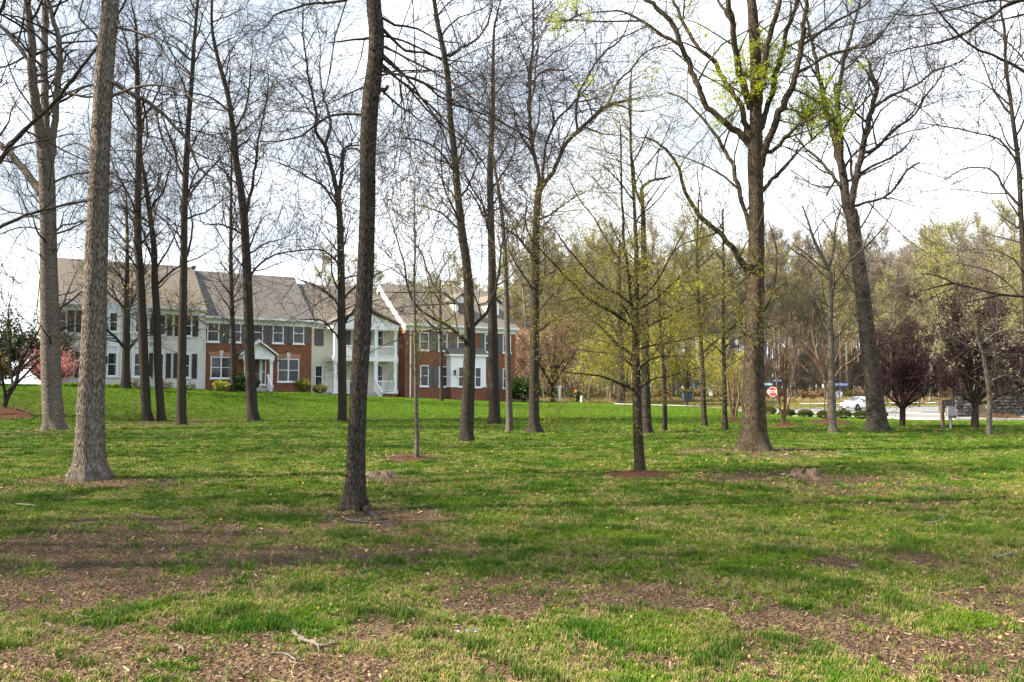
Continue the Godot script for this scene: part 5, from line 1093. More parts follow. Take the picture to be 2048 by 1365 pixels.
	bx(h, "portico_floor", M.concrete, Vector3(pm, -0.13, 0.75), Vector3(pw - 0.3, 1.0, 1.5))
	bx(h, "portico_beam", M.paint, Vector3(pm, 2.53, 1.36), Vector3(pw - 0.2, 0.32, 0.24))
	for s in [-1.0, 1.0]:
		bx(h, "portico_side_beam", M.paint, Vector3(pm + s * (pw / 2 - 0.22), 2.53, 0.61), Vector3(0.22, 0.32, 1.24))
		column(h, Vector3(pm + s * (pw / 2 - 0.30), 0.37, 1.36), 2.0, 0.2)
		railing(h, Vector3(pm + s * 0.62, -0.42, 2.55), Vector3(pm + s * 0.62, 0.37, 1.5), 0.92, M.paint, 0.13)
		railing(h, Vector3(pm + s * 0.62, 0.37, 1.44), Vector3(pm + s * (pw / 2 - 0.42), 0.37, 1.44), 0.9, M.paint, 0.13)
	part(h, "pediment", prism(PackedVector2Array([Vector2(-pw / 2 + 0.1, 0), Vector2(pw / 2 - 0.1, 0), Vector2(0, 0.86)]), 1.36), M.paint, Vector3(pm, 2.70, 0.69))
	part(h, "portico_roof", prism(PackedVector2Array([Vector2(-pw / 2 - 0.12, -0.02), Vector2(-pw / 2 - 0.12, 0.10), Vector2(0, 1.10), Vector2(pw / 2 + 0.12, 0.10), Vector2(pw / 2 + 0.12, -0.02), Vector2(0, 0.95)]), 1.62), M.roof_grey, Vector3(pm, 2.70, 0.80))
	part(h, "pediment_trim", prism(PackedVector2Array([Vector2(-pw / 2 - 0.13, -0.08), Vector2(-pw / 2 - 0.13, 0.03), Vector2(0, 1.02), Vector2(pw / 2 + 0.13, 0.03), Vector2(pw / 2 + 0.13, -0.08), Vector2(0, 0.86)]), 0.06), M.paint, Vector3(pm, 2.70, 1.64))
	var dr := Node3D.new()
	dr.name = "door"
	h.add_child(dr, true)
	dr.position = Vector3(pm - 0.05, 0.37, 0)
	bx(dr, "leaf", M.door_red, Vector3(0, 1.02, 0.03), Vector3(0.92, 2.02, 0.05))
	part(dr, "frame", boxes([[Vector3(-0.52, 1.06, 0.04), Vector3(0.10, 2.12, 0.08)], [Vector3(0.52, 1.06, 0.04), Vector3(0.10, 2.12, 0.08)], [Vector3(0, 2.09, 0.038), Vector3(0.94, 0.12, 0.076)]]), M.paint)
	bx(dr, "handle", M.rim, Vector3(0.36, 1.0, 0.075), Vector3(0.05, 0.2, 0.04))
	window(h, [pm + 0.72, 1.5, 0.34, 1.9])
	steps(h, Vector3(pm, 0.37, 1.5), 1.1, 4, M.concrete)
	bx(h, "downspout", M.paint, Vector3(0.07, 2.5, 0.05), Vector3(0.09, 5.2, 0.09))

	# cream siding house with two-storey porch
	w = 7.46
	h = house("cream clapboard townhouse with two-storey white columned porch", 2.80, 1.05, -0.3)
	bx(h, "wall", M.siding, Vector3(w / 2, 2.4, -4.72), Vector3(w, 6.5, 9.4))
	for k in 30: bx(h, "siding_board", M.siding, Vector3(w / 2, 0.30 + 0.185 * k, 0.0), Vector3(w - 0.01, 0.19, 0.03), Vector3(-0.11, 0, 0))
	bx(h, "foundation", M.brick, Vector3(w / 2, -0.25, 0.0), Vector3(w - 0.02, 0.9, 0.09))
	gable_roof(h, w, 5.85, 3.2, 4.7, M.roof_warm, M.siding)
	for q in [[0.564,1.546,0.62,1.692],[7.293,1.878,0.302,1.31],[5.527,1.606,0.504,1.721],[7.25,4.382,0.302,1.315],[5.527,4.606,0.504,1.376]]: window(h, q, 0.03)
	for q in [[0.564,4.505,0.698,1.285],[2.815,4.52,0.483,1.27],[4.609,4.616,0.248,1.288]]: shutter(h, q, M.shutter_grey, 0.03)
	var ql := 1.02
	var qr := 6.26
	var qm := (ql + qr) / 2
	var qw := qr - ql
	bx(h, "porch_base", M.brick, Vector3(qm, -0.25, 0.91), Vector3(qw - 0.15, 1.0, 1.74))
	bx(h, "porch_floor", M.paint, Vector3(qm, 0.31, 0.95), Vector3(qw, 0.12, 1.86))
	bx(h, "balcony_floor", M.paint, Vector3(qm, 2.86, 0.95), Vector3(qw, 0.30, 1.86))
	bx(h, "porch_entablature", M.paint, Vector3(qm, 5.30, 0.95), Vector3(qw, 0.42, 1.86))
	part(h, "porch_pediment", prism(PackedVector2Array([Vector2(-qw / 2, 0), Vector2(qw / 2, 0), Vector2(0, 1.0)]), 1.7), M.paint, Vector3(qm, 5.52, 0.87))
	part(h, "porch_roof", prism(PackedVector2Array([Vector2(-qw / 2 - 0.2, 0.0), Vector2(-qw / 2 - 0.2, 0.1), Vector2(0, 1.28), Vector2(qw / 2 + 0.2, 0.1), Vector2(qw / 2 + 0.2, 0.0), Vector2(0, 1.1)]), 2.6), M.roof_warm, Vector3(qm, 5.52, 0.70))
	var cols := [1.25, 2.849, 4.45, 6.052]
	for x in cols:
		column(h, Vector3(x, 0.38, 1.7), 2.32, 0.24)
		column(h, Vector3(x, 3.01, 1.7), 2.06, 0.22)
	for k in 3:
		railing(h, Vector3(cols[k] + 0.12, 3.01, 1.7), Vector3(cols[k + 1] - 0.12, 3.01, 1.7), 0.88, M.paint, 0.15)
		if k != 1: railing(h, Vector3(cols[k] + 0.12, 0.38, 1.7), Vector3(cols[k + 1] - 0.12, 0.38, 1.7), 0.86, M.paint, 0.15)
	steps(h, Vector3((cols[1] + cols[2]) / 2, 0.37, 1.88), 1.3, 5, M.concrete)
	for s in [-1.0, 1.0]: railing(h, Vector3((cols[1] + cols[2]) / 2 + s * 0.72, -0.55, 3.25), Vector3((cols[1] + cols[2]) / 2 + s * 0.72, 0.38, 1.9), 0.92, M.paint, 0.14)
	var dr2 := Node3D.new()
	dr2.name = "door"
	h.add_child(dr2, true)
	dr2.position = Vector3((cols[1] + cols[2]) / 2, 0.38, 0.02)
	bx(dr2, "leaf", M.charcoal, Vector3(0, 1.02, 0.03), Vector3(0.92, 2.02, 0.05))
	part(dr2, "frame", boxes([[Vector3(-0.52, 1.06, 0.04), Vector3(0.10, 2.12, 0.08)], [Vector3(0.52, 1.06, 0.04), Vector3(0.10, 2.12, 0.08)], [Vector3(0, 2.09, 0.038), Vector3(0.94, 0.12, 0.076)]]), M.paint)

	# brick end house, standing forward
	var s0 := 9.873
	w = 10.141
	h = house("brick end townhouse with white box bay and roof dormers", s0, 0.62, 1.0)
	bx(h, "wall", M.brick, Vector3(w / 2, 2.5, -5.2), Vector3(w, 7.3, 10.4))
	gable_roof(h, w, 6.35, 3.45, 4.9, M.roof_warm, M.paint, 0.35, 0.14)
	# white rake boards on the lit gable end
	part(h, "rake_board", prism(PackedVector2Array([Vector2(-0.40, 5.88), Vector2(4.9, 9.60), Vector2(10.2, 5.88), Vector2(10.2, 5.45), Vector2(4.9, 9.14), Vector2(-0.40, 5.45)]), 0.06), M.paint, Vector3(-0.165, 0.05, 0), Vector3(0, PI / 2, 0))
	for q in [[1.615,4.812,0.828,1.427],[3.27,4.821,0.805,1.445],[4.969,4.81,0.78,1.504],[7.518,4.822,0.763,1.492],[9.256,4.809,0.783,1.469],[1.658,2.084,0.741,1.657],[3.315,2.039,0.805,1.638],[9.256,1.92,0.783,1.629]]: window(h, q)
	for q in [[0.985,4.793,0.345,1.42],[2.249,4.791,0.352,1.434],[2.657,4.803,0.332,1.438],[3.887,4.799,0.339,1.452],[4.351,4.792,0.364,1.497],[5.59,4.808,0.371,1.47],[6.9,4.804,0.378,1.485],[8.14,4.798,0.385,1.499],[8.623,4.791,0.388,1.462],[3.887,2.043,0.248,1.646],[2.68,2.053,0.377,1.67],[2.249,2.05,0.352,1.665],[8.623,1.915,0.388,1.622]]: shutter(h, q, M.shutter_grey)
	var l := 3.619
	var r := 6.822
	bx(h, "bay", M.paint, Vector3((l + r) / 2, 2.45, 0.4), Vector3(r - l, 2.5, 0.8))
	bx(h, "bay_base", M.brick, Vector3((l + r) / 2, 0.25, 0.41), Vector3(r - l - 0.02, 1.9, 0.82))
	bx(h, "bay_ledge", M.paint, Vector3((l + r) / 2, 1.22, 0.43), Vector3(r - l + 0.14, 0.07, 0.9))
	bx(h, "bay_cornice", M.paint, Vector3((l + r) / 2, 3.74, 0.48), Vector3(r - l + 0.34, 0.16, 1.0))
	part(h, "bay_roof", prism(PackedVector2Array([Vector2(-0.95, 0), Vector2(0.0, 0), Vector2(0.0, 0.55)]), r - l + 0.3), M.roof_warm, Vector3((l + r) / 2, 3.83, 0), Vector3(0, PI / 2, 0))
	for q in [[4.587,2.018,0.68,1.598],[6.053,1.99,0.602,1.616]]: window(h, q, 0.805)
	window(h, [0, 2.35, 0.5, 1.75], 0.42, false, true, null, PI / 2, r + 0.004)
	part(h, "wall_lantern", boxes([[Vector3(0, 0, 0.08), Vector3(0.12, 0.36, 0.12)], [Vector3(0, 0.22, 0.08), Vector3(0.16, 0.06, 0.16)]]), M.black, Vector3(l + 0.33, 2.3, 0.80))
	bx(h, "downspout", M.paint, Vector3(0.42, 2.9, 0.06), Vector3(0.1, 6.0, 0.1))
	for x in [5.68, 8.716]:
		var dm := Node3D.new()
		dm.name = "dormer"
		h.add_child(dm, true)
		dm.position = Vector3(x, 7.3, -1.3)
		bx(dm, "dormer_wall", M.paint, Vector3(0, 0.3, -1.2), Vector3(1.15, 1.5, 2.4))
		part(dm, "dormer_roof", prism(PackedVector2Array([Vector2(-0.8, 0), Vector2(-0.8, 0.1), Vector2(0, 0.75), Vector2(0.8, 0.1), Vector2(0.8, 0), Vector2(0, 0.63)]), 2.9), M.roof_warm, Vector3(0, 1.02, -1.25))
		part(dm, "dormer_gable", prism(PackedVector2Array([Vector2(-0.57, 0), Vector2(0.57, 0), Vector2(0, 0.5)]), 2.4), M.paint, Vector3(0, 1.04, -1.19))
		bx(dm, "pane", M.glass, Vector3(0, 0.42, 0.012), Vector3(0.62, 0.95, 0.02))
# ==================================================================== trees
func make_sprays() -> void:
	# sprays of fine twigs about 1 m long, growing up +y, in two thicknesses, with the places of their leaf tips
	var rng := RandomNumberGenerator.new()
	rng.seed = 77
	for k in 3:
		var set_ := []
		for variant in 4:
			var t := Tubes.new()
			var tips := []
			var r0: float = [0.0044, 0.0068, 0.0105][k]
			var axis := wander(rng, Vector3.ZERO, Vector3.UP, 1.0, 5, 0.22)
			t.tube(axis, taper(5, r0, r0 * 0.5), 3)
			tips.append([axis[4], (axis[4] - axis[3]).normalized()])
			for j in ([7, 6, 5][k]):
				var f: float = 0.12 + 0.85 * (j + rng.randf() * 0.8) / [7, 6, 5][k]
				var p := along(axis, f)
				var g := rng.randf() * TAU
				var dir := (Vector3(cos(g), 0, sin(g)) * 0.9 + Vector3.UP * rng.randf_range(0.3, 0.9)).normalized()
				var side := wander(rng, p, dir, rng.randf_range(0.25, 0.6) * (1.15 - 0.5 * f), 3, 0.28)
				t.tube(side, taper(3, r0 * 0.62, r0 * 0.36), 3)
				tips.append([side[2], (side[2] - side[1]).normalized()])
				for q in ([2, 1, 0][k]):
					var p2 := along(side, rng.randf_range(0.25, 0.85))
					var g2 := rng.randf() * TAU
					var dir2 := (dir + Vector3(cos(g2), rng.randf_range(-0.3, 0.8), sin(g2))).normalized()
					var sub := wander(rng, p2, dir2, rng.randf_range(0.10, 0.28), 2, 0.2)
					t.tube(sub, taper(2, r0 * 0.42, r0 * 0.3), 3)
					tips.append([sub[1], dir2])
			set_.append({"mesh": t.mesh(), "tips": tips})
		sprays.append(set_)
	for kind in ["green", "yellow", "olive", "russet", "brown", "seed", "cream", "plum"]:
		var sizes: Dictionary = {"green": 0.08, "yellow": 0.036, "olive": 0.05, "russet": 0.035, "brown": 0.075, "seed": 0.016, "cream": 0.05, "plum": 0.065}
		var many: Dictionary = {"green": 4, "yellow": 3, "olive": 3, "russet": 3, "brown": 2, "seed": 1, "cream": 3, "plum": 6}
		for k in 3:
			var list := []
			for variant in 4:
				var v := PackedVector3Array()
				var n := PackedVector3Array()
				for tip in sprays[k][variant].tips:
					for j in many[kind]:
						if kind == "brown" and rng.randf() < 0.55: continue
						var s: float = sizes[kind] * rng.randf_range(0.6, 1.3) * [1.0, 1.25, 1.7][k]
						leaf(v, n, tip[0] + rnd(rng) * s * 0.9, rnd(rng) + tip[1] * 0.6 + Vector3(0, 0.2, 0), s, rng)
				list.append(surface(v, n, PackedInt32Array()))
			leaf_meshes[kind + str(k)] = list

func leaf(v: PackedVector3Array, n: PackedVector3Array, at: Vector3, dir: Vector3, s: float, rng: RandomNumberGenerator) -> void:
	# a small folded leaf of four triangles
	dir = dir.normalized()
	var side := dir.cross(rnd(rng)).normalized()
	var up := side.cross(dir).normalized()
	var a := at - dir * s * 0.5
	var b := at + dir * s * 0.5
	var l := at - side * s * 0.33 + up * s * 0.10
	var r := at + side * s * 0.33 + up * s * 0.10
	for tri in [[a, l, b], [a, b, r]]:
		for p in tri:
			v.push_back(p)
			n.push_back(up)

func rnd(rng: RandomNumberGenerator) -> Vector3:
	return Vector3(rng.randf_range(-1, 1), rng.randf_range(-1, 1), rng.randf_range(-1, 1))

func wander(rng: RandomNumberGenerator, at: Vector3, dir: Vector3, long: float, count: int, bend: float, lift := 0.0) -> PackedVector3Array:
	var p := PackedVector3Array([at])
	var step := long / (count - 1)
	for k in count - 1:
		dir = (dir + rnd(rng) * bend + Vector3(0, lift, 0)).normalized()
		at += dir * step
		p.push_back(at)
	return p

func taper(count: int, a: float, b: float) -> PackedFloat32Array:
	var r := PackedFloat32Array()
	for k in count: r.push_back(lerpf(a, b, float(k) / (count - 1)))
	return r

func along(p: PackedVector3Array, f: float) -> Vector3:
	var q := clampf(f, 0.0, 0.9999) * (p.size() - 1)
	return p[int(q)].lerp(p[int(q) + 1], q - int(q))

func unpack(a: Array) -> Array:
	var p := PackedVector3Array()
	var r := PackedFloat32Array()
	for k in range(0, a.size(), 4):
		p.push_back(Vector3(a[k], a[k + 1], a[k + 2]))
		r.push_back(a[k + 3])
	return [p, r]

func bark_tube(p: PackedVector3Array, r: PackedFloat32Array, sides: int, seed_: float, flare: bool) -> ArrayMesh:
	# a trunk or limb with uneven bark, and roots spreading at the foot
	var v := PackedVector3Array()
	var idx := PackedInt32Array()
	var u := Vector3.RIGHT
	for k in p.size():
		var t := (p[mini(k + 1, p.size() - 1)] - p[maxi(k - 1, 0)]).normalized()
		u = (u - t * u.dot(t)).normalized()
		var w := t.cross(u)
		for a in sides:
			var g := TAU * a / sides
			var dir := u * cos(g) + w * sin(g)
			var q := r[k]
			q *= 1.0 + 0.07 * lumps.get_noise_3d(cos(g) * 0.9 + seed_, p[k].y * 0.6, sin(g) * 0.9) + 0.045 * fine.get_noise_3d(cos(g) * 4.0 + seed_, p[k].y * 3.0, sin(g) * 4.0)
			if flare and p[k].y < 1.2:
				var lobe := maxf(0.0, cos(g * 5.0 + seed_ + 0.9 * sin(g * 2.0 + seed_)))
				q *= 1.0 + (0.30 * lobe - 0.26 * (1.0 - lobe)) * exp(-maxf(p[k].y, 0.0) / 0.22)
			v.push_back(p[k] + dir * q)
		if k:
			for a in sides:
				var b := (a + 1) % sides
				var o := (k - 1) * sides
				idx.append_array([o + a, o + sides + a, o + b, o + b, o + sides + a, o + sides + b])
	v.push_back(p[-1])
	for a in sides: idx.append_array([(p.size() - 1) * sides + a, v.size() - 1, (p.size() - 1) * sides + (a + 1) % sides])
	var st := SurfaceTool.new()
	var arr := []
	arr.resize(Mesh.ARRAY_MAX)
	arr[Mesh.ARRAY_VERTEX] = v
	arr[Mesh.ARRAY_INDEX] = idx
	var am := ArrayMesh.new()
	am.add_surface_from_arrays(Mesh.PRIMITIVE_TRIANGLES, arr)
	st.create_from(am, 0)
	st.generate_normals()
	return st.commit()

const STYLE := {
	"oak": {"bark": "oak", "twig": "twig", "gap": 0.45, "long": 3.1, "gap2": 0.5, "long2": 1.4, "up": 0.25, "bend": 0.30, "spray": 1.05},
	"oak_pale": {"bark": "oak_pale", "twig": "twig", "gap": 0.45, "long": 3.1, "gap2": 0.5, "long2": 1.4, "up": 0.25, "bend": 0.30, "spray": 1.05},
	"oak_dark": {"bark": "oak_dark", "twig": "twig", "gap": 0.40, "long": 2.4, "gap2": 0.33, "long2": 1.0, "up": -0.05, "bend": 0.28, "spray": 0.85},
	"maple": {"bark": "maple", "twig": "twig", "gap": 0.42, "long": 3.1, "gap2": 0.52, "long2": 1.5, "up": 0.35, "bend": 0.26, "spray": 1.2},
	"pale": {"bark": "pale", "twig": "twig_pale", "gap": 0.42, "long": 2.6, "gap2": 0.5, "long2": 1.2, "up": 0.35, "bend": 0.26, "spray": 1.0},
	"tulip": {"bark": "tulip", "twig": "twig_mossy", "gap": 0.6, "long": 2.6, "gap2": 0.5, "long2": 1.2, "up": 0.35, "bend": 0.32, "spray": 0.8},
	"pinoak": {"bark": "pinoak", "twig": "twig_mossy", "gap": 0.20, "long": 1.1, "gap2": 0.24, "long2": 0.5, "up": 0.12, "bend": 0.16, "spray": 0.5},
	"sapling": {"bark": "pale", "twig": "twig_mossy", "gap": 0.16, "long": 1.5, "gap2": 0.3, "long2": 0.55, "up": 0.35, "bend": 0.16, "spray": 0.5},
	"dogwood": {"bark": "pale", "twig": "twig_pale", "gap": 0.3, "long": 1.0, "gap2": 0.3, "long2": 0.5, "up": 0.1, "bend": 0.25, "spray": 0.5},
	"tan": {"bark": "tan", "twig": "twig_tan", "gap": 0.33, "long": 1.1, "gap2": 0.4, "long2": 0.5, "up": 0.6, "bend": 0.2, "spray": 0.5},
	"plum": {"bark": "pinoak", "twig": "twig_plum", "gap": 0.13, "long": 0.95, "gap2": 0.18, "long2": 0.5, "up": 0.5, "bend": 0.2, "spray": 0.5},
}

func build_tree(plan: Dictionary) -> void:
	var rng := RandomNumberGenerator.new()
	rng.seed = hash(plan.label)
	var s: Dictionary = STYLE[plan.style]
	var far := Vector2(plan.x, plan.z).length()
	var root := thing(plan.name, plan.label, plan.category, flat_at(plan.x, plan.z), 0.0, plan.group)
	var bk: Material = M[s.bark]
	var sd := rng.randf() * 50.0
	var tr := unpack(plan.trunk)
	var path := smooth_path(tr[0], tr[1], 0.14 if far < 25.0 else 0.3)
	part(root, "trunk", bark_tube(path[0], path[1], plan.sides, sd, true), bk)
	var stems := [[path[0], path[1], float(plan.crown)]]
	for l in plan.limbs:
		var q := unpack(l)
		var lp := smooth_path(q[0], q[1], 0.2 if far < 25.0 else 0.35)
		jitter(rng, lp[0], lp[1])
		part(root, "limb", bark_tube(lp[0], lp[1], maxi(6, int(plan.sides * 0.5)), sd + stems.size(), false), bk)
		stems.append([lp[0], lp[1], 0.12])
	var wood := Tubes.new()
	var ends := []   # [point, direction, size] of the twig sprays
	var dense: float = plan.opt.get("dense", 1.0)
	var fat := clampf(far / 26.0, 0.8, 1.6)
	for stem in stems:
		grow(rng, stem[0], stem[1], stem[2], s, dense, fat, wood, ends, 0)
	var tuft_ends := []
	for q in plan.opt.get("tufts", []):
		var mid := Vector3(q[0], q[1], q[2])
		var near := Vector3.ZERO
		var best := INF
		for stem in stems:
			for k in stem[0].size():
				var dist: float = mid.distance_squared_to(stem[0][k])
				if dist < best and stem[0][k].y < mid.y + 0.3:
					best = dist
					near = stem[0][k]
		var bough := wander(rng, near, (mid - near).normalized(), near.distance_to(mid) + 0.3, 6, 0.12)
		wood.tube(bough, taper(6, 0.03, 0.012), 5)
		for k in int(q[4] * 2.2):
			var at: Vector3 = mid + rnd(rng) * q[3]
			var from := along(bough, rng.randf_range(0.4, 1.0))
			wood.tube(wander(rng, from, (at - from).normalized(), from.distance_to(at), 4, 0.1), taper(4, 0.008, 0.004), 3)
			tuft_ends.append([at, (at - from + Vector3(0, 0.2, 0)).normalized(), 0.42])
	var crown := part(root, "crown", wood.mesh(), M[s.twig])
	crown.set_meta("kind", "stuff")
	var cls := 0 if far < 21.0 else (1 if far < 36.0 else 2)
	var twigs: Array[Copies] = []
	var leaves: Array[Copies] = []
	for k in 4:
		twigs.append(Copies.new())
		leaves.append(Copies.new())
	var share: float = plan.opt.get("leaf", 0.0)
	var patchy := FastNoiseLite.new()
	patchy.seed = int(sd * 100)
	for e in ends:
		var dir: Vector3 = e[1]
		var u := dir.cross(Vector3.RIGHT if absf(dir.x) < 0.8 else Vector3.FORWARD).normalized()
		u = u.rotated(dir, rng.randf() * TAU)
		var size: float = e[2] * rng.randf_range(0.7, 1.25)
		var t := Transform3D(Basis(u * size, dir * size, u.cross(dir) * size), e[0])
		var k := rng.randi() % 4
		twigs[k].add(t)
		if share > 0.0 and (patchy.get_noise_3dv(e[0] * 35.0) * 0.5 + 0.5) * 0.6 + rng.randf() * 0.4 < share:
			leaves[k].add(t)
	for e in tuft_ends:
		var dir: Vector3 = e[1]
		var u := dir.cross(Vector3.RIGHT if absf(dir.x) < 0.8 else Vector3.FORWARD).normalized()
		var t := Transform3D(Basis(u * e[2], dir * e[2], u.cross(dir) * e[2]), e[0] - dir * 0.2)
		var k := rng.randi() % 4
		twigs[k].add(t)
		leaves[k].add(t)
	for k in 4:
		if twigs[k].count():
			var o := twigs[k].node(sprays[cls][k].mesh, M[s.twig])
			o.name = "twigs"
			o.set_meta("kind", "stuff")
			crown.add_child(o, true)
		if leaves[k].count():
			var kind: String = plan.opt.get("kind", "yellow")
			var o := leaves[k].node(leaf_meshes[kind + str(cls)][k], M["leaf_" + kind])
			o.name = "leaves"
			o.set_meta("kind", "stuff")
			crown.add_child(o, true)

func jitter(rng: RandomNumberGenerator, p: PackedVector3Array, r: PackedFloat32Array) -> void:
	for k in range(1, p.size()):
		p[k] += rnd(rng) * minf(r[k] * 0.6, 0.035)

func grow(rng: RandomNumberGenerator, p: PackedVector3Array, r: PackedFloat32Array, start: float, s: Dictionary, dense: float, fat: float, wood: Tubes, ends: Array, level: int) -> void:
	var length := 0.0
	for k in p.size() - 1: length += p[k].distance_to(p[k + 1])
	var gap: float = (s.gap if level == 0 else s.gap2) / dense
	var n := int((1.0 - start) * length / gap + rng.randf())
	for j in n:
		var f := start + (1.0 - start) * (j + rng.randf()) / maxf(n, 1)
		var at := along(p, f)
		var q := int(clampf(f, 0, 0.999) * (p.size() - 1))
		var tangent := (p[q + 1] - p[q]).normalized()
		var radius := lerpf(r[q], r[q + 1], 0.5)
		var g := rng.randf() * TAU
		var side := tangent.cross(Vector3.RIGHT if absf(tangent.x) < 0.8 else Vector3.FORWARD).normalized().rotated(tangent, g)
		var dir: Vector3 = (side + tangent * rng.randf_range(0.25, 0.9) + Vector3.UP * s.up).normalized()
		var long: float = (s.long if level == 0 else s.long2) * rng.randf_range(0.45, 1.2) * lerpf(1.1, 0.6, f)
		var r0 := minf(radius * 0.55, (0.030 if level == 0 else 0.014) * long / (2.3 if level == 0 else 1.1) * fat)
		r0 = maxf(r0, 0.004 * fat)
		var count := 6 if level == 0 else 4
		var path := wander(rng, at, dir, long, count, s.bend, 0.06 * s.up)
		var rad := taper(count, r0, maxf(r0 * 0.3, 0.003 * fat))
		wood.tube(path, rad, 5 if level == 0 and r0 > 0.012 else 3)
		var out := (path[-1] - path[-2]).normalized()
		ends.append([path[-1], out, s.spray])
		if level == 0:
			grow(rng, path, rad, 0.15, s, dense, fat, wood, ends, 1)
		else:
			if rng.randf() < 0.5: ends.append([along(path, 0.55), (out + rnd(rng) * 0.7).normalized(), s.spray * 0.75])
	var last := (p[-1] - p[-2]).normalized()
	ends.append([p[-1], last, s.spray])

# ---------------------------------------------------------------- the wood beyond the road
func wood_tree(sd: int, high: float, spread: float, low: float, leaf_size: float, leaf_count: int) -> Array:
	var rng := RandomNumberGenerator.new()
	rng.seed = sd
	var trunk := wander(rng, Vector3(0, -0.3, 0), Vector3.UP, high, 9, 0.06, 0.05)
	var rad := taper(9, 0.2 * high / 22.0, 0.02)
	var t := Tubes.new()
	t.tube(trunk, rad, 7)
	var c := Tubes.new()
	var v := PackedVector3Array()
	var n := PackedVector3Array()
	var tips := []
	for j in 24:
		var f := low + (0.98 - low) * (j + rng.randf()) / 24.0
		var g := rng.randf() * TAU
		var dir := (Vector3(cos(g), 0, sin(g)) + Vector3.UP * rng.randf_range(0.5, 1.4)).normalized()
		var long := spread * lerpf(1.0, 0.35, (f - low) / (1.0 - low)) * rng.randf_range(0.6, 1.2)
		var limb := wander(rng, along(trunk, f), dir, long, 5, 0.24, 0.08)
		c.tube(limb, taper(5, 0.055 * high / 22.0, 0.018), 4)
		for k in 7:
			var b := wander(rng, along(limb, 0.25 + 0.75 * rng.randf()), (dir + rnd(rng) * 0.9 + Vector3(0, 0.3, 0)).normalized(), long * rng.randf_range(0.25, 0.5), 4, 0.3, 0.05)
			c.tube(b, taper(4, 0.028, 0.016), 3)
			tips.append(b[3])
			for q in 7:
				var w := wander(rng, along(b, 0.2 + 0.8 * rng.randf()), (rnd(rng) + Vector3(0, 0.5, 0)).normalized(), rng.randf_range(0.5, 1.1), 3, 0.3)
				c.tube(w, taper(3, 0.018, 0.011), 3)
				tips.append(w[2])
	if leaf_count:
		for k in leaf_count:
			var at: Vector3 = tips[rng.randi() % tips.size()]
			leaf(v, n, at + rnd(rng) * 0.35, rnd(rng), leaf_size * rng.randf_range(0.6, 1.3), rng)
	return [t.mesh(), c.mesh(), surface(v, n, PackedInt32Array()) if leaf_count else null]

func wood_thing(called: String, label: String, group: String, mesh: Array, bk: Material, lf: Material, at: Vector3, turn: float, size: float) -> Node3D:
	var o := thing(called, label, "tree", at, turn, group)
	o.scale = Vector3.ONE * size
	part(o, "trunk", mesh[0], bk)
	var c := part(o, "crown", mesh[1], M.twig_wood)
	if mesh[2]:
		var l := part(c, "leaves", mesh[2], lf)
		l.set_meta("kind", "stuff")
	return o

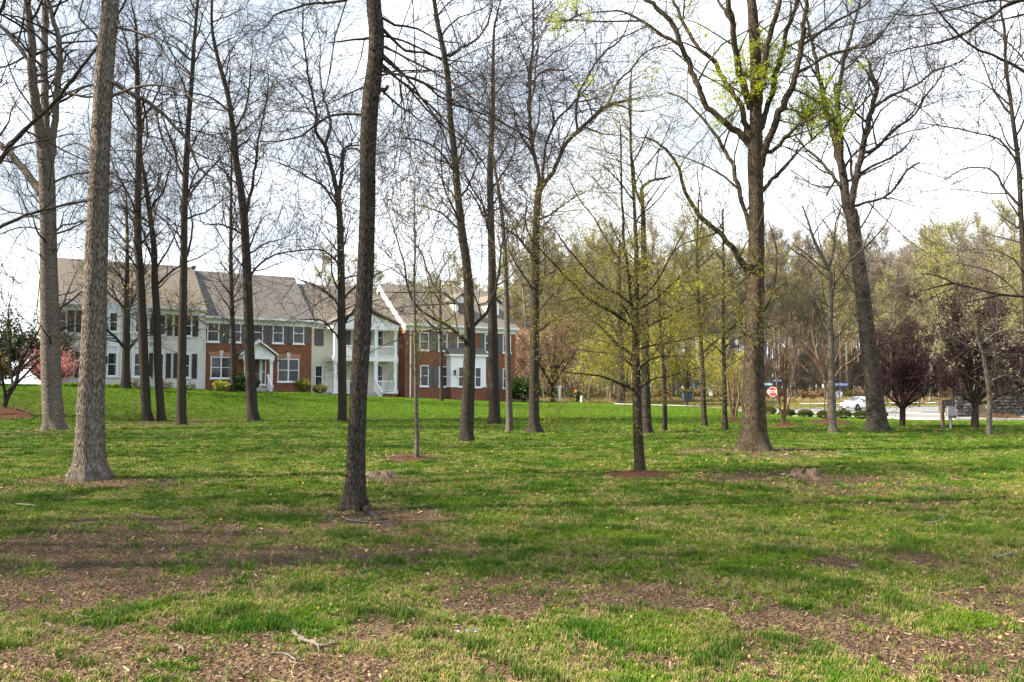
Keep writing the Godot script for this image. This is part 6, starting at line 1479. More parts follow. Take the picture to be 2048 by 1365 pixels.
func build_wood() -> void:
	M.wood_bark = bark(lin(0.13, 0.11, 0.088), lin(0.36, 0.31, 0.255), Vector3(0.8, 0.2, 0.8), 1.0)
	M.twig_wood = plain(lin(0.25, 0.215, 0.165), 0.95, 0.15)
	var rng := RandomNumberGenerator.new()
	rng.seed = 404
	var kinds := []
	for k in 4: kinds.append(wood_tree(900 + k, 22.0, 4.6, 0.42, 0.0, 0))
	for k in 3: kinds.append(wood_tree(940 + k, 21.0, 4.8, 0.30, 0.15, 3400))
	var pale_kinds := []
	for k in 2: pale_kinds.append(wood_tree(960 + k, 20.0, 6.0, 0.18, 0.14, 5600))
	var low_kinds := []
	for k in 3: low_kinds.append(wood_tree(980 + k, 8.0, 3.2, 0.12, 0.17, 3600))
	# each tree along the edge of the wood
	var group := "trees along the edge of the wood"
	for k in 96:
		var x := -26.0 + 128.0 * (k + rng.randf() * 0.9) / 96.0
		var d := rng.randf_range(117.0, 131.0) + maxf(0.0, x - 50.0) * 0.25
		var green := rng.randf() < (0.7 if x < 34.0 else 0.28)
		var m: Array = kinds[4 + rng.randi() % 3] if green else kinds[rng.randi() % 4]
		var tall := (1.08 if x > 0.0 else 0.85) * rng.randf_range(0.78, 1.15)
		wood_thing("woodland_tree", "tall budding green-hazed tree at the wood's edge beyond the road" if green else "tall bare grey-brown tree at the wood's edge beyond the road", group + (" in bud" if green else ", bare"), m, M.wood_bark, M.leaf_olive, flat_at(x, -d), rng.randf() * TAU, tall)
	var deep: Array[Copies] = []
	for k in 4: deep.append(Copies.new())
	for k in 560:
		var d := rng.randf_range(130.0, 205.0)
		var x := rng.randf_range(-0.2, 0.78) * d
		var size := (1.08 if x > 0.0 else 0.8) * rng.randf_range(0.75, 1.15)
		var t := Transform3D(Basis(Vector3.UP, rng.randf() * TAU).scaled(Vector3.ONE * size), flat_at(x, -d))
		deep[k % 4].add(t)
	var massed := stuff("forest", "deep bare brown wood massed behind the edge trees", "wood")
	for k in 4:
		for j in 2:
			var o := deep[k].node(kinds[k][j], M.wood_bark if j == 0 else M.twig_wood)
			o.name = "trunks" if j == 0 else "crowns"
			massed.add_child(o, true)
	var under: Array[Copies] = []
	for k in 3: under.append(Copies.new())
	for k in 480:
		var d := rng.randf_range(119.0, 190.0)
		under[k % 3].add(Transform3D(Basis(Vector3.UP, rng.randf() * TAU).scaled(Vector3.ONE * rng.randf_range(0.5, 1.1)), flat_at(rng.randf_range(-0.2, 0.78) * d, -d)))
	var tangle := stuff("undergrowth", "tangled bare undergrowth between the trunks of the wood", "undergrowth")
	for k in 3:
		var o := under[k].node(low_kinds[k][1], M.twig_wood)
		o.name = "thicket"
		tangle.add_child(o, true)
	# pale yellow-green trees standing out above the plums
	var spots := [[57.0, 104.0, 1.12], [60.5, 107.0, 1.24], [53.5, 109.0, 0.95], [66.0, 104.0, 1.05], [50.0, 112.0, 0.85], [71.0, 108.0, 1.15]]
	var rank := ["third", "fourth", "second", "fifth", "leftmost", "rightmost"]
	for p in spots:
		var m: Array = pale_kinds[rng.randi() % 2]
		wood_thing("willow_tree", "hazy yellow-green tree behind the purple plums, %s of six from the left" % rank[spots.find(p)], "yellow-green trees behind the plums", m, M.wood_bark, M.leaf_haze, flat_at(p[0], -p[1]), rng.randf() * TAU, p[2])
	# bright low trees along the far verge
	var place := -1
	for p in [[9.0, 101.0, 0.9], [12.0, 104.0, 1.05], [15.5, 99.0, 0.85], [18.5, 103.0, 1.1], [22.5, 100.0, 0.95], [26.0, 105.0, 0.9], [13.5, 108.0, 1.3], [29.0, 108.0, 0.75], [20.5, 109.0, 1.3]]:
		place += 1
		wood_thing("understory_tree", "low bright yellow-green tree on the far verge, %s of nine from the left" % ["first", "second", "fourth", "fifth", "seventh", "eighth", "third", "ninth", "sixth"][place], "low bright trees on the far verge", low_kinds[rng.randi() % 3], M.wood_bark, M.leaf_bright, flat_at(p[0], -p[1]), rng.randf() * TAU, p[2])
	for p in [[4.0, 106.0, 1.0], [6.5, 112.0, 1.2], [2.0, 113.0, 1.1]]:
		wood_thing("redbud_tree", "low pinkish russet tree beyond the brick end house, %s of three from the left" % {4.0: "second", 6.5: "third", 2.0: "first"}[p[0]], "russet trees on the far verge", low_kinds[rng.randi() % 3], M.wood_bark, M.leaf_russet, flat_at(p[0], -p[1]), rng.randf() * TAU, p[2])
	# dry grass and brush at the foot of the wood
	var blade := PackedVector3Array()
	var bn := PackedVector3Array()
	for k in 16:
		var g := rng.randf() * TAU
		var a := Vector3(cos(g), 0, sin(g)) * rng.randf() * 0.35
		var side := Vector3(-sin(g), 0, cos(g)) * 0.03
		var top := a + Vector3(rng.randf_range(-0.25, 0.25), rng.randf_range(0.5, 1.0), rng.randf_range(-0.25, 0.25))
		blade.append_array([a - side, a + side, top])
		var face := -(side * 2.0).cross(top - a + side).normalized()
		for j in 3: bn.push_back(face)
	var dry := Copies.new()
	dry.coloured = true
	for k in 3400:
		var d := rng.randf_range(108.0, 120.0)
		var x := rng.randf_range(-0.15, 0.72) * d
		var c := Color(0.34, 0.25, 0.14).lerp(Color(0.22, 0.21, 0.08), rng.randf())
		dry.add(Transform3D(Basis(Vector3.UP, rng.randf() * TAU).scaled(Vector3.ONE * rng.randf_range(0.3, 0.65)), flat_at(x, -d)), c)
	var dg := dry.node(surface(blade, bn, PackedInt32Array()), M.litter)
	dg.name = numbered("dry_grass")
	add_child(dg)
	tag(dg, "band of tan dead grass along the foot of the wood", "grass", "", "stuff")
# ==================================================================== shrubs
func leaf_mass(rng: RandomNumberGenerator, size: Vector3, count: int, leaf_size: float, rough: float) -> ArrayMesh:
	# leaves all through the outer half of an uneven mound standing on y = 0
	var v := PackedVector3Array()
	var n := PackedVector3Array()
	var sd := rng.randf() * 90.0
	for k in count:
		var dir := rnd(rng).normalized()
		dir.y = absf(dir.y) if rng.randf() < 0.75 else dir.y * 0.6
		var r := (1.0 - rough * 0.5 + rough * lumps.get_noise_3d(dir.x * 1.6 + sd, dir.y * 1.6, dir.z * 1.6) * 1.4) * sqrt(rng.randf_range(0.45, 1.0))
		var p := Vector3(dir.x * size.x, size.y * 0.45 + dir.y * size.y * 0.55, dir.z * size.z) * r
		p.y = maxf(p.y, 0.03)
		leaf(v, n, p, dir + rnd(rng) * 0.9, leaf_size * rng.randf_range(0.6, 1.3), rng)
	return surface(v, n, PackedInt32Array())

func shrub(called: String, label: String, group: String, at: Vector3, size: Vector3, lf: Material, count: int, leaf_size: float, rough: float, sd: int) -> Node3D:
	var rng := RandomNumberGenerator.new()
	rng.seed = sd
	var o := thing(called, label, "shrub", at, 0.0, group)
	var t := Tubes.new()
	for k in 9:
		var g := TAU * k / 9.0
		var p := wander(rng, Vector3(cos(g) * 0.05, -0.05, sin(g) * 0.05), Vector3(cos(g) * size.x * 0.6, size.y * 0.7, sin(g) * size.z * 0.6).normalized(), size.y * 0.8, 4, 0.2)
		t.tube(p, taper(4, 0.02, 0.006), 4)
	part(o, "stems", t.mesh(), M.twig)
	var f := part(o, "foliage", leaf_mass(rng, size, count, leaf_size, rough), lf)
	f.set_meta("kind", "stuff")
	return o

func build_shrubs() -> void:
	var k := 0
	var words := ["first box shrub, half hidden by the tulip tree", "second box shrub, right beneath the stop sign", "third box shrub, behind the tan crape myrtle", "fourth box shrub, right of the tan crape myrtle", "fifth box shrub, left of the pale grey trunk", "sixth box shrub, right behind the pale grey trunk", "seventh box shrub, below the white car's front", "eighth box shrub, beside the leaning oak"]
	for px in [17.25, 18.3, 19.5, 20.65, 21.85, 23.0, 24.1, 25.15]:
		shrub("box_shrub", "clipped round " + words[k], "round box shrubs in a row along the kerb", flat_at(px - 0.35, -(60.0 - 0.35 * k)), Vector3(0.58 + 0.03 * (k % 3), 0.64 + 0.05 * (k % 2), 0.56), M.leaf_box, 5200, 0.06, 0.08, 50 + k)
		k += 1
	shrub("rhododendron", "dark rhododendron with pale new leaves left of the portico", "", flat_at(-17.9, -57.0), Vector3(1.15, 1.5, 0.9), M.leaf_dark, 3200, 0.15, 0.3, 71)
	shrub("rhododendron", "small cream-tipped bush at the foot of the dark rhododendron", "", flat_at(-19.3, -56.4), Vector3(0.6, 0.8, 0.5), M.leaf_olive, 1300, 0.11, 0.3, 72)
	shrub("forsythia_bush", "yellow-green upright bush at the corner of the brick house", "", flat_at(-15.3 + 0.4, -60.6), Vector3(0.7, 1.15, 0.6), M.leaf_bush, 2600, 0.08, 0.3, 73)
	shrub("forsythia_bush", "lower yellow-green bush before the cream siding", "", flat_at(-13.85, -61.3), Vector3(0.65, 0.8, 0.6), M.leaf_bush, 2200, 0.08, 0.3, 74)
	for p in [[-23.4, -53.2, 0.55, "first"], [-22.0, -54.0, 0.6, "second"], [-20.8, -54.8, 0.5, "third"]]:
		shrub("azalea_bush", "%s grey-green twiggy bush under the black-shuttered windows" % p[3], "azaleas along the white wall", flat_at(p[0], p[1]), Vector3(0.6, p[2] + 0.15, 0.4), M.leaf_sage, 700, 0.07, 0.4, 80 + int(-p[0]))
	for p in [[-25.6, -51.9], [-26.6, -51.3], [-24.6, -52.4]]:
		var o := shrub("daffodil_clump", "low bright green bulb leaves before the white bay", "bulb clumps before the white bay", flat_at(p[0], p[1]), Vector3(0.5, 0.28, 0.3), M.leaf_lawn, 500, 0.09, 0.3, 90 + int(-p[0]))
		o.set_meta("category", "plant")
	shrub("holly_bush", "dark glossy evergreen bush at the end of the brick house", "", flat_at(0.9, -69.0), Vector3(1.7, 2.3, 1.4), M.leaf_dark, 5200, 0.17, 0.35, 75)
	shrub("holly_bush", "dark evergreen rising at the left edge behind the many-stemmed tree", "", flat_at(-32.0, -53.0), Vector3(2.2, 4.6, 1.8), M.leaf_dark, 9000, 0.18, 0.4, 76)
	shrub("laurel_bush", "bright green shrub at the left edge under the dark evergreen", "", flat_at(-30.8, -50.6), Vector3(1.0, 2.3, 0.9), M.leaf_bush, 3000, 0.13, 0.4, 77)
	shrub("holly_bush", "tall dark evergreen bush between the left edge and the pink tree", "", flat_at(-29.6, -54.5), Vector3(1.8, 4.0, 1.4), M.leaf_dark, 6000, 0.18, 0.45, 79)
	var pink := shrub("cherry_tree", "pink blossoming small tree beside the white house's end", "", flat_at(-28.3, -52.2), Vector3(2.2, 3.0, 1.2), M.leaf_pink, 3600, 0.09, 0.5, 78)
	pink.set_meta("category", "tree")
	# brush along the foot of the wood
	for j in 26:
		var rng := RandomNumberGenerator.new()
		rng.seed = 600 + j
		var x := -6.0 + 3.2 * j + rng.randf() * 2.0
		var green := rng.randf() < 0.6
		shrub("brush_shrub", "green bush in the brush along the wood's foot" if green else "brown bush in the brush along the wood's foot", "brush along the foot of the wood, " + ("green" if green else "brown"), flat_at(x, -rng.randf_range(115.0, 119.0)), Vector3(rng.randf_range(1.2, 2.2), rng.randf_range(1.2, 2.6), 1.2), M.leaf_brush if green else M.leaf_drab, 900, 0.22, 0.5, 700 + j)

# ==================================================================== street furniture
func letters(parent: Node, called: String, text: String, size: float, m: Material, at: Vector3, turn := Vector3.ZERO) -> void:
	var t := TextMesh.new()
	var f := SystemFont.new()
	f.font_names = PackedStringArray(["Droid Sans"])
	f.font_weight = 700
	t.font = f
	t.text = text
	t.font_size = 64
	t.pixel_size = size / 64.0
	t.depth = 0.004
	part(parent, called, t, m, at, turn)

func octagon(r: float) -> PackedVector2Array:
	var p := PackedVector2Array()
	for k in 8: p.push_back(Vector2.from_angle(PI / 8 + TAU * k / 8) * r)
	return p

func build_street_things() -> void:
	# stop sign with two street name blades
	var o := thing("stop_sign", "red octagonal stop sign with blue street blades above box shrubs", "sign", flat_at(20.85, -68.0), -0.62)
	part(o, "post", rod(Vector3(0, -0.3, 0), Vector3(0, 3.05, 0), 0.035), M.green_post)
	part(o, "border", prism(octagon(0.405), 0.012), M.white, Vector3(0, 1.88, 0.045))
	part(o, "face", prism(octagon(0.37), 0.006), M.red, Vector3(0, 1.88, 0.056))
	letters(o, "lettering", "STOP", 0.36, M.white, Vector3(0, 1.88, 0.062))
	var b := Node3D.new()
	b.name = "street_blade"
	o.add_child(b, true)
	b.position = Vector3(0, 2.48, 0)
	b.rotation.y = 0.42
	bx(b, "blade", M.sign_sky, Vector3(-0.42, 0, 0), Vector3(0.72, 0.2, 0.014))
	letters(b, "lettering", "RED CEDAR", 0.17, M.white, Vector3(-0.42, 0, 0.008))
	b = Node3D.new()
	b.name = "street_blade"
	o.add_child(b, true)
	b.position = Vector3(0, 2.78, 0)
	b.rotation.y = 0.8
	bx(b, "blade", M.sign_blue, Vector3(0.42, 0, 0), Vector3(0.72, 0.2, 0.014))
	var marks := []
	for k in 7: marks.append([Vector3(0.16 + 0.085 * k, 0.0, 0.009), Vector3(0.05, 0.09 - 0.02 * (k % 3), 0.003)])
	part(b, "lettering", boxes(marks), M.metal_pale)
	part(o, "finial", rod(Vector3(0, 3.05, 0), Vector3(0.02, 3.3, 0), 0.02), M.metal_pale)
	# the other stop sign, seen from behind
	o = thing("stop_sign", "pale back of a stop sign under one blue street blade", "sign", flat_at(32.7, -85.0), 0.15)
	part(o, "post", rod(Vector3(0, -0.3, 0), Vector3(0, 2.9, 0), 0.035), M.metal_dark)
	part(o, "plate", prism(octagon(0.40), 0.012), M.metal_pale, Vector3(0, 1.75, -0.045))
	bx(o, "blade", M.sign_blue, Vector3(0.16, 2.72, 0), Vector3(1.35, 0.32, 0.014))
	letters(o, "lettering", "RED CEDAR P", 0.25, M.white, Vector3(0.16, 2.72, 0.008))
	# letterbox cabinet
	o = thing("letterbox_cabinet", "dark box letterbox cabinet on a short pedestal by the pavement", "letterbox", flat_at(13.62, -66.3), 0.2)
	part(o, "pedestal", lathe([[0.16, -0.1], [0.13, 0.05], [0.09, 0.12], [0.09, 0.36], [0.18, 0.46], [0.0, 0.46]], 12), M.black)
	bx(o, "cabinet", M.cabinet, Vector3(0, 0.78, 0), Vector3(0.66, 0.62, 0.5))
	bx(o, "cap", M.black, Vector3(0, 1.13, 0), Vector3(0.74, 0.08, 0.58))
	for k in 3:
		for j in 2: bx(o, "door", M.cabinet, Vector3(-0.15 + 0.3 * j, 0.59 + 0.195 * k, 0.255), Vector3(0.27, 0.175, 0.02))
	# dark sign seen from behind
	o = thing("road_sign", "dark back of a pentagon road sign on a thin pole", "sign", flat_at(14.42, -66.2), 0.1)
	part(o, "pole", rod(Vector3(0, -0.2, 0), Vector3(0, 2.3, 0), 0.028), M.metal_dark)
	part(o, "plate", prism(PackedVector2Array([Vector2(-0.26, -0.34), Vector2(0.26, -0.34), Vector2(0.24, 0.05), Vector2(0, 0.34), Vector2(-0.24, 0.05)]), 0.01), M.sign_back, Vector3(0, 1.78, 0.04))
	part(o, "pole_cuff", rod(Vector3(0, 0.12, 0), Vector3(0, 0.22, 0), 0.05), M.white)
	# white notice
	o = thing("notice_sign", "small white notice on a thin dark post", "sign", flat_at(15.45, -66.2), 0.05)
	part(o, "post", rod(Vector3(0, -0.2, 0), Vector3(0, 1.25, 0), 0.022), M.metal_dark)
	bx(o, "panel", M.white, Vector3(0, 1.15, 0.03), Vector3(0.28, 0.43, 0.012))
	part(o, "print", boxes([[Vector3(0, 1.28, 0.0375), Vector3(0.16, 0.05, 0.002)], [Vector3(0, 1.10, 0.0375), Vector3(0.06, 0.10, 0.002)]]), M.metal)
	# meter cabinet on two wooden posts
	o = thing("meter_cabinet", "grey meter cabinet mounted on wooden posts between the plums", "utility box", flat_at(17.95, -35.2), 0.1)
	bx(o, "post", M.wood, Vector3(-0.17, 0.5, -0.02), Vector3(0.12, 1.3, 0.12))
	bx(o, "post", M.wood, Vector3(0.17, 0.5, -0.02), Vector3(0.09, 1.2, 0.1))
	bx(o, "back_board", M.wood, Vector3(-0.02, 0.95, 0.055), Vector3(0.42, 0.5, 0.03))
	bx(o, "cabinet", M.metal_dark, Vector3(-0.01, 1.08, 0.12), Vector3(0.30, 0.28, 0.1))
	part(o, "meter_box", boxes([[Vector3(0.06, 0.74, 0.17), Vector3(0.32, 0.36, 0.2)], [Vector3(0.06, 0.93, 0.17), Vector3(0.35, 0.03, 0.23)]]), M.metal)
	part(o, "conduit", rod(Vector3(0.06, -0.15, 0.16), Vector3(0.06, 0.56, 0.16), 0.035), M.metal)
	# lamp posts
	o = thing("lamp_post", "dark slim lamp post standing behind the pale grey tree", "lamp post", flat_at(27.9, -76.0))
	part(o, "pole", lathe([[0.13, -0.1], [0.13, 0.25], [0.08, 0.4], [0.05, 0.6], [0.045, 3.2], [0.0, 3.2]], 10), M.green_post)
	part(o, "lantern", lathe([[0.06, 3.15], [0.12, 3.25], [0.16, 3.6], [0.2, 3.62], [0.06, 3.8], [0.0, 3.86]], 8), M.charcoal)
	o = thing("lamp_post", "thin dark post on the grass corner right of the first plum", "lamp post", flat_at(34.9, -69.6))
	part(o, "pole", lathe([[0.12, -0.1], [0.12, 0.1], [0.045, 0.16], [0.04, 2.1], [0.0, 2.1]], 10), M.metal_dark)
	part(o, "lantern", lathe([[0.05, 2.05], [0.1, 2.12], [0.13, 2.4], [0.0, 2.5]], 8), M.charcoal)
	# white guards round young trunks on the far verge
	for p in [[4.25, -76.5, 1.45, 0.09, "tall thin white post right of the russet lawn tree"], [6.42, -78.7, 0.95, 0.085, "short white post just behind the person's legs"], [10.8, -75.5, 1.0, 0.06, "slim white post left of the young oak trunk"]]:
		o = thing("marker_post", p[4], "post", flat_at(p[0], p[1]))
		part(o, "shaft", lathe([[p[3] * 1.1, -0.2], [p[3], 0.1], [p[3] * 0.9, p[2]], [0.0, p[2] + 0.02]], 10), M.white)
	# stone retaining wall with steps and railing
	o = thing("stone_wall", "grey rubble stone retaining wall with steps and dark railing behind the plum", "wall", Vector3(0, ground(37.0, -62.5), -62.6))
	var rng := RandomNumberGenerator.new()
	rng.seed = 15
	for run in [[32.6, 34.2], [35.2, 44.0]]:
		bx(o, "core", M.mortar, Vector3((run[0] + run[1]) / 2, 0.62, -0.3), Vector3(run[1] - run[0] - 0.06, 1.7, 0.5))
		var y := -0.1
		while y < 1.42:
			var hgt := rng.randf_range(0.18, 0.3)
			var x: float = run[0]
			while x < run[1] - 0.05:
				var wd := minf(rng.randf_range(0.16, 0.6), run[1] - x)
				part(o, "stone", rubble(rng, Vector3(wd - 0.025, hgt - 0.025, 0.34)), M.stone[rng.randi() % 5], Vector3(x + wd / 2, y + hgt / 2, -0.08 + rng.randf_range(-0.02, 0.03)), Vector3(0, 0, rng.randf_range(-0.10, 0.10)))
				x += wd
			y += hgt
	for k in 6: bx(o, "step", M.step_stone, Vector3(34.7, 0.06 + 0.23 * k - 0.1, 0.1 - 0.3 * k), Vector3(1.0, 0.42, 0.3))
	bx(o, "terrace", M.mulch, Vector3(40.6, 0.5, -2.2), Vector3(6.6, 1.84, 3.2))
	railing(o, Vector3(35.2, 1.46, -0.3), Vector3(44.0, 1.46, -0.3), 0.95, M.black, 0.16)
	railing(o, Vector3(32.7, 1.46, -0.3), Vector3(34.15, 1.46, -0.3), 0.95, M.black, 0.16)
	# low mulch mounds under young trees
	for p in [[-2.222, 19.9, 0.75, 0.06], [2.414, 16.15, 0.9, 0.06], [11.995, 37.5, 0.75, 0.14], [15.065, 40.3, 1.05, 0.22], [11.096, 42.55, 0.75, 0.16], [-24.255, 40.8, 1.3, 0.3], [35.0, 60.8, 1.6, 0.3]]:
		var v := PackedVector3Array()
		var n := PackedVector3Array()
		var idx := PackedInt32Array()
		for a in 13:
			for c in 24:
				var f := a / 12.0
				var g := TAU * c / 24.0
				var rr: float = p[2] * f * (1.0 + 0.14 * sin(g * 3.0 + p[0]))
				var x: float = p[0] + cos(g) * rr
				var z: float = -p[1] + sin(g) * rr
				v.push_back(Vector3(x, ground(x, z) + p[3] * (1.0 - f * f) * (1.0 + 0.5 * fine.get_noise_2d(x * 5.0, z * 5.0)) - 0.02 * f, z))
				n.push_back(Vector3(cos(g) * 0.3 * f, 1, sin(g) * 0.3 * f).normalized())
				if a:
					var i := a * 24 + c
					var j := a * 24 + (c + 1) % 24
					idx.append_array([i - 24, i, j - 24, j - 24, i, j])
		var m := part(self, "mulch_bed", surface(v, n, idx), M.mulch)
		tag(m, "", "", "", "structure")

func rubble(rng: RandomNumberGenerator, s: Vector3) -> ArrayMesh:   # a stone: a block with knocked-off, uneven corners
	var st := SurfaceTool.new()
	st.begin(Mesh.PRIMITIVE_TRIANGLES)
	st.set_smooth_group(-1)
	var c := []
	for x in [-1, 1]:
		for y in [-1, 1]:
			for z in [-1, 1]:
				c.append(Vector3(x, y, z) * s * 0.5 * Vector3(rng.randf_range(0.82, 1.0), rng.randf_range(0.82, 1.0), rng.randf_range(0.75, 1.05)))
	for f in [[0, 1, 3, 2], [4, 6, 7, 5], [0, 4, 5, 1], [2, 3, 7, 6], [0, 2, 6, 4], [1, 5, 7, 3]]:
		var mid: Vector3 = (c[f[0]] + c[f[1]] + c[f[2]] + c[f[3]]) / 4.0 * 1.1
		for k in 4:
			st.add_vertex(mid); st.add_vertex(c[f[(k + 1) % 4]]); st.add_vertex(c[f[k]])
	st.generate_normals()
	return st.commit()

# ==================================================================== car
func loft(sections: Array, closed := true) -> ArrayMesh:   # rings of equal point count
	var st := SurfaceTool.new()
	st.begin(Mesh.PRIMITIVE_TRIANGLES)
	st.set_smooth_group(0)
	var n: int = sections[0].size()
	for k in sections.size() - 1:
		for a in n:
			var b := (a + 1) % n
			for p in [sections[k][a], sections[k][b], sections[k + 1][a], sections[k][b], sections[k + 1][b], sections[k + 1][a]]: st.add_vertex(p)
	if closed:
		for e in [0, sections.size() - 1]:
			var mid := Vector3.ZERO
			for p in sections[e]: mid += p / n
			for a in n:
				st.add_vertex(mid)
				st.add_vertex(sections[e][a])
				st.add_vertex(sections[e][(a + 1) % n])
	st.index()
	st.generate_normals()
	return st.commit()

func patch(corners: Array, thick := 0.012) -> ArrayMesh:   # a thin solid panel over a polygon in space
	var n: Vector3 = (corners[1] - corners[0]).cross(corners[2] - corners[0]).normalized() * thick
	var st := SurfaceTool.new()
	st.begin(Mesh.PRIMITIVE_TRIANGLES)
	st.set_smooth_group(-1)
	for k in range(1, corners.size() - 1):
		for p in [corners[0], corners[k + 1], corners[k]]: st.add_vertex(p + n)
		for p in [corners[0], corners[k], corners[k + 1]]: st.add_vertex(p)
	for k in corners.size():
		var a: Vector3 = corners[k]
		var b: Vector3 = corners[(k + 1) % corners.size()]
		for p in [a, b, a + n, b, b + n, a + n]: st.add_vertex(p)
	st.generate_normals()
	return st.commit()

func build_car() -> void:
	var o := thing("parked_car", "white compact saloon car turning at the junction beside the leaning oak", "car", flat_at(36.2, -89.0) + Vector3(0, 0.045, 0), deg_to_rad(213.0))
	var rings := []
	for s in [[-2.30, 0.60, 0.42, 0.82], [-2.24, 0.76, 0.32, 0.96], [-2.0, 0.84, 0.26, 1.02], [-1.4, 0.885, 0.22, 1.0], [-0.6, 0.89, 0.20, 0.96], [0.3, 0.89, 0.20, 0.94], [1.0, 0.885, 0.20, 0.94], [1.45, 0.88, 0.20, 0.90], [1.85, 0.85, 0.21, 0.82], [2.12, 0.80, 0.23, 0.73], [2.26, 0.70, 0.27, 0.64], [2.31, 0.55, 0.34, 0.56]]:
		var ring := []
		for k in 20:
			var g := TAU * k / 20
			var cx := signf(cos(g)) * pow(absf(cos(g)), 0.42)
			var cy := signf(sin(g)) * pow(absf(sin(g)), 0.42)
			ring.append(Vector3(s[0], (s[2] + s[3]) / 2 + cy * (s[3] - s[2]) / 2, cx * s[1] * (1.0 - 0.06 * maxf(0.0, cy))))
		rings.append(ring)
	part(o, "body", loft(rings), M.car)
	rings = []
	for s in [[-2.02, 0.70, 0.68, 1.0], [-1.5, 0.76, 0.62, 1.22], [-1.0, 0.79, 0.60, 1.38], [-0.5, 0.80, 0.60, 1.445], [0.0, 0.80, 0.60, 1.455], [0.4, 0.79, 0.60, 1.40], [0.8, 0.77, 0.62, 1.18], [1.25, 0.74, 0.70, 0.93]]:
		var ring := []
		for q in [[-1.0, 0.0], [-0.97, 0.5], [-0.92, 0.85], [-0.78, 0.97], [-0.4, 1.0], [0.4, 1.0], [0.78, 0.97], [0.92, 0.85], [0.97, 0.5], [1.0, 0.0]]:
			ring.append(Vector3(s[0], lerpf(0.88, s[3], q[1]), q[0] * lerpf(s[1], s[2] / 0.8 * 0.95, q[1])))
		rings.append(ring)
	part(o, "cabin", loft(rings), M.car)
	part(o, "windscreen", patch([Vector3(1.17, 0.985, -0.62), Vector3(1.17, 0.985, 0.62), Vector3(0.44, 1.41, 0.55), Vector3(0.44, 1.41, -0.55)], 0.03), M.glass_car)
	part(o, "rear_window", patch([Vector3(-1.95, 1.06, 0.58), Vector3(-1.95, 1.06, -0.58), Vector3(-1.12, 1.37, -0.52), Vector3(-1.12, 1.37, 0.52)], 0.03), M.glass_car)
	for z in [-1.0, 1.0]:
		for w in [[[0.98, 0.97], [0.42, 1.33], [-0.16, 1.385], [-0.22, 0.97]], [[-0.30, 0.97], [-0.24, 1.385], [-0.85, 1.36], [-1.42, 1.10], [-1.35, 0.98]]]:
			var c := []
			for p in w: c.append(Vector3(p[0], p[1], z * (0.815 - 0.20 * maxf(0.0, p[1] - 0.97) / 0.42)))
			if z > 0: c.reverse()
			part(o, "side_window", patch(c, 0.014), M.glass_car)
		part(o, "mirror", boxes([[Vector3(0.82, 1.0, z * 0.95), Vector3(0.14, 0.13, 0.2)]]), M.car)
		part(o, "headlight", patch([Vector3(2.10, 0.70, z * 0.46), Vector3(1.90, 0.79, z * 0.82), Vector3(1.62, 0.83, z * 0.875), Vector3(1.95, 0.66, z * 0.84)] if z < 0 else [Vector3(1.95, 0.66, 0.84), Vector3(1.62, 0.83, 0.875), Vector3(1.90, 0.79, 0.82), Vector3(2.10, 0.70, 0.46)], 0.03), M.metal_pale)
		bx(o, "tail_light", M.red, Vector3(-2.2, 0.83, z * 0.66), Vector3(0.16, 0.16, 0.22))
		bx(o, "sill", M.charcoal, Vector3(0, 0.23, z * 0.86), Vector3(2.3, 0.09, 0.08))
		for x in [0.35, -0.55]: bx(o, "door_handle", M.metal_pale, Vector3(x - 0.35, 0.80, z * 0.895), Vector3(0.18, 0.03, 0.03))
		for x in [-1.36, 1.36]:
			var w := Node3D.new()
			w.name = "wheel"
			o.add_child(w, true)
			w.position = Vector3(x, 0.32, z * 0.79)
			w.rotation.x = PI / 2
			part(w, "tyre", lathe([[0.20, -0.11], [0.30, -0.11], [0.32, -0.06], [0.32, 0.06], [0.30, 0.11], [0.20, 0.11]], 24), M.tyre)
			part(w, "rim", lathe([[0.0, -0.09], [0.06, -0.10], [0.17, -0.07], [0.205, -0.10], [0.205, 0.10], [0.17, 0.07], [0.06, 0.10], [0.0, 0.09]], 20), M.rim)
			var arch := CylinderMesh.new()
			arch.top_radius = 0.375
			arch.bottom_radius = 0.375
			arch.height = 0.05
			part(o, "wheel_arch", arch, M.black, Vector3(x, 0.35, z * 0.855), Vector3(PI / 2, 0, 0))
	part(o, "grille", boxes([[Vector3(2.285, 0.40, 0), Vector3(0.10, 0.17, 1.16)], [Vector3(2.22, 0.40, 0), Vector3(0.10, 0.12, 1.4)], [Vector3(2.30, 0.58, 0), Vector3(0.04, 0.03, 0.9)]]), M.charcoal)
	bx(o, "number_plate", M.white, Vector3(2.345, 0.42, 0), Vector3(0.012, 0.13, 0.30))

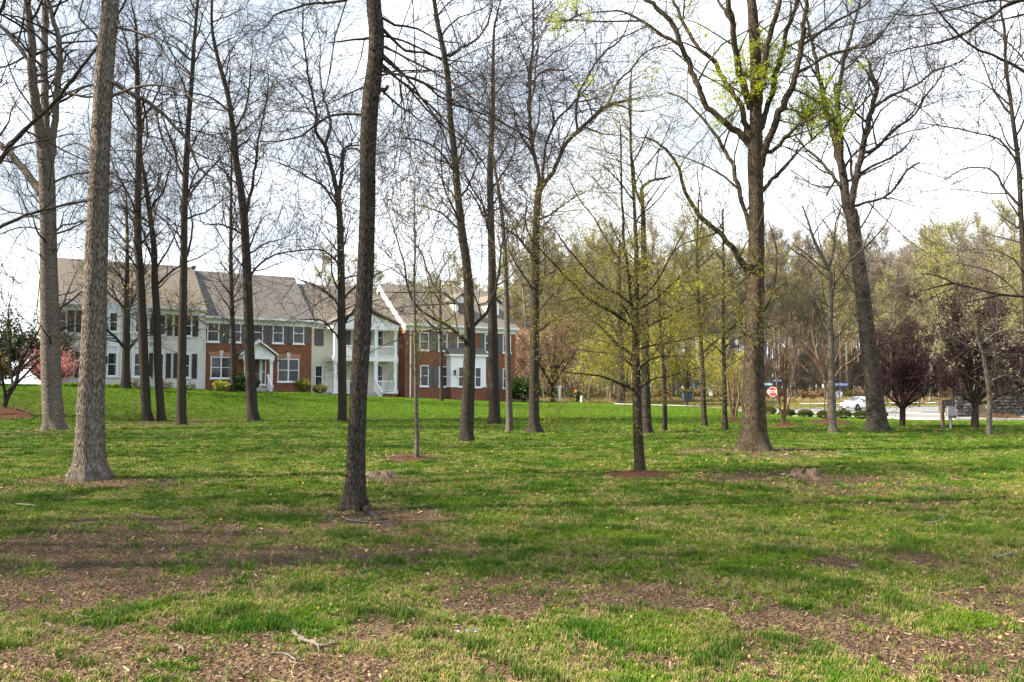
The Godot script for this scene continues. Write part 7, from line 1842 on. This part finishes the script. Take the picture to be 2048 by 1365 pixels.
# ==================================================================== person
func nets(bones: Array, cell: float, blend: float) -> ArrayMesh:
	# surface nets over the smooth union of tapered capsules [a, b, radius a, radius b]
	var lo := Vector3.INF
	var hi := -Vector3.INF
	for b in bones:
		var m := Vector3.ONE * (maxf(b[2], b[3]) + 2.5 * cell)
		lo = lo.min(b[0] - m).min(b[1] - m)
		hi = hi.max(b[0] + m).max(b[1] + m)
	var s := Vector3i(((hi - lo) / cell).ceil()) + Vector3i.ONE
	var f := PackedFloat32Array()
	f.resize(s.x * s.y * s.z)
	f.fill(1.0)
	for b in bones:
		var a: Vector3 = b[0]
		var ab: Vector3 = b[1] - a
		var q := maxf(ab.length_squared(), 1e-9)
		var m := Vector3.ONE * (maxf(b[2], b[3]) + blend + 2.0 * cell)
		var i0 := Vector3i(((a.min(b[1]) - m - lo) / cell).floor()).clamp(Vector3i.ZERO, s - Vector3i.ONE)
		var i1 := Vector3i(((a.max(b[1]) + m - lo) / cell).ceil()).clamp(Vector3i.ZERO, s - Vector3i.ONE)
		for z in range(i0.z, i1.z + 1):
			for y in range(i0.y, i1.y + 1):
				for x in range(i0.x, i1.x + 1):
					var p := lo + Vector3(x, y, z) * cell
					var t := clampf((p - a).dot(ab) / q, 0.0, 1.0)
					var d := p.distance_to(a + ab * t) - lerpf(b[2], b[3], t)
					var k := (z * s.y + y) * s.x + x
					var h := clampf(0.5 + 0.5 * (f[k] - d) / blend, 0.0, 1.0)
					f[k] = lerpf(f[k], d, h) - blend * h * (1.0 - h)
	var verts := PackedVector3Array()
	var which := {}
	for z in s.z - 1:
		for y in s.y - 1:
			for x in s.x - 1:
				var sum := Vector3.ZERO
				var cnt := 0
				for e in [[0, 0, 0, 1, 0, 0], [0, 1, 0, 1, 1, 0], [0, 0, 1, 1, 0, 1], [0, 1, 1, 1, 1, 1], [0, 0, 0, 0, 1, 0], [1, 0, 0, 1, 1, 0], [0, 0, 1, 0, 1, 1], [1, 0, 1, 1, 1, 1], [0, 0, 0, 0, 0, 1], [1, 0, 0, 1, 0, 1], [0, 1, 0, 0, 1, 1], [1, 1, 0, 1, 1, 1]]:
					var va := f[((z + e[2]) * s.y + y + e[1]) * s.x + x + e[0]]
					var vb := f[((z + e[5]) * s.y + y + e[4]) * s.x + x + e[3]]
					if (va < 0.0) != (vb < 0.0):
						sum += Vector3(e[0], e[1], e[2]).lerp(Vector3(e[3], e[4], e[5]), va / (va - vb))
						cnt += 1
				if cnt:
					which[(z * s.y + y) * s.x + x] = verts.size()
					verts.push_back(lo + (Vector3(x, y, z) + sum / cnt) * cell)
	var st := SurfaceTool.new()
	st.begin(Mesh.PRIMITIVE_TRIANGLES)
	st.set_smooth_group(0)
	for z in range(1, s.z - 1):
		for y in range(1, s.y - 1):
			for x in range(1, s.x - 1):
				var k := (z * s.y + y) * s.x + x
				var here := f[k] < 0.0
				for e in [[1, s.x, s.x * s.y], [s.x, s.x * s.y, 1], [s.x * s.y, 1, s.x]]:
					if here != (f[k + e[0]] < 0.0):
						var q := [which[k - e[1] - e[2]], which[k - e[2]], which[k], which[k - e[1]]]
						if here: q.reverse()
						for j in [0, 1, 2, 0, 2, 3]: st.add_vertex(verts[q[j]])
	st.index()
	st.generate_normals()
	return st.commit()

func hand(bones: Array, wrist: Vector3, dir: Vector3, across: Vector3) -> void:   # a half-closed hand: palm, four fingers and a thumb
	var palm := wrist + dir * 0.09
	bones.append([wrist, palm, 0.026, 0.032])
	var down := dir.cross(across).normalized()
	for k in 4:
		var root := palm + across * (k - 1.5) * 0.02
		var mid := root + (dir * 0.7 + down * 0.5) * 0.04
		bones.append([root, mid, 0.010, 0.009])
		bones.append([mid, mid + (down * 0.9 - dir * 0.3) * (0.035 - 0.004 * absf(k - 1.3)), 0.009, 0.008])
	bones.append([wrist + dir * 0.03 + across * 0.025, palm + across * 0.05 + down * 0.03, 0.012, 0.009])

func build_person() -> void:
	# facing +x, leaning forward, blower on the back, one hand on the tube
	var o := thing("person", "person in dark clothes and cap stooping with a backpack leaf blower", "person", flat_at(6.02, -78.0), 0.25)
	var hip := Vector3(-0.03, 0.86, 0)
	var chest := Vector3(0.12, 1.18, 0)
	var neck := Vector3(0.19, 1.36, 0)
	var clothes := [[hip, Vector3(0.05, 1.02, 0), 0.145, 0.14], [Vector3(0.05, 1.02, 0), chest, 0.14, 0.165], [chest, neck, 0.15, 0.07]]
	for z in [-1.0, 1.0]:
		clothes.append([hip + Vector3(0, -0.02, 0.08 * z), Vector3(0.04 * z + 0.02, 0.48, 0.10 * z), 0.095, 0.07])
		clothes.append([Vector3(0.04 * z + 0.02, 0.48, 0.10 * z), Vector3(0.06 * z - 0.06, 0.09, 0.10 * z), 0.07, 0.055])
		clothes.append([Vector3(0.06 * z - 0.08, 0.05, 0.10 * z), Vector3(0.06 * z + 0.10, 0.035, 0.11 * z), 0.05, 0.04])
		clothes.append([chest + Vector3(0.03, 0.10, 0.17 * z), Vector3(0.16 + 0.05 * z, 1.0, 0.25 * z), 0.06, 0.05])
	clothes.append([Vector3(0.21, 1.0, 0.25), Vector3(0.44, 0.98, 0.20), 0.05, 0.038])
	clothes.append([Vector3(0.11, 1.0, -0.25), Vector3(0.20, 0.80, -0.22), 0.05, 0.038])
	clothes.append([neck, Vector3(0.27, 1.50, 0), 0.055, 0.085])
	clothes.append([Vector3(0.27, 1.50, 0), Vector3(0.28, 1.54, 0), 0.085, 0.088])
	hand(clothes, Vector3(0.44, 0.98, 0.20), Vector3(0.9, -0.4, 0).normalized(), Vector3(0, 0, 1))
	hand(clothes, Vector3(0.20, 0.80, -0.22), Vector3(0.3, -0.95, 0).normalized(), Vector3(0, 0, 1))
	part(o, "body", nets(clothes, 0.022, 0.03), M.cloth_dark)
	var face := nets([[Vector3(0.33, 1.50, 0), Vector3(0.325, 1.44, 0), 0.055, 0.045], [Vector3(0.375, 1.49, 0), Vector3(0.39, 1.475, 0), 0.014, 0.016], [Vector3(0.30, 1.49, -0.085), Vector3(0.30, 1.46, -0.085), 0.012, 0.012], [Vector3(0.30, 1.49, 0.085), Vector3(0.30, 1.46, 0.085), 0.012, 0.012]], 0.012, 0.02)
	part(o, "face", face, plain(lin(0.30, 0.16, 0.10), 0.6))
	part(o, "cap", nets([[Vector3(0.26, 1.56, 0), Vector3(0.27, 1.57, 0), 0.095, 0.095], [Vector3(0.34, 1.545, -0.04), Vector3(0.42, 1.525, -0.03), 0.02, 0.015], [Vector3(0.34, 1.545, 0.04), Vector3(0.42, 1.525, 0.03), 0.02, 0.015]], 0.018, 0.03), M.black)
	var b := thing("leaf_blower", "orange and black backpack leaf blower with long dark tube", "leaf blower", o.position, 0.25)
	part(b, "engine_cover", loft([ring_at(-0.34, 1.12, 0.12, 0.10), ring_at(-0.28, 1.13, 0.19, 0.15), ring_at(-0.16, 1.15, 0.21, 0.17), ring_at(-0.06, 1.16, 0.17, 0.15)]), M.orange)
	part(b, "fan_housing", lathe([[0.0, -0.09], [0.19, -0.08], [0.21, 0.0], [0.19, 0.08], [0.0, 0.09]], 18), M.black, Vector3(-0.2, 0.93, 0), Vector3(PI / 2, 0, 0))
	part(b, "fuel_tank", loft([ring_at(-0.36, 0.84, 0.06, 0.09), ring_at(-0.30, 0.82, 0.09, 0.12), ring_at(-0.2, 0.81, 0.06, 0.09)]), M.white)
	var t := Tubes.new()
	t.tube(PackedVector3Array([Vector3(-0.12, 0.86, 0.1), Vector3(0.1, 0.84, 0.27), Vector3(0.36, 0.92, 0.27), Vector3(0.5, 0.88, 0.24), Vector3(1.12, 0.34, 0.2)]), PackedFloat32Array([0.045, 0.045, 0.045, 0.042, 0.045]), 10)
	part(b, "tube", t.mesh(), M.black)

func ring_at(x: float, y: float, hy: float, hz: float) -> Array:
	var r := []
	for k in 14:
		var g := TAU * k / 14
		r.append(Vector3(x, y + sin(g) * hy, cos(g) * hz))
	return r

# ==================================================================== stumps, sticks, litter
func stump(label: String, x: float, z: float, size: float, high: float, sd: float, m: Material) -> void:
	var o := thing("tree_stump", label, "stump", flat_at(x, z), sd)
	var v := PackedVector3Array()
	var idx := PackedInt32Array()
	var sides := 72
	var levels := [[-0.15, 1.5], [0.0, 1.32], [0.25, 1.08], [0.55, 0.93], [0.85, 0.86], [1.0, 0.80], [0.96, 0.6], [0.86, 0.3], [0.84, 0.0]]
	for l in levels.size():
		for a in sides:
			var g := TAU * a / sides
			var lobe := maxf(0.0, cos(g * 6.0 + sd + sin(g * 2.0 + sd)))
			var r: float = size * levels[l][1] * (1.0 + (0.30 * lobe * clampf(1.0 - levels[l][0], 0.0, 1.0)) + 0.10 * lumps.get_noise_2d(cos(g) * 2.0 + sd, sin(g) * 2.0 + l) + 0.22 * absf(fine.get_noise_2d(cos(g) * 7.0 + sd, sin(g) * 7.0)))
			var y: float = high * levels[l][0] * (1.0 + (1.0 * lumps.get_noise_2d(cos(g) * 5.0 + sd, sin(g) * 5.0) if levels[l][0] > 0.5 else 0.0))
			v.push_back(Vector3(cos(g) * r, y, sin(g) * r))
		if l:
			for a in sides:
				var b := (a + 1) % sides
				var q := (l - 1) * sides
				idx.append_array([q + a, q + sides + a, q + b, q + b, q + sides + a, q + sides + b])
	var am := surface(v, v.duplicate(), idx)
	var st := SurfaceTool.new()
	st.create_from(am, 0)
	st.generate_normals()
	part(o, "stump_wood", st.commit(), m)
	for k in 5:
		var g := TAU * k / 5.0 + sd
		var t := Tubes.new()
		var dir := Vector3(cos(g), 0, sin(g))
		t.tube(PackedVector3Array([dir * size * 0.7 + Vector3(0, high * 0.5, 0), dir * size * 1.15 + Vector3(0, high * 0.2, 0), dir * size * 1.6 + Vector3(0, 0.005, 0), dir * size * 1.9 - Vector3(0, 0.04, 0)]), PackedFloat32Array([0.05, 0.045, 0.032, 0.012]), 7)
		part(o, "root", t.mesh(), m)

func stick(label: String, pts: Array, r: float, side: bool, sd: int) -> void:
	var rng := RandomNumberGenerator.new()
	rng.seed = sd
	var base: Vector2 = pts[0]
	var root := thing("fallen_branch", label, "branch", flat_at(base.x, base.y))
	var p := PackedVector3Array()
	var rad := PackedFloat32Array()
	for k in pts.size():
		var q: Vector2 = pts[k]
		p.push_back(flat_at(q.x, q.y) - root.position + Vector3(0, r * 0.8 + rng.randf() * r * 1.2, 0))
		rad.push_back(r * 0.8 * lerpf(1.0, 0.5, float(k) / (pts.size() - 1)))
	var sp := smooth_path(p, rad, 0.04)
	for k in sp[0].size(): sp[0][k] += rnd(rng) * r * 0.18
	part(root, "stem", bark_tube(sp[0], sp[1], 8, sd, false), M.dead_wood)
	if side:
		for j in 2:
			var at := along(p, 0.35 + 0.35 * j)
			var t := Tubes.new()
			var w := wander(rng, at, Vector3(rng.randf_range(-1, 1), 0.12, rng.randf_range(-1, 1)).normalized(), 0.14, 4, 0.3)
			t.tube(w, taper(4, r * 0.45, r * 0.2), 5)
			part(root, "side_twig", t.mesh(), M.dead_wood)

func build_lawn_debris() -> void:
	var a := Vector2(-2.397,-15.55)
	stump("low dark rotted stump with splayed roots right of the nearest oak", a.x, a.y, 0.25, 0.09, 1.0, M.stump)
	a = Vector2(5.355,-15.6)
	stump("pale crumbled stump on bare soil below the tulip tree", a.x, a.y, 0.24, 0.12, 2.6, M.stump_pale)
	stick("longest curved grey stick near the bottom of the lawn", [Vector2(-1.439,-5.7), Vector2(-1.347,-5.5), Vector2(-1.241,-5.4), Vector2(-1.171,-5.3), Vector2(-1.088,-5.4)], 0.017, true, 1)
	stick("crooked pale stick just below the long curved one", [Vector2(-1.452,-5.2), Vector2(-1.374,-5.2), Vector2(-1.279,-5.1), Vector2(-1.251,-5), Vector2(-1.196,-5)], 0.009, true, 2)
	stick("short bent stick left of the two larger sticks", [Vector2(-2.098,-5.4), Vector2(-2.012,-5.3), Vector2(-1.98,-5.2)], 0.009, false, 3)
	stick("thin forked stick on the soil at the lower left", [Vector2(-3.182,-5.9), Vector2(-3.027,-5.75), Vector2(-2.902,-5.7), Vector2(-2.844,-5.75)], 0.008, true, 4)
	stick("short straight pale stick above the forked one", [Vector2(-3.08,-6.1), Vector2(-2.943,-6.05)], 0.010, false, 5)
	stick("thin upturned grey stick in the grass at the right", [Vector2(4.927,-10.2), Vector2(5.108,-10.3), Vector2(5.786,-11.3)], 0.012, true, 6)
	stick("dark bark piece near the right edge", [Vector2(4.571,-8.15), Vector2(4.733,-8.25), Vector2(4.874,-8.35)], 0.016, false, 7)
	stick("long dark stick lying on the mulch before the nearest oak", [Vector2(-2.138,-10.8), Vector2(-1.977,-10.45), Vector2(-1.679,-10.3), Vector2(-1.436,-10.45)], 0.014, false, 8)
	stick("straight pale stick on the mulch right of the nearest oak", [Vector2(-1.433,-11.6), Vector2(-1.276,-11.65), Vector2(-1.111,-11.7)], 0.014, false, 9)
	stick("pale stick on the shaded soil at the far left", [Vector2(-6.85,-11.85), Vector2(-6.606,-11.7), Vector2(-6.407,-11.6)], 0.017, false, 10)
	stick("short white stick on the soil at lower right", [Vector2(2.706,-6.6), Vector2(2.753,-6.55), Vector2(2.81,-6.55)], 0.010, false, 11)
	stick("thin dark twig across the grass left of the nearest oak", [Vector2(-3.177,-9.6), Vector2(-3.054,-9.65), Vector2(-2.883,-9.55), Vector2(-2.728,-9.4)], 0.010, true, 12)
	# root running out from the nearest oak
	var rt := Tubes.new()
	var pts := [Vector2(-2.176,-12.2), Vector2(-1.97,-11.5), Vector2(-1.779,-10.95), Vector2(-1.598,-10.6), Vector2(-1.461,-10.5)]
	var p := PackedVector3Array()
	for k in 5: p.push_back(flat_at(pts[k].x, pts[k].y) + Vector3(0, [0.06, 0.03, 0.015, 0.008, -0.02][k], 0))
	var base := p[0]
	for k in 5: p[k] -= base
	var sp := smooth_path(p, PackedFloat32Array([0.075, 0.06, 0.045, 0.03, 0.02]), 0.05)
	for c in get_children():
		if c.has_meta("label") and String(c.get_meta("label")).begins_with("dark slender-barked"):
			part(c, "root", bark_tube(sp[0], sp[1], 9, 3.0, false), M.oak_dark, base - c.position)
	# pale blue spring flowers in the near grass
	var fp := Vector2(-0.299,-5.5)
	var fo := thing("wild_flower", "tiny pale blue spring flowers in the grass near the bottom", "flower", flat_at(fp.x, fp.y))
	var frng := RandomNumberGenerator.new()
	frng.seed = 4
	for k in 5:
		var at := Vector3(frng.randf_range(-0.07, 0.07), 0, frng.randf_range(-0.04, 0.04))
		part(fo, "stem", rod(at - Vector3(0, 0.02, 0), at + Vector3(0.005, 0.06, 0), 0.0012, 4), M.leaf_lawn)
		var pv := PackedVector3Array()
		var pn := PackedVector3Array()
		for j in 6:
			var g := TAU * j / 6.0
			leaf(pv, pn, at + Vector3(cos(g) * 0.008, 0.066, sin(g) * 0.008), Vector3(cos(g), 0.35, sin(g)), 0.012, frng)
		part(fo, "petals", surface(pv, pn, PackedInt32Array()), M.petal)
	# a clump of dead leaves caught on the hanging bough
	var rng := RandomNumberGenerator.new()
	rng.seed = 8
	var v := PackedVector3Array()
	var n := PackedVector3Array()
	for k in 26: leaf(v, n, rnd(rng) * Vector3(0.09, 0.06, 0.06) + Vector3(0, -0.03 - (0.07 if k > 21 else 0.0), 0), Vector3(rng.randf_range(-1, 1), -0.9, rng.randf_range(-1, 1)), rng.randf_range(0.09, 0.15), rng)
	for c in get_children():
		if c.has_meta("label") and String(c.get_meta("label")).begins_with("oak just outside"):
			var l := part(c, "dead_leaf_clump", surface(v, n, PackedInt32Array()), M.leaf_dead, dead_leaf_spot(c))
			l.set_meta("kind", "stuff")

func dead_leaf_spot(tree: Node3D) -> Vector3:
	return Vector3(5.853, 2.994, -12.3) - tree.position

func build_grass() -> void:
	var rng := RandomNumberGenerator.new()
	rng.seed = 2024
	var tufts := []
	for variant in 4:
		var v := PackedVector3Array()
		var n := PackedVector3Array()
		for k in 9:
			var g := rng.randf() * TAU
			var a := Vector3(cos(g), 0, sin(g)) * rng.randf() * 0.035
			var h := rng.randf_range(0.03, 0.065)
			var g2 := rng.randf() * TAU
			var lean := Vector3(cos(g2), 0, sin(g2)) * h * rng.randf_range(0.2, 0.9)
			var side := Vector3(-sin(g2), 0, cos(g2)) * 0.0024
			var mid := a + lean * 0.4 + Vector3(0, h * 0.65, 0)
			var top := a + lean + Vector3(0, h * 0.95, 0)
			a.y = -0.01
			for p in [a - side, a + side, mid - side * 0.8, a + side, mid + side * 0.8, mid - side * 0.8, mid - side * 0.8, mid + side * 0.8, top]:
				v.push_back(p)
			for tri in 3:
				var q := v.size() - 9 + tri * 3
				var face := -(v[q + 1] - v[q]).cross(v[q + 2] - v[q]).normalized()
				for j in 3: n.push_back(face)
		tufts.append(surface(v, n, PackedInt32Array()))
	var sets: Array[Copies] = []
	for k in 4:
		var c := Copies.new()
		c.coloured = true
		sets.append(c)
	var d0 := 3.7
	var d1 := 62.0
	for k in 300000:
		var d := d0 * pow(d1 / d0, rng.randf())
		var x := rng.randf_range(-0.70, 0.70) * d + rng.randf_range(-0.6, 0.6)
		if d > 50.0 and on_hard(x, d): continue
		var s := bare(x, -d)
		if rng.randf() < smoothstep(0.10, 0.72, s) * 0.97: continue
		var a := lumps.get_noise_2d(x * 0.9 + 9.0, -d * 0.9)
		var straw := clampf(0.40 * (1.0 - 0.75 * smoothstep(9.0, 20.0, d)) + 0.9 * lumps.get_noise_2d(x * 0.7, -d * 0.7 + 31.0) + 0.5 * smoothstep(0.1, 0.5, s), 0.03, 0.75) * (1.0 - 0.8 * smoothstep(30.0, 46.0, d))
		var worn := tan_patch(x, -d)
		straw += 0.25 * worn
		var c: Color
		if rng.randf() < straw * 0.62:
			c = Color(0.34, 0.28, 0.13).lerp(Color(0.23, 0.20, 0.06), rng.randf())
		else:
			c = Color(0.048, 0.118, 0.008).lerp(Color(0.118, 0.190, 0.013), clampf(0.45 + a * 0.8 + rng.randf_range(-0.35, 0.35), 0.0, 1.0))
			c = c.lerp(Color(0.15, 0.20, 0.018), 0.35 * smoothstep(-0.1, 0.45, lumps.get_noise_2d(x * 0.13 + 80.0, -d * 0.13)))
			if d > 44.0: c = c.lerp(Color(0.115, 0.21, 0.014), 0.6 * smoothstep(44.0, 54.0, d))
		var rank := smoothstep(0.12, 0.42, lumps.get_noise_2d(x * 1.1 + 60.0, -d * 1.1))   # clumps of taller, darker grass
		var tall := rng.randf_range(0.55, 1.1) * (1.0 + 0.9 * rank)
		c = c.lerp(Color(0.042, 0.102, 0.010), 0.75 * rank * (1.0 - smoothstep(30.0, 45.0, d)))
		var size := clampf(d / 12.0, 0.75, 2.6)
		var b := Basis(Vector3.UP, rng.randf() * TAU) * Basis.from_scale(Vector3(size, (0.55 + 0.16 * size) * tall, size))
		sets[k % 4].add(Transform3D(b, flat_at(x, -d)), c)
	var lawn := stuff("grass", "patchy spring grass over the whole lawn", "grass")
	for k in 4:
		var o := sets[k].node(tufts[k], M.blade)
		o.name = "tufts"
		lawn.add_child(o, true)
	# chips of mulch, leaf crumbs and straw on the bare soil, and fallen leaves on the grass
	var chip := PackedVector3Array()
	var cn := PackedVector3Array()
	leaf(chip, cn, Vector3(0, 0.2, 0), Vector3(1, 0.05, 0), 1.0, rng)
	var v2 := PackedVector3Array([Vector3(-0.5, 0.1, -0.14), Vector3(0.5, 0.25, -0.1), Vector3(0.5, 0.2, 0.12), Vector3(-0.5, 0.1, -0.14), Vector3(0.5, 0.2, 0.12), Vector3(-0.5, 0.12, 0.1)])
	var n2 := PackedVector3Array()
	for k in 6: n2.push_back(Vector3(0.1, 1, 0.1).normalized())
	var litter: Array[Copies] = []
	for k in 2:
		var c := Copies.new()
		c.coloured = true
		litter.append(c)
	for k in 260000:
		var d := 3.7 * pow(44.0 / 3.7, rng.randf())
		var x := rng.randf_range(-0.70, 0.70) * d + rng.randf_range(-0.6, 0.6)
		var s := bare(x, -d)
		var leafy := rng.randf() < 0.010
		if not leafy and rng.randf() > smoothstep(0.12, 0.6, s): continue
		var q := rng.randf()
		var c := Color(0.10, 0.062, 0.04).lerp(Color(0.26, 0.175, 0.115), q)
		if rng.randf() < 0.14: c = Color(0.42, 0.31, 0.2).lerp(Color(0.36, 0.27, 0.2), q)
		if leafy: c = Color(0.38, 0.27, 0.14).lerp(Color(0.30, 0.14, 0.06), q)
		var size := (rng.randf_range(0.006, 0.018) * (3.0 if rng.randf() < 0.06 else 1.0) if not leafy else rng.randf_range(0.015, 0.038)) * clampf(d / 9.0, 0.9, 2.0)
		var b := Basis(Vector3.UP, rng.randf() * TAU) * Basis(Vector3(1, 0, 0), rng.randf_range(-0.7, 0.7)) * Basis(Vector3(0, 0, 1), rng.randf_range(-0.4, 0.4))
		litter[0 if leafy else 1].add(Transform3D(b.scaled(Vector3.ONE * size), flat_at(x, -d) + Vector3(0, 0.004 + (0.02 if leafy else 0.0), 0)), c)
	# dead straw lying flat between the blades
	var straws := Copies.new()
	straws.coloured = true
	for k in 60000:
		var d := 3.7 * pow(26.0 / 3.7, rng.randf())
		var x := rng.randf_range(-0.70, 0.70) * d + rng.randf_range(-0.6, 0.6)
		if rng.randf() > 0.2 + 1.1 * lumps.get_noise_2d(x * 0.7, -d * 0.7 + 31.0): continue
		var size := rng.randf_range(0.02, 0.055) * clampf(d / 9.0, 0.9, 1.8)
		var b := Basis(Vector3.UP, rng.randf() * TAU) * Basis(Vector3(0, 0, 1), rng.randf_range(-0.35, 0.35)) * Basis.from_scale(Vector3(size, size, size * 0.22))
		straws.add(Transform3D(b, flat_at(x, -d) + Vector3(0, rng.randf_range(0.004, 0.028), 0)), Color(0.33, 0.25, 0.125).lerp(Color(0.19, 0.135, 0.06), rng.randf()))
	var so := straws.node(surface(v2, n2, PackedInt32Array()), M.litter)
	so.name = numbered("leaf_litter")
	add_child(so)
	tag(so, "dead tan straw lying among the lawn grass", "litter", "", "stuff")
	for k in 2:
		var o := litter[k].node(surface(chip, cn, PackedInt32Array()) if k == 0 else surface(v2, n2, PackedInt32Array()), M.litter)
		o.name = numbered("leaf_litter")
		add_child(o)
		tag(o, "fallen leaves scattered over the lawn" if k == 0 else "brown mulch chips and leaf crumbs on bare soil", "litter", "", "stuff")
